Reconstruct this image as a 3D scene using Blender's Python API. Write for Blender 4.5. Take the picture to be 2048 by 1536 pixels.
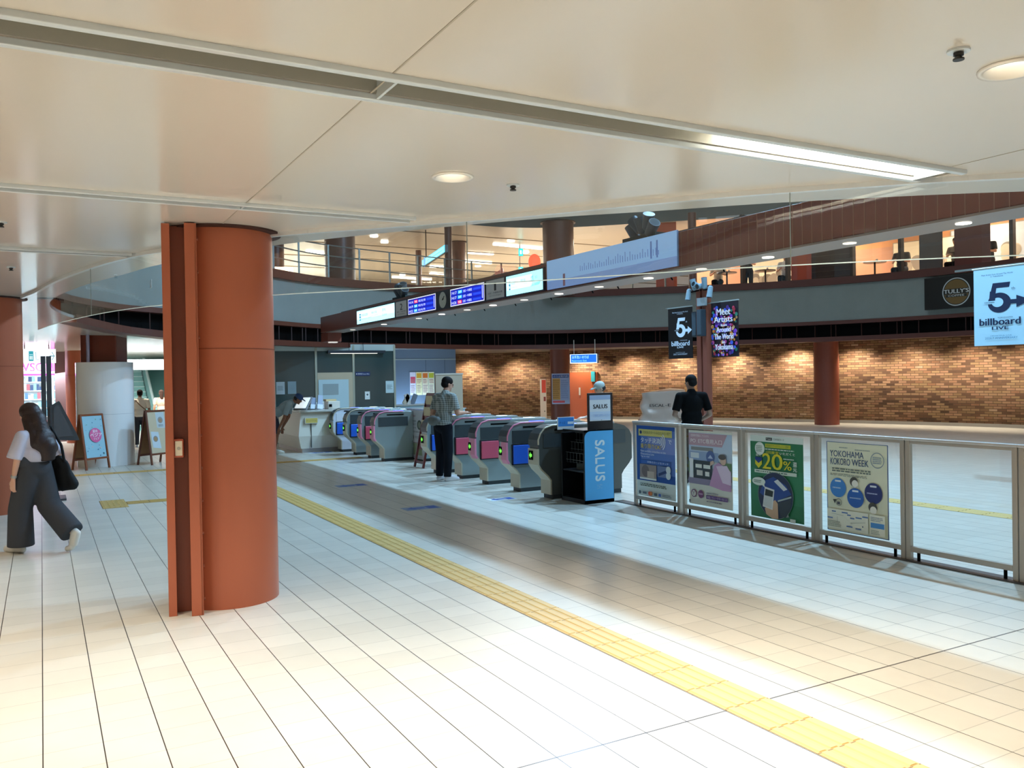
import bpy, bmesh, math, random
from mathutils import Matrix, Vector, noise
for _o in list(bpy.data.objects): bpy.data.objects.remove(_o)
SC = bpy.context.scene
COL = SC.collection
PI = math.pi
random.seed(7)

# ------------------------------------------------------------------ camera
EYE = Vector((0.0, 0.0, 1.75))
FPX = 1694.64
_yaw, _pit, _rol = math.radians(29.06), math.radians(0.537), math.radians(-0.983)
_w = Vector((math.sin(_yaw)*math.cos(_pit), math.cos(_yaw)*math.cos(_pit), -math.sin(_pit)))
_r = Vector((math.cos(_yaw), -math.sin(_yaw), 0.0)); _u = _r.cross(_w)
CR = _r*math.cos(_rol) + _u*math.sin(_rol); CU = -_r*math.sin(_rol) + _u*math.cos(_rol)
cd = bpy.data.cameras.new('camera'); cam = bpy.data.objects.new('camera', cd); COL.objects.link(cam)
cam.matrix_world = Matrix(((CR.x, CU.x, -_w.x, EYE.x), (CR.y, CU.y, -_w.y, EYE.y), (CR.z, CU.z, -_w.z, EYE.z), (0, 0, 0, 1)))
cd.sensor_width = 36.0; cd.lens = 36.0*FPX/2048.0; cd.clip_start = 0.05; cd.clip_end = 300
SC.camera = cam

def _ray(px, py):
    return CR*((px-1024)/FPX) + CU*(-(py-768)/FPX) + _w
def G(px, py, z=0.0):
    d = _ray(px, py); t = (z-EYE.z)/d.z
    return (d.x*t, d.y*t)
def atY(px, py, Y):
    d = _ray(px, py); t = Y/d.y
    return (d.x*t, EYE.z+d.z*t)
def atX(px, py, X):
    d = _ray(px, py); t = X/d.x
    return (d.y*t, EYE.z+d.z*t)

# ------------------------------------------------------------------ colour management, world
vs = SC.view_settings
vs.view_transform = 'Standard'; vs.look = 'None'; vs.gamma = 1.0; vs.exposure = 0.35
try: vs.use_curve_mapping = False
except Exception: pass
wd = bpy.data.worlds.new('world'); SC.world = wd; wd.use_nodes = True
wd.node_tree.nodes['Background'].inputs[0].default_value = (1.0, 0.95, 0.90, 1)
wd.node_tree.nodes['Background'].inputs[1].default_value = 0.5

def lin(h):
    h = h.lstrip('#'); o = []
    for i in (0, 2, 4):
        c = int(h[i:i+2], 16)/255.0
        o.append(c/12.92 if c <= 0.04045 else ((c+0.055)/1.055)**2.4)
    return (o[0], o[1], o[2], 1.0)

def light(name, kind, loc, power, color, aim=None, size=0.1, spot=None, blend=0.3, shape=None, size_y=None):
    ld = bpy.data.lights.new(name, kind); ld.energy = power; ld.color = color[:3]
    if kind == 'AREA':
        ld.size = size
        if shape: ld.shape = shape
        if size_y: ld.size_y = size_y
    else: ld.shadow_soft_size = size
    if spot: ld.spot_size = math.radians(spot); ld.spot_blend = blend
    o = bpy.data.objects.new(name, ld); COL.objects.link(o); o.location = loc
    d = Vector(aim) - Vector(loc) if aim else Vector((0, 0, -1))
    o.rotation_euler = d.to_track_quat('-Z', 'Y').to_euler()
    return o
WARM = (1.0, 0.90, 0.76); WHITE = (1.0, 0.95, 0.88); COOL = (0.36, 0.67, 1.0); AMBER = (1.0, 0.82, 0.62)
# daylight lamps under the roof of the round hall
for (x, y) in ((10.4, 6.5), (10.4, 11.0), (10.4, 16.0)):
    light('atrium_floodlight', 'AREA', (x, y, 8.6), 540, COOL, aim=(x-3.2, y-1.4, 0), size=0.25, shape='DISK')
light('atrium_roof_light', 'AREA', (12.0, 13.5, 9.3), 260, (0.8, 0.9, 1.0), size=9, shape='DISK')
# downlights of the near concourse
DL = [(2.16, 4.57, 1), (3.40, 1.98, 1), (-0.6, 4.6, 0), (-2.9, 5.4, 0), (0.4, 1.9, 0), (-2.2, 1.6, 0), (6.3, 0.6, 0), (1.9, -1.2, 0),
      (-3.6, 10.4, 0), (-1.6, 16.9, 0), (-3.3, 22.0, 0), (4.6, -1.6, 0), (-6.2, 7.5, 0), (-6.5, 14.0, 0), (-1.5, 26.0, 0), (2.2, 25.2, 0), (-6, 20, 0)]  # left-back ones are unseen, added to even out the ceiling brightness
for (x, y, v) in DL:
    light('downlight_lamp', 'SPOT', (x, y, 2.9), 160, WARM, size=0.07, spot=110, blend=0.7)
# ceiling slot lamps; far left ones added without fittings to brighten the white drum
for (x, y) in ((1.75, 3.26), (-1.9, 3.26), (4.1, 3.26), (-0.35, 5.9), (-3.4, 5.9), (-1.2, 8.56), (5.2, 0.5), (1.7, 0.5), (-0.55, 17.4), (-1.6, 14.0), (-1.3, 20.5)):
    light('slot_and_fill_lamp', 'SPOT', (x, y, 2.97), 175, WARM, size=0.05, spot=92, blend=1.0)
# bright shop, escalator and office areas
light('shop_light', 'AREA', (-1.6, 29.5, 2.5), 160, (0.85, 0.95, 1.0), aim=(-1.0, 31, 1.0), size=2.5)
light('escalator_hall_light', 'AREA', (2.6, 30.0, 2.75), 650, (0.88, 0.97, 1.0), aim=(3.0, 31, 0), size=5)
light('upper_hall_light', 'AREA', (6.0, 40.0, 6.6), 2200, WHITE, size=14)
light('upper_hall_light', 'AREA', (20.0, 33.0, 6.6), 1100, WHITE, size=8)
for (x, y) in ((17.6, 26.2), (21.0, 23.6), (23.8, 20.2), (25.3, 16.2), (25.6, 12.6)):
    light('cafe_light', 'AREA', (x, y, 6.6), 150, AMBER, size=1.8)
# wall washers in front of the brick wall
for (x, y, tx, ty) in ((23.0, 16.9, 24.1, 17.2), (22.2, 20.4, 23.2, 20.9), (20.2, 24.2, 21.2, 24.8), (18.2, 27.5, 19.2, 28.0), (23.4, 13.6, 24.6, 13.8), (22.7, 18.6, 23.7, 18.9), (21.2, 22.4, 22.2, 22.8), (19.2, 25.9, 20.2, 26.3), (23.3, 15.2, 24.5, 15.4), (16.4, 29.8, 17.4, 30.3), (15.2, 31.6, 16.0, 32.4)):
    light('wall_washer_lamp', 'SPOT', (x, y, 2.55), 150, (1.0, 0.89, 0.72), aim=(tx, ty, 0.2), size=0.05, spot=125, blend=0.8)

# ------------------------------------------------------------------ materials
_mats = {}
def mat(color, rough=0.5, metal=0.0, emit=0.0, spec=0.5, coat=0.0, emit_color=None, bump=0.0, bscale=60.0, vary=0.0, vscale=3.0):
    key = (color, rough, metal, emit, spec, coat, emit_color, bump, bscale, vary, vscale)
    if key in _mats: return _mats[key]
    m = bpy.data.materials.new('m_'+color.strip('#')); m.use_nodes = True
    nt = m.node_tree; b = nt.nodes['Principled BSDF']
    c = lin(color)
    b.inputs['Base Color'].default_value = c
    b.inputs['Roughness'].default_value = rough; b.inputs['Metallic'].default_value = metal
    b.inputs['Specular IOR Level'].default_value = spec
    b.inputs['Coat Weight'].default_value = coat; b.inputs['Coat Roughness'].default_value = 0.08
    if emit:
        b.inputs['Emission Color'].default_value = lin(emit_color or color); b.inputs['Emission Strength'].default_value = emit
    if vary or bump:
        tc = nt.nodes.new('ShaderNodeTexCoord'); nz = nt.nodes.new('ShaderNodeTexNoise')
        nt.links.new(tc.outputs['Object'], nz.inputs['Vector'])
        if vary:
            nz.inputs['Scale'].default_value = vscale; nz.inputs['Detail'].default_value = 6
            mx = nt.nodes.new('ShaderNodeMix'); mx.data_type = 'RGBA'
            mx.inputs['A'].default_value = tuple(v*(1-vary) for v in c[:3])+(1,)
            mx.inputs['B'].default_value = tuple(min(1, v*(1+vary)) for v in c[:3])+(1,)
            nt.links.new(nz.outputs['Fac'], mx.inputs['Factor']); nt.links.new(mx.outputs['Result'], b.inputs['Base Color'])
        if bump:
            n2 = nt.nodes.new('ShaderNodeTexNoise'); n2.inputs['Scale'].default_value = bscale; n2.inputs['Detail'].default_value = 4
            nt.links.new(tc.outputs['Object'], n2.inputs['Vector'])
            bp = nt.nodes.new('ShaderNodeBump'); bp.inputs['Strength'].default_value = bump; bp.inputs['Distance'].default_value = 0.01
            nt.links.new(n2.outputs['Fac'], bp.inputs['Height']); nt.links.new(bp.outputs['Normal'], b.inputs['Normal'])
    _mats[key] = m
    return m

def glass_mat(name, tint=(0.93, 0.97, 0.97), boost=1.0, rough=0.01):
    m = bpy.data.materials.new(name); m.use_nodes = True; nt = m.node_tree
    for n in list(nt.nodes): nt.nodes.remove(n)
    out = nt.nodes.new('ShaderNodeOutputMaterial'); mix = nt.nodes.new('ShaderNodeMixShader')
    tr = nt.nodes.new('ShaderNodeBsdfTransparent'); gl = nt.nodes.new('ShaderNodeBsdfGlossy'); fr = nt.nodes.new('ShaderNodeFresnel')
    fr.inputs['IOR'].default_value = 1.5
    mu = nt.nodes.new('ShaderNodeMath'); mu.operation = 'MULTIPLY'; mu.inputs[1].default_value = boost; mu.use_clamp = True
    tr.inputs[0].default_value = tint+(1,); gl.inputs['Roughness'].default_value = rough; gl.inputs['Color'].default_value = (1, 1, 1, 1)
    ge = nt.nodes.new('ShaderNodeNewGeometry'); iv = nt.nodes.new('ShaderNodeMath'); iv.operation = 'SUBTRACT'; iv.inputs[0].default_value = 1.0
    m2 = nt.nodes.new('ShaderNodeMath'); m2.operation = 'MULTIPLY'; nt.links.new(ge.outputs['Backfacing'], iv.inputs[1])
    nt.links.new(fr.outputs[0], mu.inputs[0]); nt.links.new(mu.outputs[0], m2.inputs[0]); nt.links.new(iv.outputs[0], m2.inputs[1]); nt.links.new(m2.outputs[0], mix.inputs[0])
    nt.links.new(tr.outputs[0], mix.inputs[1]); nt.links.new(gl.outputs[0], mix.inputs[2]); nt.links.new(mix.outputs[0], out.inputs[0])
    return m
GLASS = glass_mat('clear_glass', (0.95, 0.975, 0.975), 1.7); GLASS_S = glass_mat('screen_glass', (0.97, 0.985, 0.98), 1.8)
GLASS_D = glass_mat('dark_glass', (0.62, 0.74, 0.72), 1.6)

# ------------------------------------------------------------------ mesh builder
_origin = {}
class MB:
    def __init__(s): s.v = []; s.f = []; s.mi = []; s.mats = []; s.sm = []; s.M = Matrix.Identity(4)
    def _m(s, m):
        if m not in s.mats: s.mats.append(m)
        return s.mats.index(m)
    def add(s, vs_, fs, m, smooth=False):
        n = len(s.v); k = s._m(m)
        s.v += [s.M @ Vector(p) for p in vs_]
        for f in fs: s.f.append(tuple(n+i for i in f)); s.mi.append(k); s.sm.append(smooth)
    def box(s, a, b, m):
        x0, y0, z0 = a; x1, y1, z1 = b
        s.add([(x0, y0, z0), (x1, y0, z0), (x1, y1, z0), (x0, y1, z0), (x0, y0, z1), (x1, y0, z1), (x1, y1, z1), (x0, y1, z1)],
              [(0, 3, 2, 1), (4, 5, 6, 7), (0, 1, 5, 4), (1, 2, 6, 5), (2, 3, 7, 6), (3, 0, 4, 7)], m)
    def bar(s, p, q, w, h, m, up=(0, 0, 1)):
        p = Vector(p); q = Vector(q); d = (q-p).normalized(); u = Vector(up)
        if abs(d.dot(u)) > 0.99: u = Vector((1, 0, 0))
        r = d.cross(u).normalized()*w/2; u = r.cross(d).normalized()*h/2
        s.add([p-r-u, p+r-u, p+r+u, p-r+u, q-r-u, q+r-u, q+r+u, q-r+u],
              [(0, 1, 2, 3), (7, 6, 5, 4), (0, 4, 5, 1), (1, 5, 6, 2), (2, 6, 7, 3), (3, 7, 4, 0)], m)
    def cone(s, p, q, r0, r1, m, seg=24, caps=True, smooth=True):
        p = Vector(p); q = Vector(q); d = (q-p).normalized()
        a = Vector((0, 0, 1)) if abs(d.z) < 0.9 else Vector((1, 0, 0))
        e1 = d.cross(a).normalized(); e2 = d.cross(e1)
        v = []
        for c, r in ((p, r0), (q, r1)):
            for i in range(seg): t = 2*PI*i/seg; v.append(c+e1*r*math.cos(t)+e2*r*math.sin(t))
        s.add(v, [(i, i+seg, (i+1) % seg+seg, (i+1) % seg) for i in range(seg)], m, smooth)
        if caps: s.add(v, [tuple(range(seg)), tuple(range(2*seg-1, seg-1, -1))], m)
    def cyl(s, c, r, z0, z1, m, seg=32): s.cone((c[0], c[1], z0), (c[0], c[1], z1), r, r, m, seg)
    def tube(s, pts, r, m, seg=10):
        for a, b in zip(pts[:-1], pts[1:]): s.cone(a, b, r, r, m, seg)
    def ell(s, c, r, m, seg=16, rings=10):
        v = []; c = Vector(c)
        if not hasattr(r, '__len__'): r = (r, r, r)
        for j in range(rings+1):
            ph = PI*j/rings
            for i in range(seg):
                t = 2*PI*i/seg; v.append(c+Vector((r[0]*math.sin(ph)*math.cos(t), r[1]*math.sin(ph)*math.sin(t), r[2]*math.cos(ph))))
        s.add(v, [(j*seg+i, (j+1)*seg+i, (j+1)*seg+(i+1) % seg, j*seg+(i+1) % seg) for j in range(rings) for i in range(seg)], m, True)
    def prism(s, pts, off, m, mside=None, smooth=False):
        off = Vector(off); n = len(pts); a = [Vector(p) for p in pts]; b = [p+off for p in a]
        s.add(a+b, [tuple(range(n-1, -1, -1)), tuple(range(n, 2*n))], m)
        s.add(a+b, [(i, (i+1) % n, (i+1) % n+n, i+n) for i in range(n)], mside or m, smooth)
    def poly(s, pts, m): s.add(pts, [tuple(range(len(pts)))], m)
    def build(s, name, parent=None, bevel=0.0, seg=2, world=True):
        me = bpy.data.meshes.new(name)
        off = Vector((0, 0, 0))
        if parent is not None and world: off = _origin.get(parent.name, Vector((0, 0, 0)))
        me.from_pydata([tuple(p-off) for p in s.v], [], s.f)
        for m in s.mats: me.materials.append(m)
        for i, p in enumerate(me.polygons): p.material_index = s.mi[i]; p.use_smooth = s.sm[i]
        bm = bmesh.new(); bm.from_mesh(me); bmesh.ops.recalc_face_normals(bm, faces=bm.faces); bm.to_mesh(me); bm.free()
        me.update()
        o = bpy.data.objects.new(name, me); COL.objects.link(o)
        if parent is not None: o.parent = parent
        _origin[o.name] = off
        if bevel:
            md = o.modifiers.new('bevel', 'BEVEL'); md.width = bevel; md.segments = seg; md.limit_method = 'ANGLE'; md.angle_limit = math.radians(35)
        return o

def tag(o, label=None, cat=None, group=None, kind=None):
    if label: o['label'] = label
    if cat: o['category'] = cat
    if group: o['group'] = group
    if kind: o['kind'] = kind
    return o
def thing(name, loc, label, cat, group=None):
    o = bpy.data.objects.new(name, None); COL.objects.link(o); o.location = loc
    o.empty_display_size = 0.1
    _origin[o.name] = Vector(loc)
    return tag(o, label, cat, group)
def struct(mb, name): return tag(mb.build(name), kind='structure')
def copy_tree(o, parent=None):
    c = o.copy(); COL.objects.link(c)
    if parent is not None: c.parent = parent
    for ch in [k for k in bpy.data.objects if k.parent == o]: copy_tree(ch, c)
    return c

# ------------------------------------------------------------------ flat printing (signs, posters)
_tc = {}
def text_geo(s):
    if s in _tc: return _tc[s]
    cu = bpy.data.curves.new('t', 'FONT'); cu.body = s; cu.size = 1.0; cu.resolution_u = 3
    o = bpy.data.objects.new('t', cu); COL.objects.link(o)
    dg = bpy.context.evaluated_depsgraph_get(); me = bpy.data.meshes.new_from_object(o.evaluated_get(dg))
    v = [tuple(p.co) for p in me.vertices]; f = [tuple(p.vertices) for p in me.polygons]
    bpy.data.objects.remove(o); bpy.data.curves.remove(cu); bpy.data.meshes.remove(me)
    if v:
        x0 = min(p[0] for p in v); x1 = max(p[0] for p in v); y0 = min(p[1] for p in v); y1 = max(p[1] for p in v)
    else: x0 = y0 = 0; x1 = y1 = 1
    _tc[s] = (v, f, x0, x1, y0, y1)
    return _tc[s]
class Print:
    """flat artwork; o = lower-left corner, r = direction of its width, u = up, size w x h"""
    def __init__(s, mb, o, r, u, w, h, emit=0.0, rough=0.5, step=0.0006):
        s.mb = mb; s.o = Vector(o); s.r = Vector(r).normalized(); s.u = Vector(u).normalized(); s.n = s.r.cross(s.u)
        s.w = w; s.h = h; s.e = emit; s.rough = rough; s.k = 1; s.st = step
    def m(s, c): return mat(c, rough=s.rough, emit=s.e) if s.e else mat(c, rough=s.rough)
    def P(s, x, y): return s.o + s.r*(x*s.w) + s.u*(y*s.h) + s.n*(s.k*s.st)
    def poly(s, pts, c): s.mb.poly([s.P(*p) for p in pts], s.m(c)); s.k += 1
    def rect(s, x0, y0, x1, y1, c): s.poly([(x0, y0), (x1, y0), (x1, y1), (x0, y1)], c)
    def disc(s, x, y, r, c, ry=None, seg=28):
        ax = r; ay = ry if ry is not None else r*s.w/s.h
        s.poly([(x+ax*math.cos(2*PI*i/seg), y+ay*math.sin(2*PI*i/seg)) for i in range(seg)], c)
    def ring(s, x, y, r, t, c, a0=0, a1=360, seg=32):
        ay = s.w/s.h; n = seg; v = []
        for i in range(n+1):
            a = math.radians(a0+(a1-a0)*i/n)
            for q in (r, r-t): v.append(s.P(x+q*math.cos(a), y+q*ay*math.sin(a)))
        s.mb.add(v, [(2*i, 2*i+2, 2*i+3, 2*i+1) for i in range(n)], s.m(c)); s.k += 1
    def text(s, t, x0, y0, x1, y1, c, rot=0, fit=True, bold=0.0):
        """text stretched to fill the box x0..x1, y0..y1 (fractions of the print)"""
        v, f, a0, a1, b0, b1 = text_geo(t)
        if not v: return
        W = max(a1-a0, 1e-6); Hh = max(b1-b0, 1e-6)
        for dx in ((0, bold) if bold else (0,)):
            pts = []
            for p in v:
                a = (p[0]-a0)/W; b = (p[1]-b0)/Hh
                if rot == -90: a, b = b, 1-a
                elif rot == 90: a, b = 1-b, a
                pts.append(s.P(x0+(x1-x0)*a+dx, y0+(y1-y0)*b))
            s.mb.add(pts, f, s.m(c))
            s.k += 1
    def lines(s, x0, y0, x1, y1, n, c, gap=0.45, ragged=0.25):
        """n rows of tiny print too small to read, as thin broken bars"""
        hh = (y1-y0)/n
        for i in range(n):
            yb = y1-(i+1)*hh+hh*gap/2; x = x0; xe = x1-(x1-x0)*ragged*random.random()
            while x < xe:
                w = (x1-x0)*random.uniform(0.03, 0.11); s.k -= 0
                s.mb.poly([s.P(x, yb), s.P(min(x+w, xe), yb), s.P(min(x+w, xe), yb+hh*(1-gap)), s.P(x, yb+hh*(1-gap))], s.m(c)); x += w+(x1-x0)*0.018
        s.k += 1
# ================================================================== the shell
def smooth_closed(pts, n):
    N = len(pts); L = []
    for i in range(N):
        p0, p1, p2, p3 = (Vector(pts[(i+k-1) % N]) for k in range(4))
        for j in range(12):
            t = j/12
            L.append(0.5*((2*p1)+(-p0+p2)*t+(2*p0-5*p1+4*p2-p3)*t*t+(-p0+3*p1-3*p2+p3)*t**3))
    # resample evenly
    d = [0]
    for a, b in zip(L, L[1:]+L[:1]): d.append(d[-1]+(b-a).length)
    out = []; k = 0
    for i in range(n):
        s = d[-1]*i/n
        while d[k+1] < s: k += 1
        t = (s-d[k])/(d[k+1]-d[k]); out.append(L[k].lerp(L[(k+1) % len(L)], t))
    return out, d[-1]
def zc(x, y):
    u = (0.8*x+0.6*y-9.0)/5.0; u = max(0, min(1, u)); u = u*u*(3-2*u)
    return 2.94-0.22*u
OPEN = [(5.84, 3.33), (4.63, 4.26), (3.93, 4.94), (3.33, 5.51), (2.57, 6.46), (1.8, 7.61), (1.11, 9.13), (0.83, 10.17), (0.49, 11.47), (0.19, 13.26), (0.14, 14.73),
        (0.30, 16.0), (0.66, 17.0), (1.43, 18.2), (2.30, 18.95), (3.7, 20.6), (5.44, 22.15), (6.96, 23.25), (9.54, 24.11), (13.0, 24.95), (15.4, 24.3), (17.66, 22.32), (20.03, 20.0), (21.5, 17.6),
        (22.2, 15.3), (22.4, 12.86), (21.9, 9.5), (19.8, 6.2), (16.5, 3.8), (12.5, 2.4), (9.2, 2.05), (7.3, 2.55)]
NR = 256
RIM, RIMLEN = smooth_closed(OPEN, NR)
CEN = Vector((11.0, 14.0))
def outn(i):
    a = RIM[(i-1) % NR]; b = RIM[(i+1) % NR]; t = (b-a).normalized(); n = Vector((t.y, -t.x))
    return n if n.dot(RIM[i]-CEN) > 0 else -n
ON = [outn(i) for i in range(NR)]
def off(i, d): return RIM[i % NR]+ON[i % NR]*d

# floor ----------------------------------------------------------------
def floor_material():
    m = bpy.data.materials.new('stone_floor_tiles'); m.use_nodes = True; nt = m.node_tree; b = nt.nodes['Principled BSDF']
    N = nt.nodes.new; Lk = nt.links.new
    tc = N('ShaderNodeTexCoord'); sp = N('ShaderNodeSeparateXYZ'); Lk(tc.outputs['Object'], sp.inputs[0])
    def mth(op, a, bb=None, clamp=False):
        n = N('ShaderNodeMath'); n.operation = op; n.use_clamp = clamp
        for i, q in enumerate((a, bb)):
            if q is None: continue
            if isinstance(q, (int, float)): n.inputs[i].default_value = q
            else: Lk(q, n.inputs[i])
        return n.outputs[0]
    T = 0.2571
    u = mth('DIVIDE', mth('ADD', sp.outputs['X'], 0.2835+T*200), T); v = mth('DIVIDE', mth('ADD', sp.outputs['Y'], -3.2933+T*200), T)
    fu = mth('FRACT', u); fv = mth('FRACT', v)
    def joint(fr, w):
        return mth('LESS_THAN', mth('MINIMUM', fr, mth('SUBTRACT', 1.0, fr)), w)
    ju = joint(fu, 0.0105); jv = joint(fv, 0.008)
    # wide movement joints every twelve tiles
    u12 = mth('FRACT', mth('DIVIDE', mth('ADD', u, 0.0), 10.0)); 
    big = mth('LESS_THAN', mth('ABSOLUTE', mth('SUBTRACT', sp.outputs['Y'], 3.2933)), 0.0055)
    bigx = mth('LESS_THAN', mth('ABSOLUTE', mth('SUBTRACT', mth('FRACT', mth('DIVIDE', mth('ADD', sp.outputs['X'], 0.0264+2.056*20), 2.0568)), 0.5)), 0.0)
    jj = mth('MAXIMUM', ju, mth('MULTIPLY', jv, 0.42)); jj = mth('MAXIMUM', jj, mth('MULTIPLY', big, 0.9))
    cb = N('ShaderNodeCombineXYZ'); Lk(mth('FLOOR', u), cb.inputs[0]); Lk(mth('FLOOR', v), cb.inputs[1])
    wn = N('ShaderNodeTexWhiteNoise'); wn.noise_dimensions = '2D'; Lk(cb.outputs[0], wn.inputs['Vector'])
    nz = N('ShaderNodeTexNoise'); nz.inputs['Scale'].default_value = 9; nz.inputs['Detail'].default_value = 5; Lk(tc.outputs['Object'], nz.inputs['Vector'])
    r = N('ShaderNodeMix'); r.data_type = 'RGBA'; r.inputs['A'].default_value = lin('#CCC6B8'); r.inputs['B'].default_value = lin('#DDD7C9')
    Lk(mth('ADD', mth('MULTIPLY', wn.outputs['Value'], 0.55), mth('MULTIPLY', nz.outputs['Fac'], 0.4)), r.inputs['Factor'])
    g = N('ShaderNodeMix'); g.data_type = 'RGBA'; Lk(r.outputs['Result'], g.inputs['A']); g.inputs['B'].default_value = lin('#2E241E')
    Lk(jj, g.inputs['Factor']); Lk(g.outputs['Result'], b.inputs['Base Color'])
    b.inputs['Roughness'].default_value = 0.3; b.inputs['Specular IOR Level'].default_value = 0.45
    bp = N('ShaderNodeBump'); bp.inputs['Strength'].default_value = 0.25; bp.inputs['Distance'].default_value = 0.002; bp.invert = True
    Lk(jj, bp.inputs['Height']); Lk(bp.outputs['Normal'], b.inputs['Normal'])
    return m
b = MB(); b.box((-16, -7, -0.2), (46, 62, 0.0), floor_material()); struct(b, 'floor')

# near ceiling -----------------------------------------------------------
CEIL = mat('#D6CFC5', rough=0.16, spec=0.5, vary=0.015, vscale=0.6)
TRIMW = mat('#D7DEE2', rough=0.3, metal=0.15)
def _ring(b, d0, d1, zf0, zf1, m, i0=0, i1=NR, smooth=False):
    for i in range(i0, i1):
        p, q, r, s = off(i, d0), off(i+1, d0), off(i+1, d1), off(i, d1)
        b.add([(p.x, p.y, zf0(p)), (q.x, q.y, zf0(q)), (r.x, r.y, zf1(r)), (s.x, s.y, zf1(s))], [(0, 1, 2, 3)], m, smooth)
def far(i):
    p = RIM[i % NR]; d = (p-CEN).normalized()
    # meet the big rectangle around the hall
    ts = []
    if d.x > 1e-6: ts.append((40-CEN.x)/d.x)
    if d.x < -1e-6: ts.append((-14-CEN.x)/d.x)
    if d.y > 1e-6: ts.append((58-CEN.y)/d.y)
    if d.y < -1e-6: ts.append((-6-CEN.y)/d.y)
    t = min(ts); return CEN+d*t
b = MB()
for i in range(NR):
    a0 = RIM[i]; a1 = RIM[(i+1) % NR]; f0 = far(i); f1 = far(i+1)
    prev = (a0, a1)
    for k in range(1, 11):
        t = (k/10)**1.7; c0 = a0.lerp(f0, t); c1 = a1.lerp(f1, t)
        b.add([(prev[0].x, prev[0].y, zc(*prev[0])), (prev[1].x, prev[1].y, zc(*prev[1])), (c1.x, c1.y, zc(*c1)), (c0.x, c0.y, zc(*c0))], [(0, 1, 2, 3)], CEIL, True)
        prev = (c0, c1)
# give the ceiling its thickness, then cut the lighting slots out of it
ceil = b.build('ceiling'); tag(ceil, kind='structure')
bm = bmesh.new(); bm.from_mesh(ceil.data); bmesh.ops.remove_doubles(bm, verts=bm.verts, dist=1e-4)
r = bmesh.ops.extrude_face_region(bm, geom=list(bm.faces)); bmesh.ops.translate(bm, verts=[e for e in r['geom'] if isinstance(e, bmesh.types.BMVert)], vec=(0, 0, 0.05))
bmesh.ops.recalc_face_normals(bm, faces=bm.faces); bm.to_mesh(ceil.data); bm.free()
for p in ceil.data.polygons: p.use_smooth = False
SLOTS = [(3.15, 3.38, -14, 4.88, 0.16), (5.84, 5.95, -14, 2.45, 0.08), (8.50, 8.62, -14, 0.75, 0.08), (11.3, 11.42, -14, -0.5, 0.08), (0.4, 0.62, -14, 9, 0.16)]
cut = MB()
for (y0, y1, x0, x1, dp) in SLOTS: cut.box((x0, y0, 2.5), (x1, y1, 2.94+dp), CEIL)
for (x, y, v) in DL: cut.cyl((x, y), 0.105, 2.5, 3.06, CEIL, 32)
co = cut.build('cutter')
md = ceil.modifiers.new('slots', 'BOOLEAN'); md.operation = 'DIFFERENCE'; md.object = co; md.solver = 'EXACT'
dg = bpy.context.evaluated_depsgraph_get(); nm = bpy.data.meshes.new_from_object(ceil.evaluated_get(dg)); ceil.modifiers.clear(); ceil.data = nm
bpy.data.objects.remove(co)

# lighting slots: linings, trims, tubes
SLOTM = mat('#B9B7AE', rough=0.35, metal=0.3)
for k, (y0, y1, x0, x1, dp) in enumerate(SLOTS):
    nm_ = ['wide recessed light slot crossing the ceiling, lit at its right end', 'narrow recessed slot running to the top of the round red column', 'narrow recessed slot beyond the round red column, ending at the glass screen',
           'farthest narrow recessed ceiling slot over the left column', 'wide recessed slot in the ceiling behind the viewer'][k]
    t = thing('ceiling_slot_light', ((x0+x1)/2, (y0+y1)/2, 2.94), nm_, 'ceiling light')
    b = MB(); w = 0.035 if dp > 0.1 else 0.02
    b.box((x0, y0-w, 2.915), (x1, y0+0.004, 2.942), TRIMW); b.box((x0, y1-0.004, 2.915), (x1, y1+w, 2.942), TRIMW)
    b.build('trim_rail', t, bevel=0.004)
    b = MB(); b.box((x0, y0+0.001, 2.94+dp-0.02), (x1, y1-0.001, 2.94+dp-0.002), SLOTM)
    b.box((x0, y0+0.001, 2.945), (x1, y0+0.012, 2.94+dp), SLOTM); b.box((x0, y1-0.012, 2.945), (x1, y1-0.001, 2.94+dp), SLOTM)
    x = 4.74 if x1 > 4.74 else 1.21
    while x > x0:
        b.box((x, y0+0.001, 2.92), (x+0.012, y1-0.001, 2.94+dp), TRIMW); x -= 3.49
    b.build('lining', t)
    if k == 0:
        for (xa, xb_) in ((3.25, 4.70),):
            b = MB(); b.cone((xa, 3.265, 3.03), (xb_, 3.265, 3.03), 0.02, 0.02, mat('#FFFDF2', emit=22.0)); b.build('fluorescent_tube', t)
            b = MB(); b.box((xa-0.05, 3.17, 3.055), (xb_+0.05, 3.36, 3.075), mat('#FBF6E8', rough=0.5)); b.build('reflector', t)
    if k == 1:
        b = MB()
        for j in range(60): b.box((-3.8+j*0.055, 5.855, 2.95), (-3.8+j*0.055+0.035, 5.935, 2.965), mat('#3A3833'))
        b.build('air_grille', t)

# panel seams of the ceiling (thin shadow gaps as shallow dark strips)
SEAM = mat('#A89F90', rough=0.6)
b = MB()
for X in (1.225, 4.715, -2.265, -5.755, 8.2): b.box((X-0.004, -6, 2.938), (X+0.004, 3.1 if X > 4 else (6.9 if X > 1 else 12), 2.9405), SEAM)
tag(b.build('ceiling_seams'), kind='structure').name = 'trim_1'

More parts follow.
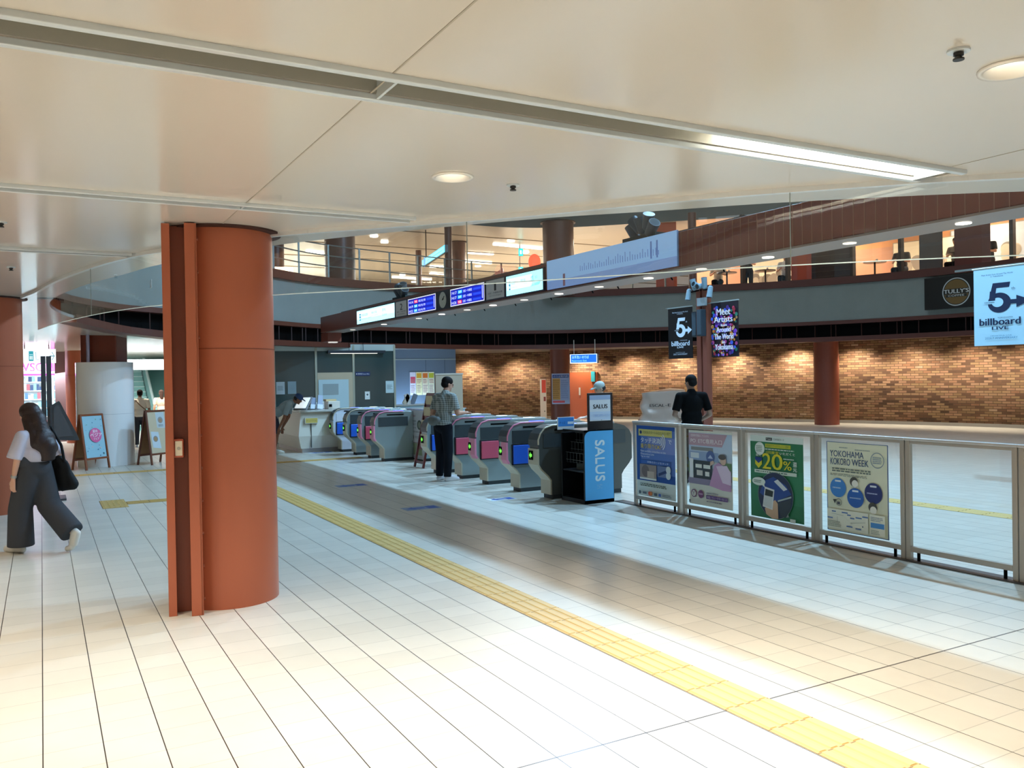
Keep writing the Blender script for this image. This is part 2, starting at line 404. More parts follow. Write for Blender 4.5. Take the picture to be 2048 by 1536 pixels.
# downlights
for n, (x, y, v) in enumerate(DL):
    lab = {0: 'round white recessed downlight in the ceiling right of the round red column', 1: 'large round downlight cut by the right edge, next to the sprinkler'}.get(n, 'round recessed downlight in the near ceiling outside the picture')
    t = thing('downlight', (x, y, 2.94), lab, 'ceiling light', 'round recessed downlights of the near ceiling')
    b = MB(); s = 36
    v_ = []
    for (r, z) in ((0.125, 2.939), (0.123, 2.929), (0.102, 2.931), (0.088, 3.03)):
        v_ += [(x+r*math.cos(2*PI*i/s), y+r*math.sin(2*PI*i/s), z) for i in range(s)]
    b.add(v_, [(j*s+i, j*s+(i+1) % s, (j+1)*s+(i+1) % s, (j+1)*s+i) for j in range(3) for i in range(s)], mat('#F4EFE6', rough=0.25, metal=0.2), True)
    b.build('trim_ring', t)
    b = MB(); b.cyl((x, y), 0.088, 3.03, 3.045, mat('#FFF8E8', emit=6.0)); b.build('lamp', t)

# sprinklers / sensors
for (px, py, lab) in ((1917, 100, 'small black sprinkler head left of the large downlight'), (1026, 369, 'small dark sprinkler head right of the white downlight'),
                      (22, 534, 'tiny dark sprinkler head above the left red column'), (2, 444, 'tiny dark sprinkler head at the left picture edge')):
    x, y = G(px, py, 2.94)
    t = thing('sprinkler_head', (x, y, 2.94), lab, 'sprinkler')
    b = MB(); b.cyl((x, y), 0.04, 2.932, 2.94, TRIMW, 20); b.build('rosette', t)
    b = MB(); b.cyl((x, y), 0.012, 2.905, 2.935, mat('#2A2826'), 12); b.cyl((x, y), 0.02, 2.902, 2.908, mat('#2A2826'), 12); b.cyl((x, y), 0.018, 2.918, 2.93, mat('#2A2826'), 12); b.build('nozzle', t)

# rim of the opening ---------------------------------------------------------
BROWN = mat('#562A1F', rough=0.45, vary=0.08); BROWND = mat('#3A1B14', rough=0.5)
BLACK = mat('#050505', rough=0.8, spec=0.1); CONC = mat('#858C88', rough=0.85, bump=0.4, bscale=40, vary=0.10, vscale=2.0)
def zt(p): return zc(p.x, p.y)
def band(name, d0, d1, z0, z1, m, keep=None):
    """a curved band all round the opening between radial offsets d0 (face) and d1 (back)"""
    b = MB()
    ring = []
    for i in range(NR):
        p, q = off(i, d0), off(i+1, d0); r, s = off(i+1, d1), off(i, d1)
        if keep and not keep(RIM[i]): continue
        a0, a1 = z0(p), z0(q); c0, c1 = z1(p), z1(q)
        b.add([(p.x, p.y, a0), (q.x, q.y, a1), (q.x, q.y, c1), (p.x, p.y, c0)], [(0, 1, 2, 3)], m, True)
        b.add([(p.x, p.y, a0), (q.x, q.y, a1), (r.x, r.y, a1), (s.x, s.y, a0)], [(0, 1, 2, 3)], m)
        b.add([(p.x, p.y, c0), (q.x, q.y, c1), (r.x, r.y, c1), (s.x, s.y, c0)], [(0, 1, 2, 3)], m)
    return struct(b, name)
K = lambda z: (lambda p: z)
band('trim_2', -0.05, 0.3, lambda p: zt(p)-0.07, lambda p: zt(p)+0.07, BROWN, keep=lambda p: p.y > 16.6 or p.x > 12)
band('wall_vent_recess', 0.22, 0.3, lambda p: zt(p)+0.05, K(3.22), BLACK)
band('trim_3', -0.04, 0.3, K(3.17), K(3.28), BROWN)
band('wall_fascia', 0.0, 0.3, K(3.28), K(4.40), CONC)
band('trim_4', -0.10, 0.3, K(4.38), K(4.60), BROWN)
b = MB(); n = int(RIMLEN/0.61)
for k in range(n):
    i = int(k*NR/n); p = off(i, 0.02); q = off(i, 0.14)
    for dd in ((-0.07, 0.07) if k % 3 == 0 else (0,)):
        t = Vector((-ON[i].y, ON[i].x))*dd
        b.bar((p.x+t.x, p.y+t.y, zt(p)+0.05), (p.x+t.x, p.y+t.y, 3.2), 0.022, 0.022, BROWND)
struct(b, 'trim_5')

# upper level: ceiling ring, raised grey recess, floor slab, back walls -------------------
UC = mat('#D9CDBB', rough=0.25, vary=0.03)
b = MB()
for i in range(NR):
    f0 = far(i); f1 = far(i+1); p, q = off(i, 0.6), off(i+1, 0.6)
    b.add([(p.x, p.y, 6.85), (q.x, q.y, 6.85), (f1.x*1.0, f1.y, 6.85), (f0.x, f0.y, 6.85)], [(0, 1, 2, 3)], UC)
struct(b, 'ceiling_upper')
b = MB()
for i in range(NR):
    p, q = off(i, 0.6), off(i+1, 0.6)
    b.add([(p.x, p.y, 6.85), (q.x, q.y, 6.85), (q.x, q.y, 9.4), (p.x, p.y, 9.4)], [(0, 1, 2, 3)], mat('#6E7472', rough=0.8), True)
struct(b, 'wall_atrium_upper')
b = MB(); b.add([(p.x, p.y, 9.4) for p in [off(i, 0.7) for i in range(NR)]], [tuple(range(NR))], mat('#B9BDBC', rough=0.7)); struct(b, 'ceiling_atrium')
b = MB()
for i in range(NR):
    f0 = far(i); f1 = far(i+1); p, q = off(i, 0.3), off(i+1, 0.3)
    b.add([(p.x, p.y, 4.42), (q.x, q.y, 4.42), (f1.x, f1.y, 4.42), (f0.x, f0.y, 4.42)], [(0, 1, 2, 3)], mat('#B7AB9B', rough=0.4))
struct(b, 'floor_upper')
b = MB(); b.box((-14, 57.6, 4.42), (40, 58, 6.85), mat('#C9BFAE', rough=0.6)); struct(b, 'wall_upper_back')

# seams and strip lights on the upper ceiling
b = MB()
for Y in (27.5, 31, 34.5, 38, 41.5, 45, 49, 53): b.box((-13, Y, 6.83), (39, Y+0.06, 6.85), mat('#8F8577', rough=0.6))
struct(b, 'trim_6')
LT = mat('#FFFBEE', emit=5.0)
SL = [(1012, 493, 1080), (936, 508, 986), (933, 523, 983), (1000, 518, 1000)]
def uy(px, py, z=6.85): return G(px, py, z)
for k, (xa, y0, xb_, y1, lab) in enumerate([(988, 488, 1084, 497, 'upper'), (936, 505, 986, 508, 'middle'), (932, 522, 982, 526, 'lower'), (785, 554, 862, 559, 'far left'), (860, 533, 889, 534, 'mid left'), (860, 546, 889, 548, 'low mid left'), (614, 502, 648, 506, 'left')]):
    a = G(xa, y0, 6.84); c = G(xb_, y1, 6.84)
    b = MB(); b.bar((a[0], a[1], 6.82), (c[0], c[1], 6.82), 0.16, 0.04, LT)
    tag(b.build('strip_light'), '%s bright strip light on the ceiling of the upper hall' % lab, 'ceiling light', 'strip lights of the upper hall')
for k, (px, py) in enumerate([(769, 483), (748, 471), (1022, 481), (1051, 504), (956, 531), (805, 549), (828, 537 + 26)]):
    x, y = G(px, py, 6.85)
    b = MB(); b.cyl((x, y), 0.14, 6.80, 6.85, LT, 20)
    tag(b.build('upper_downlight'), 'small round downlight in the ceiling of the upper hall', 'ceiling light', 'round downlights of the upper hall')

# brick wall ------------------------------------------------------------------------
def brick_material():
    m = bpy.data.materials.new('brown_brick'); m.use_nodes = True; nt = m.node_tree; b = nt.nodes['Principled BSDF']
    N = nt.nodes.new; Lk = nt.links.new
    uv = N('ShaderNodeUVMap'); uv.uv_map = 'UVMap'
    br = N('ShaderNodeTexBrick'); br.inputs['Scale'].default_value = 1.0; br.inputs['Brick Width'].default_value = 0.25; br.inputs['Row Height'].default_value = 0.077
    br.inputs['Mortar Size'].default_value = 0.009; br.inputs['Mortar Smooth'].default_value = 0.2; br.inputs['Bias'].default_value = 0.0; br.offset = 0.5
    Lk(uv.outputs[0], br.inputs['Vector'])
    br.inputs['Color1'].default_value = (0, 0, 0, 1); br.inputs['Color2'].default_value = (1, 1, 1, 1); br.inputs['Mortar'].default_value = (0.5, 0.5, 0.5, 1)
    rp = N('ShaderNodeValToRGB'); e = rp.color_ramp.elements; e[0].position = 0; e[0].color = lin('#3E2A1C'); e[1].position = 1; e[1].color = lin('#CBB091')
    for p, c in ((0.25, '#74523A'), (0.5, '#9A7A54'), (0.7, '#A88062'), (0.85, '#8E6244')):
        k = e.new(p); k.color = lin(c)
    nz = N('ShaderNodeTexNoise'); nz.inputs['Scale'].default_value = 0.5; nz.inputs['Detail'].default_value = 3; Lk(uv.outputs[0], nz.inputs['Vector'])
    ad = N('ShaderNodeMath'); ad.operation = 'MULTIPLY_ADD'; ad.inputs[1].default_value = 0.75; Lk(br.outputs['Color'], ad.inputs[0])
    mm = N('ShaderNodeMath'); mm.operation = 'MULTIPLY_ADD'; mm.inputs[1].default_value = 0.7; mm.inputs[2].default_value = -0.22; Lk(nz.outputs['Fac'], mm.inputs[0]); Lk(mm.outputs[0], ad.inputs[2])
    Lk(ad.outputs[0], rp.inputs[0])
    mx = N('ShaderNodeMix'); mx.data_type = 'RGBA'; Lk(br.outputs['Fac'], mx.inputs['Factor']); Lk(rp.outputs[0], mx.inputs['A']); mx.inputs['B'].default_value = lin('#5F4632')
    Lk(mx.outputs['Result'], b.inputs['Base Color']); b.inputs['Roughness'].default_value = 0.8
    bp = N('ShaderNodeBump'); bp.invert = True; bp.inputs['Strength'].default_value = 0.6; bp.inputs['Distance'].default_value = 0.01; Lk(br.outputs['Fac'], bp.inputs['Height']); Lk(bp.outputs['Normal'], b.inputs['Normal'])
    return m
BRICK = brick_material()
def curved_wall(name, pts, z0, z1, m, th=0.3):
    L = []
    for i in range(len(pts)-1):
        p0 = Vector(pts[max(i-1, 0)]); p1 = Vector(pts[i]); p2 = Vector(pts[i+1]); p3 = Vector(pts[min(i+2, len(pts)-1)])
        for j in range(8):
            t = j/8; L.append(0.5*((2*p1)+(-p0+p2)*t+(2*p0-5*p1+4*p2-p3)*t*t+(-p0+3*p1-3*p2+p3)*t**3))
    L.append(Vector(pts[-1]))
    b = MB(); s = [0]
    for a, c in zip(L, L[1:]): s.append(s[-1]+(c-a).length)
    n = len(L)
    v = [(p.x, p.y, z0) for p in L]+[(p.x, p.y, z1) for p in L]
    b.add(v, [(i, i+1, i+1+n, i+n) for i in range(n-1)], m, True)
    o = b.build(name); uvl = o.data.uv_layers.new(name='UVMap')
    for l in o.data.loops:
        i = l.vertex_index; uvl.data[l.index].uv = (s[i % n], z0 if i < n else z1)
    sd = o.modifiers.new('s', 'SOLIDIFY'); sd.thickness = th; sd.offset = 1
    tag(o, kind='structure'); return o, L
WALLP = [(14.2, 35.0), (15.8, 32.2), (17.9, 29.4), (19.9, 26.4), (21.8, 22.9), (23.4, 19.1), (24.3, 16.0), (24.6, 13.9), (24.6, 10.5), (23.8, 6.5)]
bw, BL = curved_wall('wall_brick', WALLP, 0, 2.95, BRICK)
b = MB()
for p, q in zip(BL, BL[1:]):
    t = (q-p).normalized(); n = Vector((-t.y, t.x)); n = n if n.dot(CEN-p) > 0 else -n
    b.bar((p.x+n.x*0.03, p.y+n.y*0.03, 0.05), (q.x+n.x*0.03, q.y+n.y*0.03, 0.05), 0.08, 0.1, mat('#7C756B', rough=0.5))
struct(b, 'baseboard_brick')
# ================================================================== glass smoke screen
AP = [(9.0, 0.9), (7.0, 1.95), (5.29, 3.02), (4.27, 3.93), (3.67, 4.61), (3.04, 5.43), (2.43, 6.10), (1.64, 6.95), (0.99, 8.09), (0.71, 8.71), (0.46, 9.58), (0.16, 11.01), (-0.02, 12.28), (-0.20, 13.2)]
def spline(pts, k=10):
    L = []
    for i in range(len(pts)-1):
        p0 = Vector(pts[max(i-1, 0)]); p1 = Vector(pts[i]); p2 = Vector(pts[i+1]); p3 = Vector(pts[min(i+2, len(pts)-1)])
        for j in range(k):
            t = j/k; L.append(0.5*((2*p1)+(-p0+p2)*t+(2*p0-5*p1+4*p2-p3)*t*t+(-p0+3*p1-3*p2+p3)*t**3))
    L.append(Vector(pts[-1])); return L
AL = spline(AP)
def nearest(px, z=2.94):
    g = Vector(G(px[0], px[1], z)); return min(range(len(AL)), key=lambda i: (AL[i]-g).length)
j_idx = [0, nearest((1580, 376)), nearest((925, 437)), nearest((182, 532)), len(AL)-1]
j_idx.insert(1, (j_idx[0]+j_idx[1])//2); 
j_idx[-1] = max(i for i in range(len(AL)) if AL[i].y < 12.3); j_idx = sorted(set(j_idx)); 

scr = thing('glass_smoke_screen', (AL[60].x, AL[60].y, 2.94), 'clear curved glass smoke screen hanging from the ceiling round the hall opening', 'glass screen')
b = MB()
for a, c in zip(AL, AL[1:]): b.bar((a.x, a.y, 2.925), (c.x, c.y, 2.925), 0.045, 0.035, mat('#EDEFEF', rough=0.25, metal=0.2))
b.build('ceiling_channel', scr)
for k, (i0, i1) in enumerate(zip(j_idx, j_idx[1:])):
    b = MB(); L = AL[i0:i1+1]; v = []
    N_ = []
    for i, p in enumerate(L):
        t = (L[min(i+1, len(L)-1)]-L[max(i-1, 0)]).normalized(); N_.append(Vector((-t.y, t.x))*0.004)
    q0 = L[0].lerp(L[1], 0.01) if len(L) > 1 else L[0]
    LL = [p for p in L]; d = (L[-1]-L[-2]).normalized()*0.006; LL[-1] = L[-1]-d
    for p, n in zip(LL, N_): v += [(p.x-n.x, p.y-n.y, 2.44), (p.x+n.x, p.y+n.y, 2.44), (p.x+n.x, p.y+n.y, 2.92), (p.x-n.x, p.y-n.y, 2.92)]
    f = []
    for i in range(len(L)-1):
        o_ = i*4; f += [(o_, o_+4, o_+5, o_+1), (o_+1, o_+5, o_+6, o_+2), (o_+2, o_+6, o_+7, o_+3), (o_+3, o_+7, o_+4, o_)]
    e = (len(L)-1)*4; f += [(0, 1, 2, 3), (e+3, e+2, e+1, e)]
    b.add(v, f, GLASS_S); b.build('glass_pane', scr)
    b = MB(); b.tube([(q.x, q.y, 2.438) for q in LL], 0.004, mat('#DCEBE8', rough=0.15, emit=0.15), 6); b.build('lower_edge', scr)  # bright highlight of the glass edge put in as a faint glow
    if 0 < k:
        p = AL[i0]; b = MB(); b.cone((p.x, p.y, 2.44), (p.x, p.y, 2.92), 0.004, 0.004, mat('#8F9792', rough=0.4), 6); b.build('joint_strip', scr)

# ================================================================== beam with signs
BX0, BX1 = 6.30, 6.72
BZ0, BZ1 = 2.94, 3.34
BR = mat('#7A3A27', rough=0.38, vary=0.05, vscale=1.5); SOF = mat('#8E7A70', rough=0.35)
beam = thing('sign_beam', (6.5, 12.0, 2.9), 'long red-brown steel beam crossing the round hall above the ticket gates', 'beam')
b = MB(); b.box((BX0, 1.9, BZ0), (BX1, 21.4, BZ1), BR); b.build('beam_body', beam, bevel=0.01)
b = MB(); b.box((BX0-0.01, 1.9, BZ0-0.02), (BX1+0.02, 20.9, BZ0-0.001), SOF); b.build('soffit_plate', beam)
b = MB()
y = 2.2
while y < 8.1: b.box((BX0-0.003, y, BZ0), (BX0+0.001, y+0.006, BZ1), mat('#9A6A52', rough=0.4)); y += 0.115
b.build('panel_joints', beam)
b = MB(); b.box((BX0+0.02, 20.85, 2.70), (BX1-0.05, 21.45, 2.93), BR); b.box((BX0+0.1, 20.95, 2.67), (BX0+0.3, 21.1, 2.70), mat('#EDE8DF', emit=0.5)); b.build('end_bracket', beam)
for k, y in enumerate([3.1, 4.2, 5.3, 6.3, 7.3, 8.25, 9.3, 10.3, 11.3, 12.33, 13.3, 14.37, 15.46, 17.4, 19.5]):
    b = MB(); b.cyl((6.52, y), 0.06, BZ0-0.027, BZ0-0.02, mat('#FFF6E6', emit=3.0 if k % 2 else 0.8), 20); b.build('beam_downlight', beam)
for y in (7.2, 8.1, 9.2, 9.8, 10.9, 12.0, 13.1, 14.3, 15.6):
    b = MB(); b.cone((BX1+0.01, y, BZ0+0.01), (BX1+0.05, y, BZ0-0.05), 0.012, 0.008, BLACK, 8); b.build('hook', beam)
# a dark cable tray lies on the beam's top
b = MB(); b.box((BX0+0.1, 6.5, BZ1), (BX1-0.1, 20, BZ1+0.035), mat('#2E2A27')); b.build('cable_tray', beam)

# sign panels on the beam: facing -X, right direction as seen is -Y
def xprint(b, X, y_left, y_right, z0, z1, emit=0.0, rough=0.5):
    return Print(b, (X, y_left, z0), (0, -1, 0), (0, 0, 1), y_left-y_right, z1-z0, emit, rough)
SX = 6.265
def sign_case(name, y0, y1, lab, face, emit=0.0, z0=2.955, z1=3.29):
    t = thing(name, (SX, (y0+y1)/2, z0), lab, 'sign')
    b = MB(); b.box((SX, y1+0.004, z0), (BX0-0.002, y0-0.004, z1), mat('#3A3440', rough=0.4)); b.build('casing', t)
    b = MB(); p = xprint(b, SX-0.001, y0-0.03, y1+0.03, z0+0.02, z1-0.02, emit)
    face(p); b.build('sign_face', t); return t
LC = '#BFF2FA'
def f_left(p):
    p.rect(0, 0, 1, 1, '#B5F3FA'); p.rect(0.0, 0.35, 1, 0.9, '#D9FBFD'); p.rect(0.07, 0.24, 0.12, 0.74, '#1A7C9E'); p.text('MM', 0.075, 0.52, 0.115, 0.66, '#EFFFFF'); p.text('04', 0.075, 0.30, 0.115, 0.46, '#EFFFFF')
    p.text('馬車道駅', 0.14, 0.5, 0.32, 0.72, '#2C6F86'); p.text('Bashamichi Station', 0.14, 0.30, 0.42, 0.42, '#5FA9BC'); p.text('横浜方面', 0.42, 0.56, 0.56, 0.74, '#2C6F86'); p.text('for Yokohama', 0.42, 0.40, 0.60, 0.50, '#5FA9BC')
    p.text('改札', 0.70, 0.56, 0.80, 0.80, '#2C6F86'); p.text('Gate', 0.70, 0.28, 0.82, 0.46, '#5FA9BC')
def f_right(p):
    p.rect(0, 0, 1, 1, '#A6EEF8'); p.rect(0.02, 0.28, 0.72, 0.86, '#DDFCFE'); p.rect(0.075, 0.28, 0.125, 0.72, '#1A7C9E'); p.text('MM', 0.08, 0.55, 0.12, 0.66, '#EFFFFF'); p.text('04', 0.08, 0.33, 0.12, 0.50, '#EFFFFF')
    p.text('馬車道駅', 0.14, 0.52, 0.27, 0.70, '#2C6F86'); p.text('Bashamichi Station', 0.14, 0.34, 0.33, 0.44, '#5FA9BC'); p.text('横浜方面', 0.42, 0.58, 0.55, 0.72, '#2C6F86'); p.text('for Yokohama', 0.42, 0.42, 0.62, 0.52, '#5FA9BC')
    p.rect(0.648, 0.28, 0.652, 0.74, '#6FB8C6'); p.text('改札', 0.69, 0.52, 0.78, 0.80, '#1F5F78'); p.text('Gate', 0.69, 0.26, 0.77, 0.42, '#2F8EA6'); p.text('出口', 0.81, 0.6, 0.87, 0.74, '#4A9FB5')
    p.poly([(0.79, 0.26), (0.92, 0.28), (0.97, 0.44), (0.79, 0.38)], '#7FDCEA')
def f_num(n, sub):
    def f(p):
        p.rect(0, 0, 1, 1, '#D9D5D2'); p.text(n, 0.455 if n == '1' else 0.40, 0.42, 0.545 if n == '1' else 0.60, 0.84, '#26242A', bold=0.02); p.text(sub, 0.1, 0.26, 0.9, 0.36, '#55505A'); p.text('for Yokohama' if n == '2' else 'for Chukagai', 0.18, 0.12, 0.82, 0.2, '#77727A')
    return f
def f_board(rows):
    def f(p):
        p.rect(0, 0, 1, 1, '#D9D9E6'); p.rect(0.015, 0.05, 0.985, 0.95, '#0A1596')
        for i, (tm, kc, kind, dst) in enumerate(rows):
            y = 0.68-i*0.29; p.rect(0.03, y-0.04, 0.93, y+0.2, '#0B1DB4'); p.text(tm, 0.05, y, 0.2, y+0.16, '#E9F2FF'); p.rect(0.24, y-0.02, 0.37, y+0.18, kc); p.text(kind, 0.26, y+0.01, 0.35, y+0.15, '#F4FBFF'); p.text(dst, 0.40, y, 0.66, y+0.15, '#DDEBFF'); p.rect(0.70, y+0.02, 0.92, y+0.13, '#2347D8')
        p.rect(0.955, 0.15, 0.975, 0.85, '#C9D6FF')
    return f
sign_case('lightbox_sign', 18.46, 16.07, 'pale cyan lit sign at the far left end of the beam', f_left, 1.15)
sign_case('platform_number_sign', 16.06, 15.42, 'white platform sign with numeral two, left of the departure boards', f_num('2', '横浜・渋谷方面'))
sign_case('departure_board', 15.41, 14.03, 'blue departure board left of the round clock on the beam', f_board([('14:14', '#E02858', '特急', '和光市'), ('14:19', '#1FA8E8', '各停', '和光市'), ('14:22', '#1FA8E8', '各停', '和光市')]), 0.9)
sign_case('departure_board', 13.46, 12.11, 'blue departure board between the round clock and number 1', f_board([('14:17', '#1FA8E8', '各停', '元町・中華街'), ('14:17', '#1FA8E8', '各停', '元町・中華街'), ('14:26', '#E02858', '特急', '元町・中華街')]), 0.9)
sign_case('platform_number_sign', 12.10, 11.44, 'white platform sign with numeral one, beside the large lit Gate sign', f_num('1', '元町・中華街方面'))
sign_case('lightbox_sign', 11.43, 8.62+1.67, 'large pale cyan lit sign with Gate lettering, nearest on the beam', f_right, 1.15)
t = thing('station_clock', (SX, 13.745, 3.12), 'white round clock between the two blue departure boards', 'clock')
b = MB(); b.box((SX, 13.47, 2.955), (BX0-0.002, 14.02, 3.29), mat('#14141C', rough=0.4)); b.build('clock_panel', t)
b = MB(); b.cone((SX-0.012, 13.745, 3.122), (SX, 13.745, 3.122), 0.142, 0.142, mat('#CFC9B8', rough=0.3), 40); b.build('dial', t)
b = MB(); p = Print(b, (SX-0.0125, 13.745+0.15, 2.972), (0, -1, 0), (0, 0, 1), 0.3, 0.3, 0)
for a in range(12): p.poly([(0.5+0.44*math.sin(a*PI/6)-0.006, 0.5+0.44*math.cos(a*PI/6)-0.006), (0.5+0.44*math.sin(a*PI/6)+0.006, 0.5+0.44*math.cos(a*PI/6)-0.006), (0.5+0.38*math.sin(a*PI/6)+0.006, 0.5+0.38*math.cos(a*PI/6)+0.006), (0.5+0.38*math.sin(a*PI/6)-0.006, 0.5+0.38*math.cos(a*PI/6)+0.006)], '#3A3730'); p.k -= 1
b.build('dial_print', t)
b = MB(); z = 3.122
b.bar((SX-0.016, 13.745, z), (SX-0.016, 13.745-0.085, z+0.06), 0.004, 0.012, BLACK); b.build('minute_hand', t)
b = MB(); b.bar((SX-0.018, 13.745, z), (SX-0.018, 13.745-0.055, z+0.015), 0.004, 0.016, BLACK); b.build('hour_hand', t)

# pale blue banner cloth on the near stretch of the beam
t = thing('beam_banner', (SX, 8.3, 3.12), 'pale blue advertising banner on the beam, right of the lit Gate sign', 'banner')
b = MB(); b.box((SX+0.01, 7.42, 2.955), (BX0-0.002, 10.22, 3.36), mat('#7FA8DE', rough=0.5)); b.build('banner_cloth', t)
b = MB(); p = xprint(b, SX+0.009, 10.22, 7.42, 2.955, 3.36, 0.3)  # faint glow added to the print to brighten the banner
p.rect(0, 0, 1, 1, '#9CC6F5'); p.rect(0, 0, 1, 0.28, '#86A4D8')
for k in range(34):
    x = 0.3+0.6*k/34; hgt = random.uniform(0.12, 0.3)
    p.rect(x, 0.42, x+0.004, 0.42+hgt, '#5E7CB8'); p.k -= 1
p.rect(0.83, 0.35, 0.84, 0.85, '#5E7CB8'); p.rect(0.87, 0.35, 0.88, 0.85, '#5E7CB8'); p.rect(0.15, 0.04, 0.17, 0.45, '#7A5F6E')
b.build('banner_print', t)

# spotlight clusters
GREY = mat('#4A555C', rough=0.45); GREYL = mat('#7F97A3', rough=0.4)
def spot(parent, p, d, r, L, m):
    p = Vector(p); d = Vector(d).normalized(); b = MB()
    b.cone(p-d*L*0.5, p+d*L*0.5, r*0.85, r, m, 20, caps=True); b.cone(p-d*L*0.62, p-d*L*0.5, r*0.5, r*0.85, m, 20)
    b.cone(p+d*L*0.5, p+d*L*0.502, r*0.86, r*0.86, mat('#1C2226', rough=0.3), 20); b.build('spotlight_head', parent)
def cluster(Y, X, z, sc, lab):
    t = thing('spotlight_cluster', (X, Y, z), lab, 'stage light')
    b = MB(); b.box((X-0.12*sc, Y-0.45*sc, z), (X+0.12*sc, Y+0.45*sc, z+0.09*sc), mat('#2C3A38', rough=0.6)); b.build('mounting_plate', t)
    for k, (dy, dz, tilt) in enumerate([(0.30, 0.20, 0.45), (0.17, 0.30, 0.75), (0.0, 0.27, 0.15), (-0.22, 0.30, -0.6), (-0.36, 0.16, -1.2)]):
        spot(t, (X-0.02*k, Y+dy*sc, z+dz*sc), (-0.25, tilt, 1.0), 0.10*sc, 0.26*sc, GREY)
    return t
cluster(8.30, 6.5, BZ1+0.035, 0.72, 'cluster of dark grey spotlights on top of the beam, right of the lit signs')
cluster(16.6, 6.65, BZ1+0.035, 0.80, 'cluster of dark spotlights on top of the beam above the left departure board')

# ================================================================== columns
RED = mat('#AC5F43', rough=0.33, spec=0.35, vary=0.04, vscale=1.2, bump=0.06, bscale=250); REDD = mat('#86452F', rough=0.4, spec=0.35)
def round_column(name, x, y, r, z1, lab, m=RED, z0=0.0, collar=True, seam=True):
    t = thing(name, (x, y, z0), lab, 'column')
    b = MB(); b.cyl((x, y), r, z0, z1, m, 72); b.build('shaft', t)
    if seam:
        b = MB(); b.cone((x, y, z0+1.995), (x, y, z0+2.003), r+0.0015, r+0.0015, REDD, 72, caps=False); b.build('weld_seam', t)
    if collar:
        b = MB(); b.cyl((x, y), r+0.07, z1-0.012, z1+0.02, mat('#3C1C12', rough=0.6), 48); b.build('ceiling_collar', t)
    return t
CX, CY = 1.30, 7.10
col1 = round_column('round_column', CX, CY, 0.385, 2.935, 'thick rust-red round column in the left foreground with a bolted steel channel')
# bolted H-section on its left front
v = Vector((-0.90, -0.43, 0)).normalized()
hx, hy = 0.915, 6.80
b = MB()
b.M = Matrix.Translation((hx, hy, 0)) @ Matrix.Rotation(math.radians(-9), 4, 'Z')
b.box((-0.086, -0.06, 0.0), (-0.058, 0.20, 2.93), REDD); b.box((-0.108, -0.062, 0), (-0.05, -0.05, 2.93), RED)
b.box((-0.06, 0.05, 0.0), (0.08, 0.075, 2.93), REDD)  # web and inner flange darker: recess shade put into the red
b.box((0.052, -0.105, 0.0), (0.075, 0.07, 2.93), RED); b.box((0.052, -0.117, 0.0), (0.135, -0.10, 2.93), RED); b.box((0.12, -0.117, 0.0), (0.137, 0.12, 2.93), RED)
b.build('steel_channel', col1, bevel=0.003)
for k in range(12):
    b = MB(); b.M = Matrix.Translation((hx, hy, 0)) @ Matrix.Rotation(math.radians(-9), 4, 'Z'); z = 0.12+k*0.245
    b.cone((0.137, -0.09, z), (0.150, -0.09, z), 0.011, 0.011, REDD, 10); b.build('bolt', col1)
t = thing('call_button_box', (hx, hy, 1.2), 'small white push-button box set in the steel channel of the foreground column', 'switch')
b = MB(); b.M = Matrix.Translation((hx, hy, 0)) @ Matrix.Rotation(math.radians(-9), 4, 'Z')
b.box((-0.052, -0.03, 1.18), (0.018, 0.05, 1.32), mat('#B2583B', rough=0.4)); hs = b.build('housing', t, bevel=0.006)
b = MB(); b.M = Matrix.Translation((hx, hy, 0)) @ Matrix.Rotation(math.radians(-9), 4, 'Z'); b.box((-0.042, -0.034, 1.195), (0.008, -0.029, 1.305), mat('#E9DFC6', rough=0.3)); b.build('cover_plate', hs, bevel=0.002)
b = MB(); b.M = Matrix.Translation((hx, hy, 0)) @ Matrix.Rotation(math.radians(-9), 4, 'Z'); b.cone((-0.017, -0.034, 1.25), (-0.017, -0.040, 1.25), 0.012, 0.010, mat('#B5B3A4', rough=0.3), 16); b.build('button', t)

round_column('round_column', -0.61, 13.62, 0.40, 2.935, 'rust-red round column at the left picture edge behind the walking woman')
# column with white cladding
t = thing('square_column', (1.2, 20.15, 0), 'dark red square column wrapped below in a tall glossy white drum', 'column')
b = MB(); b.M = Matrix.Translation((1.2, 20.15, 0)) @ Matrix.Rotation(math.radians(-22), 4, 'Z'); b.box((-0.36, -0.36, 2.0), (0.36, 0.36, 2.84), mat('#6E2F1F', rough=0.25)); b.build('shaft', t, bevel=0.02)
b = MB(); b.cyl((0.87, 19.78), 0.035, 2.19, 2.84, mat('#A9A2B8', rough=0.25, metal=0.4), 16); b.build('pipe', t)
b = MB(); b.cyl((1.2, 20.15), 0.565, 0.0, 2.19, mat('#F2F1EF', rough=0.12, coat=0.6), 64); tag(b.build('cladding_drum', t, bevel=0.01), 'tall glossy white drum')
b = MB(); b.M = Matrix.Translation((1.2, 20.15, 0)); b.cone((0, 0, 1.09), (0, 0, 1.096), 0.567, 0.567, mat('#B9BABD'), 64, caps=False); b.build('panel_joint', t)
round_column('round_column', 1.05, 28.3, 0.42, 2.86, 'rust-red column behind the white drum', collar=False)
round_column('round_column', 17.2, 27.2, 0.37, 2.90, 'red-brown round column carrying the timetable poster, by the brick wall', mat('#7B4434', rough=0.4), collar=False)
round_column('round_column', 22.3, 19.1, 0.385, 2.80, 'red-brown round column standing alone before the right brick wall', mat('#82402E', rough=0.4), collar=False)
UR = mat('#6B4A40', rough=0.35)
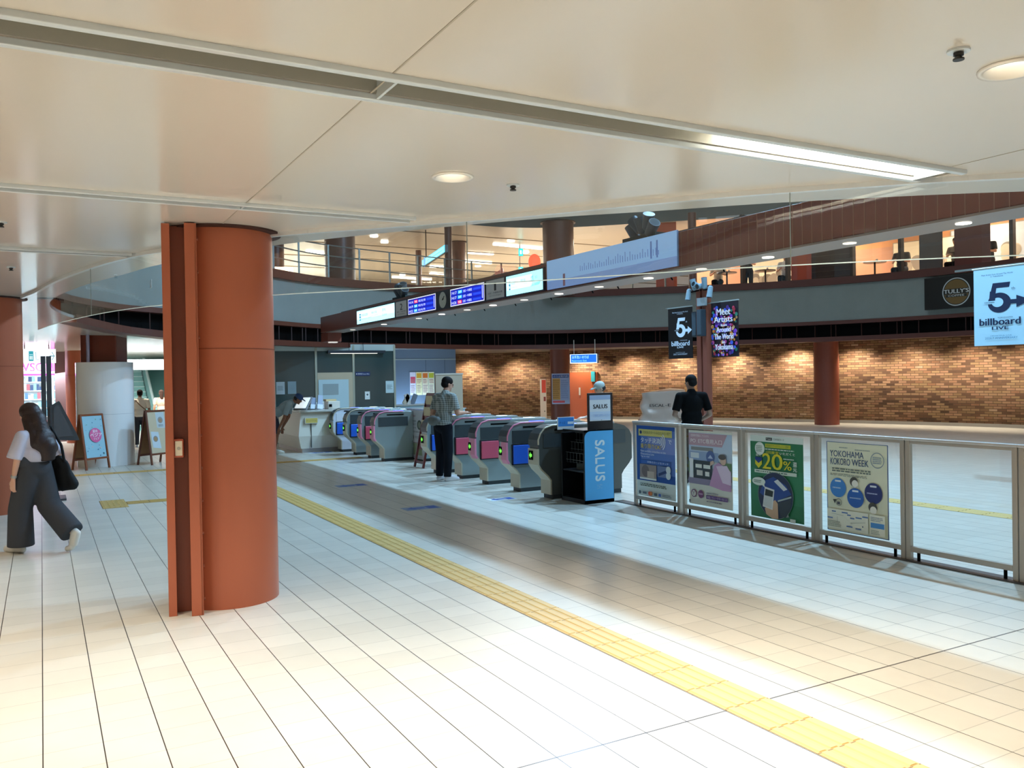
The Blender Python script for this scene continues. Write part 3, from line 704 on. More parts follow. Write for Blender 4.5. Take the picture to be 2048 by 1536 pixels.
for (px, d, r, lab) in ((1117, 28.4, 0.52, 'wide dark brown round column of the upper floor right of the red lamp glow'), (917, 32.0, 0.27, 'slim brown column of the upper floor beside the glass joint'),
                        (680, 26.3, 0.47, 'broad brown column of the upper floor above the left lit sign'), (551, 26.0, 0.26, 'reddish brown upper floor column next to the foreground column'),
                        (897, 27.5, 0.12, 'narrow dark brown post of the upper floor left of the slim column'), (1385, 27.0, 0.13, 'narrow brown post of the upper floor behind the beam banner'), (837, 34, 0.12, 'thin brown post of the upper floor far back')):
    dd = _ray(px, 520); k_ = d; x, y = dd.x*k_, dd.y*k_
    round_column('upper_column', x, y, r, 6.85 if px != 917 else 6.84, lab, UR, z0=4.42, collar=(px in (1117, 917)), seam=False)

# ================================================================== upper-floor railing, cafe front
MET = mat('#7B7F7C', rough=0.4, metal=0.6); DKM = mat('#3B332F', rough=0.45)
def rim_i(px, py=560, dd=0.0):
    d = _ray(px, py); best = None
    for i in range(NR):
        p = off(i, dd)
        if d.x*p.x+d.y*p.y <= 0 or math.hypot(*p) < 17: continue
        c = abs(p.x*d.y-p.y*d.x)/math.hypot(d.x, d.y)
        if best is None or c < best[0]: best = (c, i)
    return best[1]
iL, iR = rim_i(560), rim_i(1365)
step = 1 if ((iR-iL) % NR) < NR/2 else -1
idx = []
i = iL
while i != iR: idx.append(i); i = (i+step) % NR
rail = thing('upper_railing', (off(iL, 0.3).x, off(iL, 0.3).y, 4.42), 'glass and steel railing along the far edge of the upper floor', 'railing')
for z in (4.95, 5.25, 5.55):
    b = MB()
    for a, c in zip(idx, idx[1:]):
        p, q = off(a, 0.15), off(c, 0.15); b.bar((p.x, p.y, z), (q.x, q.y, z), 0.03, 0.03, MET)
    b.build('rail', rail)
for k, a in enumerate(idx[::4]):
    p = off(a, 0.15); b = MB(); b.bar((p.x, p.y, 4.6), (p.x, p.y, 5.56), 0.045, 0.045, MET); b.build('post', rail)
b = MB()
for a, c in zip(idx, idx[1:]):
    p, q = off(a, 0.12), off(c, 0.12)
    b.add([(p.x, p.y, 4.6), (q.x, q.y, 4.6), (q.x, q.y, 5.5), (p.x, p.y, 5.5)], [(0, 1, 2, 3)], GLASS)
b.build('glass_infill', rail)
# sloped escalator side seen behind the railing
b = MB(); p = Vector(_ray(970, 560))*34; q = Vector(_ray(1006, 541))*34; r_ = Vector(_ray(1006, 566))*34
b.prism([(p.x-1.0, p.y+0.5, 4.42), (q.x, q.y, 4.42), (q.x, q.y, 6.1), (p.x-1.0, p.y+0.5, 4.9)], (0.3, 0.5, 0), mat('#6E5F5C', rough=0.5))
tag(b.build('escalator_side_wall'), 'sloping grey-brown escalator side wall on the upper floor, behind the slim column', 'escalator wall')

# cafe: back wall, mullions, orange pillars
i0, i1 = rim_i(1385, 520), rim_i(2040, 500)
CW = []
i = i0; st = 1 if ((i1-i0) % NR) < NR/2 else -1
while True:
    CW.append(i)
    if i == i1: break
    i = (i+st) % NR
for _ in range(6): i = (i+st) % NR; CW.append(i)
WOOD = mat('#C88A57', rough=0.6, vary=0.18, vscale=2.2); PINKW = mat('#B98568', rough=0.6, vary=0.1)
b = MB()
for a, c in zip(CW, CW[1:]):
    p, q = off(a, 4.6), off(c, 4.6)
    b.add([(p.x, p.y, 4.42), (q.x, q.y, 4.42), (q.x, q.y, 6.0), (p.x, p.y, 6.0)], [(0, 1, 2, 3)], PINKW)
    b.add([(p.x, p.y, 6.0), (q.x, q.y, 6.0), (q.x, q.y, 6.85), (p.x, p.y, 6.85)], [(0, 1, 2, 3)], WOOD)
struct(b, 'wall_cafe_back')
def on_rim_thing(px, d_off):
    i = rim_i(px, 540, d_off); return off(i, d_off)
for (px, w, col, lab) in ((1599, 0.62, '#C8502C', 'orange-red cafe pillar of the upper floor, left of the grey shutter'), (1335, 0.7, '#C25A34', 'orange-red panel of the upper floor left of the lamp pole'),
                          (1950, 0.9, '#6A322A', 'dark maroon cafe pillar of the upper floor near the white banner'), (1872, 0.62, '#5B4A40', 'brown cafe pillar of the upper floor above the coffee sign')):
    p = on_rim_thing(px, 0.9); d = Vector(_ray(px, 540)).normalized(); t_ = Vector((d.y, -d.x, 0)).normalized()
    b = MB(); b.M = Matrix.Translation((p.x, p.y, 0)) @ Matrix.Rotation(math.atan2(t_.y, t_.x), 4, 'Z'); b.box((-w/2, -0.15, 4.42), (w/2, 0.15, 6.85), mat(col, rough=0.5))
    tag(b.build('cafe_pillar', bevel=0.01), lab, 'pillar')
mull = thing('cafe_window_front', (off(CW[4], 0.2).x, off(CW[4], 0.2).y, 4.6), 'glazed cafe front with dark mullions along the right side of the upper floor', 'shop front')
for px in (1585, 1711, 1808, 2019, 1480):
    p = on_rim_thing(px, 0.2); b = MB(); b.bar((p.x, p.y, 4.6), (p.x, p.y, 6.85), 0.10, 0.14, DKM); b.build('mullion', mull)
b = MB()
for a, c in zip(CW, CW[1:]):
    p, q = off(a, 0.22), off(c, 0.22); b.add([(p.x, p.y, 4.6), (q.x, q.y, 4.6), (q.x, q.y, 6.85), (p.x, p.y, 6.85)], [(0, 1, 2, 3)], GLASS)
b.build('glazing', mull)
# framed pictures on the cafe wall, shutter
def cafe_panel(px, z0, z1, w, col, lab, cat, name, doff=4.42, deco=None):
    p = on_rim_thing(px, doff); d = Vector((p.x-CEN.x, p.y-CEN.y)).normalized(); r = Vector((d.y, -d.x, 0))
    t = thing(name, (p.x, p.y, z0), lab, cat)
    b = MB(); c = Vector((p.x, p.y, 0)); b.bar((p.x-r.x*w/2, p.y-r.y*w/2, (z0+z1)/2), (p.x+r.x*w/2, p.y+r.y*w/2, (z0+z1)/2), 0.06, z1-z0, mat('#8B7B68', rough=0.5)); b.build('frame', t)
    b = MB(); o = c-r*w/2*0.97-Vector((d.x, d.y, 0))*0.04; P_ = Print(b, (o.x, o.y, z0+0.03), r, (0, 0, 1), w*0.97, z1-z0-0.06)
    P_.rect(0, 0, 1, 1, col)
    for k in range(9):
        P_.disc(random.uniform(0.15, 0.85), random.uniform(0.12, 0.4), random.uniform(0.05, 0.12), random.choice(['#8E8274', '#A59885', '#6E655A']))
    b.build('picture', t)
cafe_panel(1848, 5.0, 6.1, 2.2, '#CFC2A8', 'large pale framed picture on the cafe wall above the coffee sign', 'picture', 'wall_picture')
cafe_panel(1987, 5.0, 6.3, 2.4, '#A9ADB4', 'large grey framed picture on the cafe wall near the white banner', 'picture', 'wall_picture')
cafe_panel(1560, 4.9, 6.3, 2.0, '#D9CDB6', 'pale framed picture on the cafe wall behind the seated customer', 'picture', 'wall_picture')
p = on_rim_thing(1650, 1.2); d = (p-CEN).normalized()
b = MB(); b.bar((p.x-d.y*0.95, p.y+d.x*0.95, 5.6), (p.x+d.y*0.95, p.y-d.x*0.95, 5.6), 0.1, 2.3, mat('#4D3A30', rough=0.6)); 
for k in range(12): b.bar((p.x-d.y*0.95-d.x*0.06, p.y+d.x*0.95-d.y*0.06, 4.6+k*0.17), (p.x+d.y*0.95-d.x*0.06, p.y-d.x*0.95-d.y*0.06, 4.6+k*0.17), 0.02, 0.02, mat('#62503F'))
tag(b.build('roller_shutter'), 'dark brown slatted shutter of the upper floor between orange pillar and cafe', 'shutter')
# blue lit sign hanging in the upper hall and exit signs
def hang_sign(name, pts_px, dist, lab, face, emit, th=0.1, cat='sign', rods=True):
    a = Vector(EYE)+Vector(_ray(*pts_px[0]))*dist[0]; c = Vector(EYE)+Vector(_ray(*pts_px[1]))*dist[1]
    w = math.hypot(c.x-a.x, c.y-a.y); h = pts_px[2]*dist[0]/FPX
    r = Vector((c.x-a.x, c.y-a.y, 0)).normalized(); n = r.cross(Vector((0, 0, 1)))
    t = thing(name, (a.x, a.y, a.z-h), lab, cat)
    b = MB(); b.M = Matrix.Translation((a.x, a.y, a.z)) @ Matrix.Rotation(math.atan2(r.y, r.x), 4, 'Z'); b.box((0, 0.0, -h), (w, th, 0), mat('#5C6A70', rough=0.4)); b.build('casing', t)
    b = MB(); o = Vector((a.x, a.y, a.z-h))+n*0.002; P_ = Print(b, o, r, (0, 0, 1), w, h, emit); face(P_); b.build('sign_face', t)
    return t, a, c, w, h
def blue_face(P_):
    P_.rect(0, 0, 1, 1, '#3FC6EE'); P_.rect(0.03, 0.1, 0.97, 0.9, '#7BE3F8'); P_.disc(0.12, 0.5, 0.05, '#2E86B8'); P_.rect(0.25, 0.4, 0.9, 0.55, '#49B8DC')
t, a, c, w, h = hang_sign('hanging_sign', ((844, 521), (890, 506), 13), (30, 26.5), 'bright cyan sign hanging in the upper hall left of the slim column', blue_face, 1.3)
b = MB(); b.bar((a.x+(c.x-a.x)*.2, a.y+(c.y-a.y)*.2, a.z), (a.x+(c.x-a.x)*.2, a.y+(c.y-a.y)*.2, 6.85), 0.03, 0.03, DKM); b.build('hanger', t)
def teal(P_): P_.rect(0, 0, 1, 1, '#1FC7C9'); P_.rect(0.3, 0.25, 0.7, 0.75, '#D8FFFF')
for px, lab in (((1037, 497, 15, 33), 'tall teal emergency exit sign in the upper hall, upper one'), ((1037, 534, 10, 34), 'teal emergency exit sign in the upper hall, just above the Gate sign')):
    t, a, c, w, h = hang_sign('exit_sign', ((px[0], px[1]), (px[0]+9, px[1]), px[2]), (px[3], px[3]), lab, teal, 1.2)
    b = MB(); b.bar((a.x+w/2, a.y+0.05, a.z), (a.x+w/2, a.y+0.05, 6.85), 0.03, 0.03, DKM); b.build('hanger', t)
# glowing red globe lamp beside the wide column
t = thing('globe_lamp', (0, 0, 0), 'glowing red globe lamp on the upper floor left of the wide dark column', 'lamp')
g = EYE+Vector(_ray(1069, 524))*27.5; _origin[t.name] = Vector(g); t.location = g
b = MB(); b.ell(g, (0.2, 0.2, 0.26), mat('#FF5A3C', emit=1.2), 20, 12); b.build('globe', t)
b = MB(); b.cyl((g.x, g.y), 0.05, 4.42, g.z-0.24, DKM, 12); b.build('stand', t)

# coffee shop sign on the fascia
p0 = EYE+Vector(_ray(1848, 585))*27; 
i = rim_i(1848, 585); a = off(i, -0.02); j = i
d_ = 0
while d_ < 2.35: j2 = (j+st) % NR; d_ += (RIM[j2]-RIM[j]).length; j = j2
c = off(j, -0.02); r = (Vector((c.x, c.y, 0))-Vector((a.x, a.y, 0))); w = r.length; r = r.normalized(); n = r.cross(Vector((0, 0, 1)))
if n.dot(Vector((-a.x, -a.y, 0))) < 0: n = -n
t = thing('coffee_shop_sign', (a.x, a.y, 3.45), 'black coffee shop sign with round emblem on the grey fascia', 'sign')
b = MB(); m4 = Matrix.Translation((a.x, a.y, 0)) @ Matrix.Rotation(math.atan2(r.y, r.x), 4, 'Z')
b.M = m4; b.box((0, -0.16, 3.42), (w, -0.04, 4.31), mat('#0C0F0E', rough=0.35)); b.build('panel', t)
b = MB(); P_ = Print(b, Vector((a.x, a.y, 3.42))+n*0.163, r, (0, 0, 1), w, 0.89)
cx_ = 0.37
P_.disc(cx_, 0.5, 0.158, '#BFC4C2', seg=48); P_.disc(cx_, 0.5, 0.147, '#1E1B14', seg=48); P_.disc(cx_, 0.5, 0.138, '#6E5426', seg=48)
P_.rect(cx_-0.142, 0.43, cx_+0.142, 0.60, '#26241E'); P_.rect(cx_-0.12, 0.34, cx_+0.12, 0.42, '#26241E')
P_.text("TULLY'S", cx_-0.14, 0.46, cx_+0.14, 0.585, '#D9DDDA', bold=0.002); P_.text('COFFEE', cx_-0.09, 0.355, cx_+0.09, 0.415, '#C9CCC8')
b.build('emblem', t)
# ================================================================== barrier fence
STEEL = mat('#B8AD9F', rough=0.38, metal=0.45); STEELW = mat('#D6D0C8', rough=0.3, metal=0.45)
FX = 6.92
PAN = [(9.07, 8.23), (8.09, 7.17), (7.05, 6.13), (6.02, 5.09), (4.99, 4.06), (3.96, 3.03), (2.93, 2.00)]
PL = ['steel framed glass barrier panel holding the blue tap-payment poster', 'steel framed glass barrier panel holding the purple poster of a toll gate', 'steel framed glass barrier panel holding the green 20% poster',
      'steel framed glass barrier panel holding the pale yellow event poster', 'steel framed clear glass barrier panel without a poster', 'steel framed glass barrier panel cut by the right edge of the picture', 'steel framed glass barrier panel outside the right edge']
for k, (ya, yb) in enumerate(PAN):
    t = thing('barrier_panel', (FX, (ya+yb)/2, 0), PL[k], 'barrier')
    b = MB(); w = 0.045
    b.box((FX-0.02, yb-w, 0.0), (FX+0.025, yb, 1.10), STEEL); b.build('post', t, bevel=0.004)
    b = MB(); b.box((FX-0.02, ya, 0.0), (FX+0.025, ya+w, 1.10), STEEL); b.build('post', t, bevel=0.004)
    b = MB(); b.box((FX-0.028, yb-0.05, 1.10), (FX+0.035, ya+0.05, 1.125), STEELW); b.box((FX-0.015, yb, 1.07), (FX+0.02, ya, 1.10), STEEL); b.build('top_rail', t, bevel=0.005)
    b = MB(); b.box((FX-0.02, yb, 0.085), (FX+0.025, ya, 0.135), STEEL); b.build('bottom_rail', t, bevel=0.004)
    b = MB(); b.box((FX-0.003, yb+0.002, 0.135), (FX+0.003, ya-0.002, 1.07), GLASS); b.build('glass_pane', t)
    for yy in (ya-0.07, yb+0.07):
        b = MB(); b.cyl((FX, yy), 0.014, 0.0, 0.085, BLACK, 12); b.build('foot', t)
b = MB(); b.box((FX-0.06, 2.0, 0.0), (FX+0.09, 9.5, 0.012), mat('#5F5955', rough=0.4, metal=0.5)); tag(b.build('floor_rail'), 'flat dark steel rail on the floor under the glass barrier', 'floor rail')

def poster(k, y0, y1, z0, z1, lab, face, base='#EDEFE6'):
    t = thing('poster', (FX-0.01, (y0+y1)/2, z0), lab, 'poster')
    b = MB(); b.box((FX-0.0075, y1, z0), (FX-0.0045, y0, z1), mat(base, rough=0.55)); b.build('sheet', t)
    b = MB(); p = xprint(b, FX-0.008, y0, y1, z0, z1, 0, 0.45); face(p); b.build('print', t)
def p_blue(p):
    p.rect(0, 0, 1, 1, '#DCE6DF'); p.rect(0.0, 0.22, 1, 1, '#1D4E9E'); p.rect(0.12, 0.33, 1, 0.94, '#5A79BE'); p.rect(0.3, 0.62, 1, 0.84, '#7F8FCB')
    p.rect(0.06, 0.85, 0.93, 0.945, '#D6CB74'); p.disc(0.12, 0.9, 0.03, '#31406E'); p.text('7/29(水)スタート!みなとみらい線で', 0.18, 0.872, 0.9, 0.925, '#7B7A45')
    p.text('タッチ決済', 0.12, 0.755, 0.62, 0.83, '#F4F7F5', bold=0.004)
    for i, r in enumerate((0.05, 0.09, 0.13, 0.17)): p.ring(0.60, 0.785, r, 0.018, '#F4F7F5', -50, 50, 16)
    p.text('で', 0.84, 0.765, 0.93, 0.82, '#F4F7F5', bold=0.004)
    p.text('乗り降りOK!', 0.12, 0.675, 0.66, 0.745, '#E0C558', bold=0.004)
    p.text('Now available contactless on the', 0.12, 0.625, 0.78, 0.655, '#E8EEF4'); p.text('Minatomirai Line', 0.12, 0.585, 0.48, 0.613, '#E8EEF4'); p.text('Tap to ride!', 0.12, 0.545, 0.36, 0.575, '#E8EEF4')
    p.rect(0.14, 0.465, 0.9, 0.515, '#3D63AE'); p.text('対象のカードをタッチ', 0.3, 0.475, 0.85, 0.505, '#DDE6F2')
    p.rect(0.1, 0.24, 0.54, 0.45, '#A08E84'); p.disc(0.25, 0.36, 0.1, '#7B6A64'); p.rect(0.3, 0.27, 0.48, 0.36, '#C9B7A6'); p.rect(0.1, 0.24, 0.54, 0.265, '#E9ECE6')
    p.rect(0.57, 0.3, 0.9, 0.45, '#6F7FA6'); p.poly([(0.6, 0.31), (0.85, 0.38), (0.85, 0.42), (0.6, 0.35)], '#2D3D6B'); p.disc(0.85, 0.41, 0.06, '#DCE3E4'); p.disc(0.85, 0.33, 0.06, '#DCE3E4')
    p.lines(0.12, 0.14, 0.9, 0.19, 2, '#6C7566'); p.disc(0.1, 0.05, 0.03, '#5B6570'); p.rect(0.18, 0.035, 0.28, 0.065, '#6A7480')
    p.disc(0.36, 0.05, 0.035, '#D8402C'); p.disc(0.40, 0.05, 0.035, '#E07A2A'); p.rect(0.48, 0.03, 0.56, 0.07, '#4A5560'); p.rect(0.6, 0.03, 0.66, 0.07, '#3F6AC0')
    p.lines(0.7, 0.03, 0.94, 0.07, 2, '#6A7480')
def p_purple(p):
    p.rect(0, 0, 1, 1, '#E6E8DA'); p.rect(0, 0.28, 1, 0.97, '#CBD6DE'); p.rect(0, 0.62, 1, 0.97, '#C2D4E6')
    p.poly([(0.0, 0.80), (0.78, 0.80), (0.9, 0.965), (0.0, 0.965)], '#C2A0AC'); p.text('定期券売場はこちらから', 0.05, 0.915, 0.48, 0.95, '#F5F3F0'); p.text('PO  ETC専用入口', 0.05, 0.83, 0.78, 0.895, '#F5F3F0', bold=0.003)
    p.rect(0.06, 0.735, 0.58, 0.78, '#8F908E'); p.rect(0.0, 0.60, 0.7, 0.72, '#98AECF'); p.rect(0.05, 0.63, 0.25, 0.70, '#DFE6EA'); p.disc(0.52, 0.66, 0.1, '#5B6FA4'); p.poly([(0.46, 0.64), (0.58, 0.64), (0.52, 0.69)], '#BFCBE2')
    p.rect(0.0, 0.36, 1, 0.5, '#9A93A2'); p.rect(0.0, 0.42, 0.12, 0.58, '#7E9A6C'); p.rect(0.8, 0.45, 1, 0.6, '#6E8F66')
    p.rect(0.12, 0.34, 0.56, 0.60, '#3B4248'); p.rect(0.17, 0.5, 0.32, 0.55, '#E9EAE0'); p.rect(0.36, 0.5, 0.52, 0.55, '#E9EAE0'); p.rect(0.2, 0.40, 0.34, 0.47, '#D3CFC8'); p.rect(0.40, 0.40, 0.50, 0.46, '#F0EEE6')
    p.poly([(0.03, 0.30), (0.12, 0.30), (0.12, 0.62), (0.03, 0.62)], '#EDEFF0'); p.rect(0.0, 0.28, 0.6, 0.36, '#8D86A0')
    p.poly([(0.5, 0.28), (0.62, 0.56), (0.72, 0.60), (0.84, 0.55), (0.99, 0.50), (0.99, 0.24), (0.8, 0.24)], '#C79ABF'); p.poly([(0.66, 0.55), (0.9, 0.57), (0.99, 0.48), (0.99, 0.32), (0.8, 0.34)], '#E8D3E6')
    p.disc(0.82, 0.63, 0.07, '#D9B8A2'); p.disc(0.80, 0.675, 0.085, '#5A5552', ry=0.035); p.poly([(0.52, 0.54), (0.62, 0.58), (0.6, 0.62), (0.53, 0.60)], '#D9B8A2')
    p.disc(0.13, 0.15, 0.065, '#7B4170'); p.disc(0.13, 0.15, 0.05, '#E6E8DA'); p.text('Y', 0.095, 0.125, 0.165, 0.178, '#7B4170'); p.disc(0.30, 0.15, 0.065, '#7B4170'); p.rect(0.25, 0.14, 0.35, 0.165, '#B68BB0')
    p.rect(0.43, 0.10, 0.92, 0.15, '#6D4A86'); p.text('特急・ウィークデーカード', 0.45, 0.108, 0.90, 0.142, '#EFE7F2'); p.lines(0.44, 0.165, 0.75, 0.19, 1, '#8A8490'); p.lines(0.44, 0.055, 0.82, 0.08, 1, '#8A8490'); p.rect(0.02, 0.02, 0.06, 0.06, '#6E7470')
def p_green(p):
    p.rect(0, 0, 1, 1, '#DDE8DF'); p.rect(0, 0, 1, 0.925, '#2F7A50'); p.rect(0, 0.2, 1, 0.6, '#35835A')
    p.rect(0.31, 0.945, 0.43, 0.98, '#2E3432'); p.text('P mark', 0.325, 0.952, 0.415, 0.974, '#E6ECE6'); p.text('三井住友カード', 0.46, 0.95, 0.66, 0.975, '#4F5A55')
    p.disc(0.19, 0.84, 0.095, '#E4ECE4'); p.lines(0.12, 0.80, 0.26, 0.88, 4, '#7E9A88'); p.rect(0.30, 0.86, 0.78, 0.905, '#C7C93A'); p.text('新登録ダイナースでクレジット登録で', 0.32, 0.868, 0.76, 0.898, '#3F6A40')
    p.lines(0.3, 0.83, 0.85, 0.85, 1, '#DCE8DC'); p.text('1回乗車', 0.32, 0.785, 0.56, 0.82, '#D9D23A', bold=0.003); p.text('いただくと', 0.58, 0.785, 0.86, 0.815, '#E8F0E6', bold=0.003)
    p.text('最大', 0.12, 0.745, 0.22, 0.775, '#E8F0E6'); p.poly([(0.105, 0.735), (0.24, 0.735), (0.24, 0.66), (0.172, 0.63), (0.105, 0.66)], '#24408A'); p.poly([(0.105, 0.70), (0.172, 0.66), (0.24, 0.70), (0.24, 0.65), (0.172, 0.60), (0.105, 0.65)], '#E2D52E')
    p.text('2', 0.25, 0.60, 0.41, 0.79, '#E2D52E', bold=0.008); p.text('0', 0.43, 0.60, 0.63, 0.79, '#E2D52E', bold=0.010); p.text('%', 0.65, 0.61, 0.80, 0.715, '#E2D52E', bold=0.005)
    p.text('還', 0.83, 0.66, 0.90, 0.715, '#E8F0E6', bold=0.004); p.text('元', 0.83, 0.60, 0.90, 0.65, '#E8F0E6', bold=0.004); p.lines(0.66, 0.73, 0.9, 0.75, 1, '#DCE8DC')
    p.rect(0.10, 0.545, 0.90, 0.585, '#D5DFCE'); p.lines(0.13, 0.555, 0.87, 0.576, 1, '#59745F')
    p.disc(0.5, 0.29, 0.335, '#8FA79A', seg=48); p.disc(0.5, 0.29, 0.33, '#2B3550', seg=48); p.poly([(0.28, 0.45), (0.47, 0.515), (0.7, 0.43), (0.8, 0.33), (0.45, 0.2), (0.2, 0.3)], '#2D4D96')
    p.poly([(0.48, 0.46), (0.55, 0.49), (0.73, 0.385), (0.66, 0.36)], '#D9DEE0'); p.poly([(0.55, 0.24), (0.80, 0.31), (0.80, 0.29), (0.55, 0.22)], '#AFC0BE'); p.poly([(0.60, 0.22), (0.64, 0.22), (0.76, 0.06), (0.70, 0.05)], '#8F9E9A'); p.poly([(0.55, 0.2), (0.8, 0.28), (0.78, 0.15), (0.7, 0.05), (0.6, 0.04)], '#39424B')
    p.poly([(0.30, 0.12), (0.33, 0.05), (0.45, -0.02+0.03), (0.56, 0.02), (0.55, 0.2), (0.5, 0.24)], '#D8B796'); p.poly([(0.26, 0.14), (0.31, 0.385), (0.49, 0.36), (0.45, 0.115)], '#E9ECEC'); p.poly([(0.275, 0.16), (0.32, 0.365), (0.475, 0.345), (0.43, 0.13)], '#D9DEDC'); p.poly([(0.305, 0.28), (0.32, 0.36), (0.47, 0.34), (0.455, 0.27)], '#2E3330')
    p.disc(0.19, 0.44, 0.13, '#E2EAE0', ry=0.05); p.poly([(0.24, 0.41), (0.30, 0.42), (0.31, 0.37)], '#E2EAE0'); p.lines(0.10, 0.42, 0.27, 0.46, 2, '#6E8A76'); p.rect(0.78, 0.0, 0.88, 0.045, '#E3EADF')
def p_yoko(p):
    p.rect(0, 0, 1, 1, '#24508C'); p.rect(0.012, 0.008, 0.988, 0.994, '#E4E6CC'); p.lines(0.22, 0.93, 0.40, 0.95, 1, '#8FA0A0'); p.lines(0.48, 0.915, 0.74, 0.935, 1, '#9AA6A0')
    p.text('YOKOHAMA', 0.06, 0.835, 0.62, 0.905, '#4A5F7E', bold=0.003); p.text('KOKORO', 0.07, 0.745, 0.40, 0.82, '#4A5F7E', bold=0.003); p.text('WEEK', 0.43, 0.75, 0.70, 0.82, '#4A5F7E', bold=0.003)
    p.ring(0.84, 0.83, 0.105, 0.008, '#6C86A2'); p.lines(0.77, 0.79, 0.91, 0.87, 4, '#8FA2B2', ragged=0.1); p.lines(0.1, 0.665, 0.86, 0.715, 2, '#6F7A72'); p.lines(0.07, 0.62, 0.8, 0.65, 2, '#A0A89C')
    p.disc(0.20, 0.49, 0.135, '#3F86D0'); p.rect(0.15, 0.555, 0.25, 0.575, '#DDE8F2'); p.lines(0.11, 0.475, 0.29, 0.5, 1, '#BFD6EC')
    p.disc(0.49, 0.40, 0.135, '#2A62B4'); p.rect(0.44, 0.465, 0.54, 0.485, '#DDE8F2'); p.lines(0.40, 0.385, 0.58, 0.41, 1, '#A9C4E6'); p.disc(0.78, 0.475, 0.14, '#2A3672'); p.rect(0.73, 0.54, 0.83, 0.56, '#DDE8F2'); p.lines(0.68, 0.46, 0.88, 0.485, 1, '#A9B4DA')
    p.disc(0.47, 0.575, 0.065, '#4F4A42'); p.disc(0.49, 0.555, 0.052, '#F1EFE2'); p.disc(0.77, 0.325, 0.068, '#4F4A42'); p.disc(0.78, 0.295, 0.052, '#F1EFE2')
    p.poly([(0.12, 0.355), (0.18, 0.36), (0.15, 0.31)], '#4F4A42'); p.ring(0.22, 0.33, 0.05, 0.006, '#4F4A42'); p.rect(0.19, 0.305, 0.24, 0.335, '#3F4654')
    p.rect(0.02, 0.03, 0.70, 0.25, '#EEF0DF')
    for (x, y, w) in ((0.1, 0.215, 0.07), (0.27, 0.215, 0.1), (0.36, 0.195, 0.06), (0.41, 0.165, 0.07), (0.5, 0.18, 0.1), (0.61, 0.2, 0.09), (0.03, 0.14, 0.09), (0.35, 0.07, 0.1), (0.5, 0.06, 0.09)):
        p.rect(x, y, x+w, y+0.014, '#5C7FB4')
    for (a, c, d, e) in ((0.1, 0.2, 0.3, 0.19), (0.3, 0.19, 0.42, 0.12), (0.42, 0.12, 0.66, 0.15), (0.2, 0.17, 0.2, 0.1)):
        p.poly([(a, c), (d, e), (d+0.004, e-0.003), (a+0.004, c-0.003)], '#8F9A94')
    p.disc(0.62, 0.1, 0.01, '#3A4A5A'); p.lines(0.04, 0.05, 0.28, 0.12, 4, '#A7AF9F'); p.rect(0.73, 0.03, 0.97, 0.25, '#EEF0DF'); p.lines(0.75, 0.18, 0.95, 0.23, 3, '#8A94A0'); p.rect(0.75, 0.11, 0.96, 0.165, '#4E93D6'); p.lines(0.75, 0.04, 0.9, 0.09, 3, '#A7AF9F')
poster(0, 9.05, 8.27, 0.145, 1.075, 'blue and yellow tap-payment poster on the barrier beside the dark magazine rack', p_blue)
poster(1, 8.01, 7.27, 0.16, 1.055, 'pale purple poster of a toll gate and a waving figure on the barrier', p_purple)
poster(2, 6.98, 6.23, 0.15, 1.05, 'green 20% cashback poster on the glass barrier', p_green)
poster(3, 5.93, 5.22, 0.15, 1.04, 'pale yellow YOKOHAMA KOKORO WEEK poster on the glass barrier', p_yoko)

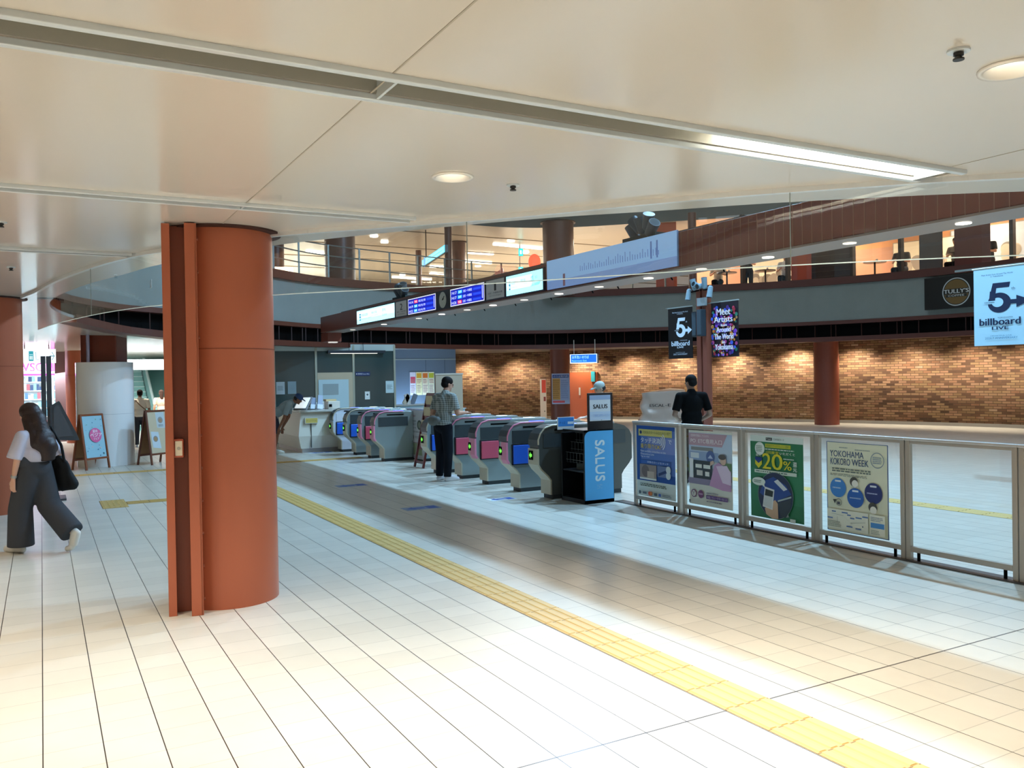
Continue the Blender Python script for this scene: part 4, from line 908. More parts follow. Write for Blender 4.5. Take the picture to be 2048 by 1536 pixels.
# ================================================================== ticket gates
GBODY = mat('#A3AFAE', rough=0.32, metal=0.55); GDK = mat('#4B5254', rough=0.35, metal=0.4); GBASE = mat('#2C3234', rough=0.5)
GBEI = mat('#C9BFA6', rough=0.35, metal=0.3); PINK = mat('#E58BA5', rough=0.35); GLT = mat('#C3CBCB', rough=0.25, metal=0.5)
GW = 0.27
def gate(y0, lab, cap, flap, group=None, x1=7.69, body=GBODY, arrow=True, topedge=None):
    t = thing('ticket_gate', (6.9, y0+GW/2, 0), lab, 'ticket gate', group)
    xe = x1
    prof = [(6.27, 0.06), (6.27, 0.27), (6.22, 0.33), (6.11, 0.43), (6.07, 0.50), (6.07, 0.84), (6.10, 0.92), (6.17, 0.99), (6.29, 1.03)]
    if x1 > 7.5: far_ = [(xe-0.29, 1.03), (xe-0.13, 0.99), (xe-0.04, 0.92), (xe, 0.84), (xe, 0.5), (xe-0.05, 0.43), (xe-0.15, 0.33), (xe-0.19, 0.27), (xe-0.19, 0.06)]
    else: far_ = [(xe, 1.03), (xe, 0.06)]
    b = MB(); b.prism([(x, y0+0.012, z) for x, z in prof+far_], (0, GW-0.024, 0), body); b.build('body', t, bevel=0.004)
    b = MB(); b.box((6.29, y0+0.02, 0.0), (xe-0.2 if x1 > 7.5 else xe, y0+GW-0.02, 0.062), GBASE); b.build('plinth', t)
    # band round the near end, following the profile
    def bandpiece(name, pts, m, out=0.022, y_a=y0, y_b=y0+GW):
        q = []
        for i, (x, z) in enumerate(pts):
            a = pts[max(i-1, 0)]; c = pts[min(i+1, len(pts)-1)]; dx, dz = c[0]-a[0], c[1]-a[1]; l = math.hypot(dx, dz); q.append((x-dz/l*out, z+dx/l*out))
        poly = [(x, y_a, z) for x, z in pts]+[(x, y_a, z) for x, z in reversed(q)]
        bb = MB(); bb.prism(poly, (0, y_b-y_a, 0), m); return bb.build(name, t)
    bandpiece('lower_end_band', [(6.275, 0.065), (6.275, 0.27), (6.225, 0.335), (6.115, 0.435), (6.072, 0.50), (6.072, 0.68 if cap is PINK else 0.72)], GBEI)
    if cap is PINK: bandpiece('pink_end_cap', [(6.10, 0.45), (6.068, 0.50), (6.068, 0.76)], PINK, 0.030, y0-0.002, y0+GW*0.62)
    bandpiece('upper_end_band', [(6.072, 0.76), (6.072, 0.84), (6.105, 0.925), (6.175, 0.995), (6.29, 1.032), (6.5, 1.033)], topedge or GDK, 0.016)
    # tinted side edge line along the curve
    b = MB(); b.tube([(6.06, y0-0.002, 0.78), (6.06, y0-0.002, 0.85), (6.095, y0-0.002, 0.935), (6.165, y0-0.002, 1.01), (6.29, y0-0.002, 1.045), (6.7, y0-0.002, 1.045)], 0.012, PINK if cap is PINK else GBEI, 8); b.build('edge_trim', t)
    if arrow:
        b = MB(); yc = y0+GW*0.68; b.box((6.038, yc-0.05, 0.56), (6.05, yc+0.05, 0.69), BLACK); dsp = b.build('display', t)
        b = MB(); p = Print(b, (6.0375, yc+0.05, 0.56), (0, -1, 0), (0, 0, 1), 0.1, 0.13, 1.6)
        p.poly([(0.15, 0.5), (0.5, 0.85), (0.5, 0.65), (0.88, 0.65), (0.88, 0.35), (0.5, 0.35), (0.5, 0.15)], '#5BE03A'); b.build('green_arrow', dsp)
    if flap:
        fc = {'b': '#2F68D8', 'p': '#D4586E'}[flap]
        for (xa, xb_, nm) in ((6.15, 6.47, 'flap'), (7.22, 7.5, 'flap')):
            if xb_ > xe: continue
            b = MB(); b.box((xa-0.015, y0-0.005, 0.415), (xb_+0.015, y0+0.013, 0.725), mat('#23242E', rough=0.4)); ff = b.build('flap_frame', t)
            b = MB(); b.box((xa, y0-0.028, 0.43), (xb_, y0-0.002, 0.71), mat(fc, rough=0.3)); b.build(nm, ff, bevel=0.008)
    b = MB(); b.box((6.15, y0+0.004, 0.735), (xe-0.12, y0+0.014, 0.93), mat('#DFE3E8', rough=0.3) if y0 > 19 else GDK); b.build('side_panel', t)
    b = MB(); b.box((6.34, y0+0.004, 0.965), (6.72, y0+0.0125, 0.99), BLACK); b.build('ticket_slot', t)
    b = MB(); b.box((6.9, y0+0.004, 0.06), (6.906, y0+0.0125, 0.41), GBASE); b.build('panel_gap', t)
    b = MB(); b.box((6.30, y0+0.03, 1.03), (xe-0.3 if x1 > 7.5 else xe-0.02, y0+GW-0.03, 1.05), GLT); b.build('top_plate', t, bevel=0.003)
    b = MB(); b.box((6.55, y0+0.06, 1.05), (6.75, y0+0.2, 1.058), mat('#3A55E8', emit=0.8)); b.build('card_reader', t)
    if xe > 7.5:
        b = MB(); b.box((7.05, y0+0.06, 1.05), (7.2, y0+0.2, 1.056), mat('#CFF6FF', emit=1.2)); b.build('status_lamp', t)
    return t
GA = 'ticket gates of the right-hand row'; GB = 'ticket gates of the left-hand row'
gate(10.18, 'steel ticket gate right behind the dark magazine rack, with green arrow', None, None, None, body=mat('#5A5C58', rough=0.35, metal=0.4))  # darker body colour paints in the shading from the rack
gate(11.08, 'ticket gate with a blue flap and pink end, second from the magazine rack', PINK, 'b', None)
gate(12.13, 'ticket gate with a pink flap and wide pink end, middle of the right row', PINK, 'p', None)
gate(13.09, 'ticket gate with a red-pink flap just right of the standing man', PINK, 'p', None)
gate(14.10, 'ticket gate with a blue flap mostly hidden behind the standing man', None, 'b', None)
gate(16.84, 'plain grey-sided ticket gate with pink end, beside the poster cabinet', PINK, None, None, x1=6.93)
gate(17.68, 'ticket gate with a pink flap in the left row', PINK, 'p', None)
gate(18.68, 'ticket gate with a blue flap in the left row', None, 'b', None)
gate(19.72, 'white-sided wide-lane ticket gate with blue flap next to the service counter', None, 'b', None, body=mat('#D7DDE8', rough=0.3))
# protruding blue wide flap of the white gate
t = thing('notice_plate', (6.6, 10.19, 1.05), 'small blue and white notice plate standing on the end gate', 'sign')
o = EYE+Vector(_ray(1115, 862))*9.6
b = MB(); xa = atY(1115, 850, 10.16)[0]; xb_ = atY(1148, 850, 10.16)[0]
b.box((xa, 10.155, 0.98), (xb_, 10.17, 1.155), mat('#E6EAEA', rough=0.4)); b.build('plate', t)
b = MB(); p = Print(b, (xa, 10.154, 0.98), (1, 0, 0), (0, 0, 1), xb_-xa, 0.175); p.rect(0.03, 0.25, 0.97, 0.96, '#3E8FE0'); p.text('きっぷ', 0.1, 0.45, 0.45, 0.65, '#1B3F86'); p.rect(0.6, 0.42, 0.95, 0.62, '#E9F3FA'); b.build('print', t)

# ================================================================== magazine rack
RX0, RX1, RY0, RY1 = 6.37, 6.86, 9.50, 10.08
RK = mat('#0D0E14', rough=0.35)
rack = thing('magazine_rack', ((RX0+RX1)/2, (RY0+RY1)/2, 0), 'black free-paper rack with a sky blue side panel lettered SALUS', 'rack')
def rpoly(x, y, r):  # profile in Y,Z with rounded top corners, seen from -X
    pts = [(RY0, 0.0), (RY1, 0.0)]
    for k in range(7): a = k*PI/12; pts.append((RY1-r+r*math.cos(a), 1.0-r+r*math.sin(a)))
    pts += [(RY0+0.0, 1.0)]
    return pts
b = MB()
b.box((RX0, RY0, 0), (RX1, RY0+0.02, 1.0), RK); b.box((RX1-0.02, RY0, 0), (RX1, RY1, 1.0), RK); b.box((RX0, RY1-0.02, 0), (RX1, RY1, 0.95), RK); b.box((RX0, RY0, 0), (RX1, RY1, 0.06), RK)
b.box((RX0, RY0, 0.97), (RX1, RY1-0.05, 1.0), RK); b.build('cabinet', rack, bevel=0.004)
b = MB(); b.box((RX0+0.02, RY0+0.02, 0.42), (RX1-0.02, RY1-0.02, 0.44), mat('#23252B', rough=0.5)); b.build('shelf', rack)
b = MB(); v = [(0.02, 0.05), (0.98, 0.05), (0.98, 0.985)]
for k in range(9): a = PI/2+k*PI/16; v.append((0.22+0.20*math.cos(a), 0.985-0.09+0.09*math.sin(a)))
p = Print(b, (RX0, RY0-0.001, 0), (1, 0, 0), (0, 0, 1), RX1-RX0, 1.0); p.poly(v, '#57AEE4')
p.text('SALUS', 0.36, 0.30, 0.66, 0.86, '#DDEBEF', rot=-90, bold=0.03); p.text('サルース', 0.40, 0.20, 0.60, 0.26, '#9CC7DD', rot=-90)
tag(b.build('side_print', rack), 'sky blue panel lettered SALUS')
WIRE = mat('#7E8384', rough=0.3, metal=0.8)
for lvl, (z, dx) in enumerate(((0.58, 0.02), (0.72, 0.10), (0.84, 0.18))):
    b = MB(); x0 = RX0+dx
    for zz in (z, z+0.1): b.bar((x0, RY0+0.04, zz), (x0, RY1-0.1, zz), 0.006, 0.006, WIRE)
    for k in range(6): yy = RY0+0.05+k*0.08; b.bar((x0, yy, z-0.04), (x0, yy, z+0.1), 0.005, 0.005, WIRE); b.bar((x0, yy, z-0.04), (x0+0.1, yy, z-0.04), 0.005, 0.005, WIRE)
    b.build('wire_pocket', rack)
b = MB(); b.box((RX0+0.1, RY0+0.1, 0.445), (RX0+0.32, RY0+0.34, 0.52), mat('#4B4C44', rough=0.6)); tag(b.build('paper_stack'), 'low stack of papers lying on the shelf inside the black rack', 'papers')
t = thing('rack_sign', (6.66, 9.53, 1.0), 'black framed SALUS sign board standing on top of the magazine rack', 'sign')
b = MB(); b.box((6.47, 9.52, 1.0), (6.87, 9.56, 1.50), RK); b.build('board', t, bevel=0.003)
b = MB(); p = Print(b, (6.485, 9.519, 1.12), (1, 0, 0), (0, 0, 1), 0.345, 0.35)
p.rect(0, 0, 1, 1, '#D3D8DC'); p.rect(0, 0.82, 1, 1, '#9FAFCB'); p.rect(0, 0.04, 1, 0.36, '#BFCFE2'); p.text('SALUS', 0.16, 0.48, 0.84, 0.64, '#1E1F26', bold=0.015); p.text('ご自由にお持ちください', 0.16, 0.16, 0.94, 0.27, '#8FB0DC'); p.disc(0.55, 0.03, 0.015, '#555555')
b.build('print', t)
b = MB(); b.M = Matrix.Translation((6.66, 9.60, 1.012)) @ Matrix.Rotation(0.3, 4, 'Z') @ Matrix.Rotation(0.25, 4, 'X'); b.box((-0.09, -0.06, 0), (0.09, 0.06, 0.004), mat('#E8E6E0', rough=0.6))
tag(b.build('leaflet'), 'white leaflet lying on the rack top below the sign board', 'leaflet')

# ================================================================== poster cabinet, counter, office
LBL = mat('#A9C8D2', rough=0.25); CW_ = mat('#E1DACA', rough=0.3)
cab = thing('poster_cabinet', (7.4, 16.8, 0), 'pale blue cabinet at the end of the left gate row', 'cabinet')
b = MB(); b.box((6.96, 16.30, 0.06), (7.9, 17.28, 1.07), LBL); b.build('body', cab, bevel=0.004)
b = MB(); b.box((6.99, 16.33, 0), (7.87, 17.25, 0.06), GBASE); b.build('plinth', cab)
b = MB(); b.box((6.94, 16.28, 1.07), (7.92, 17.30, 1.09), GLT); b.build('top', cab)
b = MB(); b.box((7.42, 16.297, 0.08), (7.43, 16.30, 1.05), BLACK); b.build('door_gap', cab)
t = thing('rollup_poster', (6.95, 16.8, 0), 'narrow white coffee poster on the pale blue cabinet, left of the standing man', 'poster')
b = MB(); b.box((6.945, 16.33, 0.03), (6.957, 17.10, 1.06), mat('#E3DFDA', rough=0.5)); b.build('sheet', t)
b = MB(); p = xprint(b, 6.944, 17.10, 16.33, 0.03, 1.06); p.rect(0, 0, 1, 1, '#D9D5D4'); p.rect(0.22, 0.08, 0.88, 0.32, '#A5AE84'); p.rect(0.22, 0.325, 0.88, 0.335, '#8A5050')
for k, s_ in enumerate(('SUMMER', 'PERFECT', 'TASTE')): p.text(s_, 0.1, 0.76-0.07*k, 0.5, 0.79-0.07*k, '#5A5654')
p.text('GARDEN BREW', 0.1, 0.54, 0.75, 0.57, '#5A5654'); p.disc(0.74, 0.70, 0.16, '#4B4F3E', ry=0.10); p.disc(0.74, 0.70, 0.10, '#8C907C', ry=0.065); p.disc(0.22, 0.44, 0.11, '#6A4040', ry=0.07); p.lines(0.4, 0.42, 0.75, 0.47, 2, '#9A9694'); p.lines(0.1, 0.86, 0.5, 0.9, 1, '#C08A8A')
b.build('print', t)
# counter
cnt = thing('service_counter', (6.1, 21.0, 0), 'white service counter with sloping sides left of the ticket gates', 'counter')
def counter_pts(z, d): return [(5.34-d, 20.06-d, z), (6.6, 20.06-d, z), (6.6, 22.4, z), (5.34-d, 22.4, z)]
b = MB(); lo = counter_pts(0.10, -0.05); m1 = counter_pts(0.40, 0.02); hi = counter_pts(0.97, -0.06)
b.add(lo+m1+hi, [(3, 2, 1, 0)]+[(i, (i+1) % 4, (i+1) % 4+4, i+4) for i in range(4)]+[(i+4, (i+1) % 4+4, (i+1) % 4+8, i+8) for i in range(4)]+[(8, 9, 10, 11)], CW_); b.build('body', cnt)
b = MB(); b.box((5.42, 20.12, 0), (6.6, 22.4, 0.10), mat('#A9A09A', rough=0.35, metal=0.4)); b.build('plinth', cnt)
b = MB(); b.box((5.33, 20.0, 0.97), (6.62, 22.45, 1.01), mat('#C7C3B8', rough=0.25)); b.build('worktop', cnt, bevel=0.004)
b = MB(); b.box((5.47, 20.02, 0.70), (5.79, 20.06, 0.84), mat('#D8D4C8', rough=0.5)); p = Print(b, (5.47, 20.019, 0.70), (1, 0, 0), (0, 0, 1), 0.32, 0.14); p.rect(0.05, 0.1, 0.95, 0.9, '#D9BE62'); p.text('きっぷうりば', 0.12, 0.35, 0.88, 0.65, '#8A7A3A'); tag(b.build('notice_sticker'), 'yellow notice stuck on the front of the white service counter', 'sticker')
b = MB(); b.box((5.62, 20.03, 0.12), (5.63, 20.09, 0.7), GDK); b.build('panel_gap', cnt)
# things on the counter
t = thing('touch_screen', (5.55, 20.5, 1.01), 'tilted screen on the counter that the bending man looks at', 'screen')
b = MB(); b.M = Matrix.Translation((5.50, 20.55, 1.02)) @ Matrix.Rotation(math.radians(35), 4, 'Z') @ Matrix.Rotation(math.radians(38), 4, 'Y')
b.box((-0.02, -0.2, 0), (0.02, 0.2, 0.38), mat('#A9ADB2', rough=0.3, metal=0.4)); b.build('frame', t, bevel=0.006)
b = MB(); b.M = Matrix.Translation((5.50, 20.55, 1.02)) @ Matrix.Rotation(math.radians(35), 4, 'Z') @ Matrix.Rotation(math.radians(38), 4, 'Y'); b.box((-0.024, -0.17, 0.03), (-0.0205, 0.17, 0.35), mat('#E9F3F6', rough=0.2, emit=0.6)); b.build('display', t)
b = MB(); b.box((5.5, 20.45, 1.01), (5.85, 20.75, 1.03), GDK); b.build('stand', t)
for k, (x, y, h, c, lab) in enumerate([(5.86, 20.7, 0.30, '#8D97B0', 'grey-blue leaflet holder on the counter, left one'), (6.0, 20.6, 0.36, '#A9B4C8', 'pale blue leaflet holder on the counter, right one')]):
    b = MB(); b.M = Matrix.Translation((x, y, 1.01)) @ Matrix.Rotation(-0.3, 4, 'X') @ Matrix.Rotation(0.15, 4, 'Y'); b.box((-0.06, -0.03, 0.01), (0.06, 0.03, h), mat(c, rough=0.4)); b.box((-0.07, -0.04, 0), (0.07, 0.04, 0.12), mat('#D9DDE2', rough=0.2)); tag(b.build('leaflet_holder'), lab, 'leaflet holder')
t = thing('ticket_printer', (6.4, 20.8, 1.01), 'cream box-shaped printer with black slot on the counter', 'printer')
b = MB(); b.box((6.22, 20.6, 1.01), (6.52, 20.95, 1.20), mat('#E9E4D6', rough=0.4)); b.build('body', t, bevel=0.01)
b = MB(); b.box((6.24, 20.58, 1.06), (6.31, 20.6, 1.13), BLACK); b.build('slot', t)
b = MB(); b.box((6.2, 20.7, 1.20), (6.46, 20.95, 1.25), mat('#E8CF9C', rough=0.5)); b.build('paper_tray', t)
t = thing('document_box', (6.45, 21.5, 1.01), 'white document box behind the cream printer on the counter', 'box')
b = MB(); b.box((6.05, 21.3, 1.01), (6.55, 21.6, 1.14), mat('#E6E8E6', rough=0.4)); b.build('box_body', t, bevel=0.005)
b = MB(); b.box((6.04, 21.29, 1.14), (6.56, 21.61, 1.16), mat('#F2F2EE', rough=0.4)); b.build('lid', t)

# office front
OY = 23.55
OG = mat('#2F4444', rough=0.12, spec=0.6)
off_ = thing('station_office', (7.2, OY, 0), 'station office with dark green glass front behind the left gates', 'office')
xl, xr = atY(546, 760, OY)[0], atY(790, 760, OY)[0]
b = MB(); b.box((xl, OY, 0), (xr, OY+0.12, 2.55), OG); b.build('glass_front', off_)
b = MB(); b.box((xl, OY-0.02, 2.55), (xr, OY+0.5, 2.74), mat('#B6C4C0', rough=0.4)); b.build('fascia_panel', off_)
b = MB(); b.box((xl, OY+0.12, 0), (xl+0.1, OY+2.6, 2.7), OG); b.box((xr-0.1, OY+0.12, 0), (xr, OY+2.6, 2.7), mat('#55696A', rough=0.3)); b.build('side_wall', off_)
for px in (548, 632, 707, 789):
    x = atY(px, 760, OY)[0]; b = MB(); b.box((x-0.03, OY-0.03, 0), (x+0.03, OY+0.01, 2.72), mat('#A9AC9C', rough=0.35, metal=0.4)); b.build('mullion', off_)
xa, xb_ = atY(635, 780, OY)[0], atY(706, 780, OY)[0]; z0 = atY(670, 745, OY)[1]; z1 = atY(670, 759, OY)[1]
d = b = MB(); b.box((xa, OY-0.025, 0), (xb_, OY, z0), mat('#BFB196', rough=0.4)); b.build('door_frame', off_)
b = MB(); b.box((xa+0.02, OY-0.045, 0), (xb_-0.14, OY-0.026, z1), mat('#B9D2D8', rough=0.3)); dr = b.build('door', off_)
b = MB(); b.box((atY(645, 780, OY)[0], OY-0.05, atY(650, 790, OY)[1]), (atY(676, 780, OY)[0], OY-0.0455, atY(650, 768, OY)[1]), mat('#98A7A9', rough=0.4)); b.build('notice_pane', dr)
def office_sheet(px0, px1, py0, py1, col, lab, name='notice', cat='notice', extra=None):
    x0, x1 = atY(px0, 760, OY)[0], atY(px1, 760, OY)[0]; zt_ = atY(px0, py0, OY)[1]; zb = atY(px0, py1, OY)[1]
    b = MB(); b.box((x0, OY-0.012, zb), (x1, OY-0.001, zt_), mat(col, rough=0.5)); p = Print(b, (x0, OY-0.0125, zb), (1, 0, 0), (0, 0, 1), x1-x0, zt_-zb)
    if extra: extra(p)
    else: p.lines(0.15, 0.3, 0.85, 0.7, 4, '#7E8C90')
    tag(b.build(name), lab, cat)
office_sheet(552, 569, 764, 789, '#AEBEC4', 'pale notice sheet on the left office pane, left of the two')
office_sheet(575, 592, 763, 788, '#7F9298', 'grey notice sheet on the left office pane, right of the two')
office_sheet(771, 787, 762, 786, '#BFD6DA', 'pale blue notice sheet at the right end of the office glass')
def ph(p): p.rect(0.2, 0.35, 0.8, 0.85, '#F2F5F2'); p.disc(0.5, 0.6, 0.2, '#5A6A6C')
office_sheet(729, 739, 783, 799, '#DDE5E2', 'small white emergency phone plate on the dark office glass', 'phone_plate', 'sign', ph)
def db(p): p.text('駅事務室 Station Office', 0.15, 0.3, 0.95, 0.7, '#D9E2F2'); p.disc(0.07, 0.5, 0.03, '#FFFFFF')
office_sheet(711, 740, 744, 752, '#132A5A', 'narrow navy name plate on the office glass', 'name_plate', 'sign', db)
def yl(p): p.poly([(0.1, 0.1), (0.1, 0.9), (0.9, 0.9)], '#2E3430')
office_sheet(636, 643, 748, 756, '#C9B94A', 'small yellow and black sticker on the office door corner', 'door_sticker', 'sticker', yl)
# black linear lamp in front of the office
t = thing('linear_pendant_lamp', (7.4, 23.2, 2.4), 'long black linear pendant lamp hanging before the office glass', 'pendant lamp')
xa, za = atY(655, 703, 23.44); xb_, zb = atY(770, 703, 23.44)
b = MB(); b.box((xa, 23.39, za-0.05), (xb_, 23.49, za+0.03), mat('#16202A', rough=0.4)); b.build('housing', t, bevel=0.006)
b = MB(); b.box((xa+0.1, 23.40, za-0.06), (xb_-0.25, 23.48, za-0.05), mat('#F2F2E4', emit=1.6)); b.build('diffuser', t)
for px in (698, 726):
    x = atY(px, 690, 23.44)[0]; b = MB(); b.cone((x, 23.44, za+0.03), (x, 23.44, 2.80), 0.008, 0.008, BLACK, 8); b.build('cable', t)

# grey wall with posters right of the office
GY_ = 27.0
x0 = atY(788, 760, GY_)[0]-0.3; x1 = atY(912, 760, GY_)[0]
gm = mat('#6F7C8C', rough=0.4)
b = MB(); b.box((x0, GY_, 0), (x1, GY_+0.2, 2.85), gm); struct(b, 'wall_grey')
b = MB()
for px in (852, 890): x = atY(px, 760, GY_)[0]; b.box((x-0.006, GY_-0.004, 0), (x+0.006, GY_, 2.4), mat('#3E4650'))
b.box((x0, GY_-0.012, 2.36), (x1, GY_, 2.39), mat('#A9AEA8')); struct(b, 'trim_7')
light('office_glow', 'AREA', (10.9, 26.2, 0.35), 60, (0.45, 0.7, 1.0), aim=(11.2, 27, 1.4), size=1.5)
cols = [('#E9DDE6', '#E0506A', 'pink and white'), ('#F6E7B0', '#E9A52E', 'yellow-topped'), ('#F4E3C0', '#E8752E', 'orange-topped'), ('#F2E9C6', '#C9C23A', 'pale yellow')]
for k, (c1, c2, nm_) in enumerate(cols):
    pa = 820+12.3*k; pb = pa+12; xa, xb_ = atY(pa, 780, GY_)[0], atY(pb, 780, GY_)[0]; zt_ = atY(845, 744, GY_)[1]; zb = atY(845, 790, GY_)[1]
    b = MB(); b.box((xa, GY_-0.02, zb), (xb_-0.01, GY_-0.001, zt_), mat(c1, rough=0.5)); p = Print(b, (xa, GY_-0.0205, zb), (1, 0, 0), (0, 0, 1), xb_-xa-0.01, zt_-zb)
    p.rect(0.08, 0.52 if k == 0 else 0.74, 0.92, 0.80 if k == 0 else 0.95, c2); p.lines(0.12, 0.1, 0.9, 0.45, 5, '#B58A8A'); p.lines(0.12, 0.5, 0.9, 0.7, 3, '#C58070')
    tag(b.build('wall_poster'), '%s poster, %s of the four sheets on the blue-grey wall' % (nm_, ['first', 'second', 'third', 'fourth'][k]), 'poster')
# blue counter below with leaflets
t = thing('leaflet_counter', (10.8, 25.6, 0), 'low pale counter with a leaflet rack before the blue-grey wall', 'counter')
b = MB(); b.box((9.9, 25.4, 0.0), (11.9, 25.9, 0.86), LBL); b.build('body', t); b = MB(); b.box((9.85, 25.35, 0.86), (11.95, 25.95, 0.9), GLT); b.build('top', t)
for k, (px, tilt, c) in enumerate([(808, 0.5, '#D9CDB6'), (818, -0.3, '#E9E6DE'), (824, 0.4, '#7E8A9A')]):
    x = atY(px, 800, 25.6)[0]; b = MB(); b.M = Matrix.Translation((x, 25.6, 0.9)) @ Matrix.Rotation(tilt, 4, 'Y'); b.box((-0.07, -0.03, 0.0), (0.07, 0.03, 0.34), mat(c, rough=0.5)); tag(b.build('leaflet_stack'), '%s leaflet stack leaning on the counter before the blue-grey wall' % ['beige', 'white', 'grey-blue'][k], 'leaflets')

# tall beige board and dark red easel behind the standing man
t = thing('beige_display_board', (7.4, 16.0, 0), 'tall beige display board standing behind the man at the gates', 'display board')
BY = 15.7; xa, zt_ = atY(871, 750, BY); xb_ = atY(925, 750, BY)[0]
b = MB(); b.box((xa, BY, 0.02), (xb_, BY+0.05, zt_), mat('#B3A48E', rough=0.6)); b.build('board', t, bevel=0.004)
b = MB(); b.box((xa-0.01, BY-0.01, zt_), (xb_+0.01, BY+0.06, zt_+0.03), mat('#C9C0B0', rough=0.5)); b.build('top_rail', t)
b = MB(); b.box((xa-0.05, BY-0.1, 0), (xb_+0.05, BY+0.15, 0.03), mat('#4B3A32')); b.build('base_plate', t)
ea = thing('easel_board', (6.65, 15.2, 0), 'dark red folding easel board with pinned cards, seen edge-on behind the man', 'sandwich board')
MAR = mat('#5E1F18', rough=0.4)
b = MB(); b.M = Matrix.Translation((6.40, 15.10, 0)); L_ = 1.42; lean = 0.30
for dy in (0.0, 0.42): b.bar((0, dy, 0), (lean, dy, L_), 0.035, 0.04, MAR)
b.bar((0.03, 0, 0.1), (0.03, 0.42, 0.1), 0.03, 0.05, MAR); b.bar((lean, 0, L_), (lean, 0.42, L_), 0.04, 0.05, MAR)
b.add([(0.07, 0.0, 0.35), (0.07, 0.42, 0.35), (lean, 0.42, L_), (lean, 0, L_), (0.085, 0.0, 0.35), (0.085, 0.42, 0.35), (lean+0.015, 0.42, L_), (lean+0.015, 0, L_)], [(0, 1, 2, 3), (7, 6, 5, 4), (0, 3, 7, 4), (1, 5, 6, 2)], MAR)
b.build('front_leaf', ea)
b = MB(); b.M = Matrix.Translation((6.40, 15.10, 0))
for dy in (0.0, 0.42): b.bar((2*lean+0.05, dy, 0), (lean+0.02, dy, L_), 0.035, 0.04, MAR)
b.add([(2*lean, 0.0, 0.35), (2*lean, 0.42, 0.35), (lean+0.03, 0.42, L_), (lean+0.03, 0, L_), (2*lean-0.015, 0.0, 0.35), (2*lean-0.015, 0.42, 0.35), (lean+0.015, 0.42, L_), (lean+0.015, 0, L_)], [(0, 1, 2, 3), (7, 6, 5, 4), (0, 3, 7, 4), (1, 5, 6, 2)], mat('#7A2C22', rough=0.4))
b.build('rear_leaf', ea)
for k, z in enumerate((0.75, 1.0, 1.22)):
    b = MB(); x = 6.40+0.07+(z-0.35)/(L_-0.35)*(lean-0.07)-0.012; b.box((x-0.01, 15.16, z), (x, 15.46, z+0.17), mat('#D9C79E', rough=0.6)); b.build('card', ea)

# ================================================================== sandwich boards at the left
def aboard(x, y, ang, lab, face, wood='#8A4B2A', h=1.12, w=0.50):
    t = thing('sandwich_board', (x, y, 0), lab, 'sandwich board')
    M0 = Matrix.Translation((x, y, 0)) @ Matrix.Rotation(ang, 4, 'Z')
    W_ = mat(wood, rough=0.5)
    ln = 0.17
    b = MB(); b.M = M0
    for sx in (-w/2, w/2): b.bar((sx*1.06, -ln, 0), (sx, 0, h), 0.035, 0.03, W_)
    b.bar((-w/2, -0.005, h-0.015), (w/2, -0.005, h-0.015), 0.03, 0.04, W_); b.bar((-w/2, -ln*0.80, 0.22), (w/2, -ln*0.80, 0.22), 0.03, 0.04, W_)
    fr_ = b.build('front_frame', t)
    b = MB(); b.M = M0
    for sx in (-w/2, w/2): b.bar((sx*1.06, ln+0.06, 0), (sx, 0.02, h), 0.035, 0.03, W_)
    b.bar((-w/2, ln*0.9+0.04, 0.2), (w/2, ln*0.9+0.04, 0.2), 0.03, 0.04, W_)
    b.add([(-w/2, ln*0.9+0.04, 0.22), (w/2, ln*0.9+0.04, 0.22), (w/2, 0.03, h), (-w/2, 0.03, h)], [(0, 1, 2, 3)], mat('#9A6A3E', rough=0.6)); b.build('rear_frame', t)
    b = MB(); o = M0 @ Vector((-w/2+0.02, -ln*0.79-0.008, 0.24)); r = (M0.to_3x3() @ Vector((1, 0, 0))); u = M0.to_3x3() @ Vector((0, ln*0.79, h-0.26)); p = Print(b, o, r, u, w-0.04, u.length)
    n = r.cross(u.normalized()); q = [o, o+r*(w-0.04), o+r*(w-0.04)+u, o+u]
    b.add([tuple(c) for c in q]+[tuple(c-n*0.01) for c in q], [(0, 1, 2, 3), (7, 6, 5, 4), (0, 4, 5, 1), (1, 5, 6, 2), (2, 6, 7, 3), (3, 7, 4, 0)], mat('#B9CDD2', rough=0.4)); face(p); b.build('poster_panel', fr_)
def fa(p):
    p.rect(0, 0, 1, 1, '#9CC8D6')
    for k in range(26): p.disc(random.random()*0.9+0.05, random.random()*0.94+0.03, random.uniform(0.012, 0.03), random.choice(['#5A86A8', '#DDE9EA', '#7FB2A0', '#4E7890', '#E8C8C0'])); 
    p.disc(0.55, 0.52, 0.30, '#E0629A', ry=0.17); p.text('夏の', 0.42, 0.58, 0.66, 0.65, '#FBEFF4', bold=0.01); p.text('ベジア', 0.28, 0.48, 0.86, 0.57, '#FBEFF4', bold=0.012); p.text('フェア', 0.42, 0.41, 0.70, 0.46, '#FBEFF4', bold=0.006)
def fb(p):
    p.rect(0, 0, 1, 1, '#CDBB9C'); p.poly([(0.42, 0.6), (0.86, 0.58), (0.84, 0.97), (0.40, 0.97)], '#C3CBCC'); p.disc(0.62, 0.78, 0.13, '#9A9894'); p.disc(0.62, 0.77, 0.08, '#AF8E6A'); p.lines(0.5, 0.62, 0.8, 0.68, 2, '#7E8484')
    p.poly([(0.08, 0.14), (0.5, 0.1), (0.44, 0.5), (0.06, 0.52)], '#C9D3D8'); p.disc(0.26, 0.34, 0.12, '#8F8A84'); p.disc(0.26, 0.335, 0.08, '#B08A5E'); p.rect(0.76, 0.04, 0.9, 0.12, '#5B4634')
aboard(0.88, 19.32, math.radians(38), 'sandwich board with a light blue summer fair poster left of the white drum', fa, w=0.52)
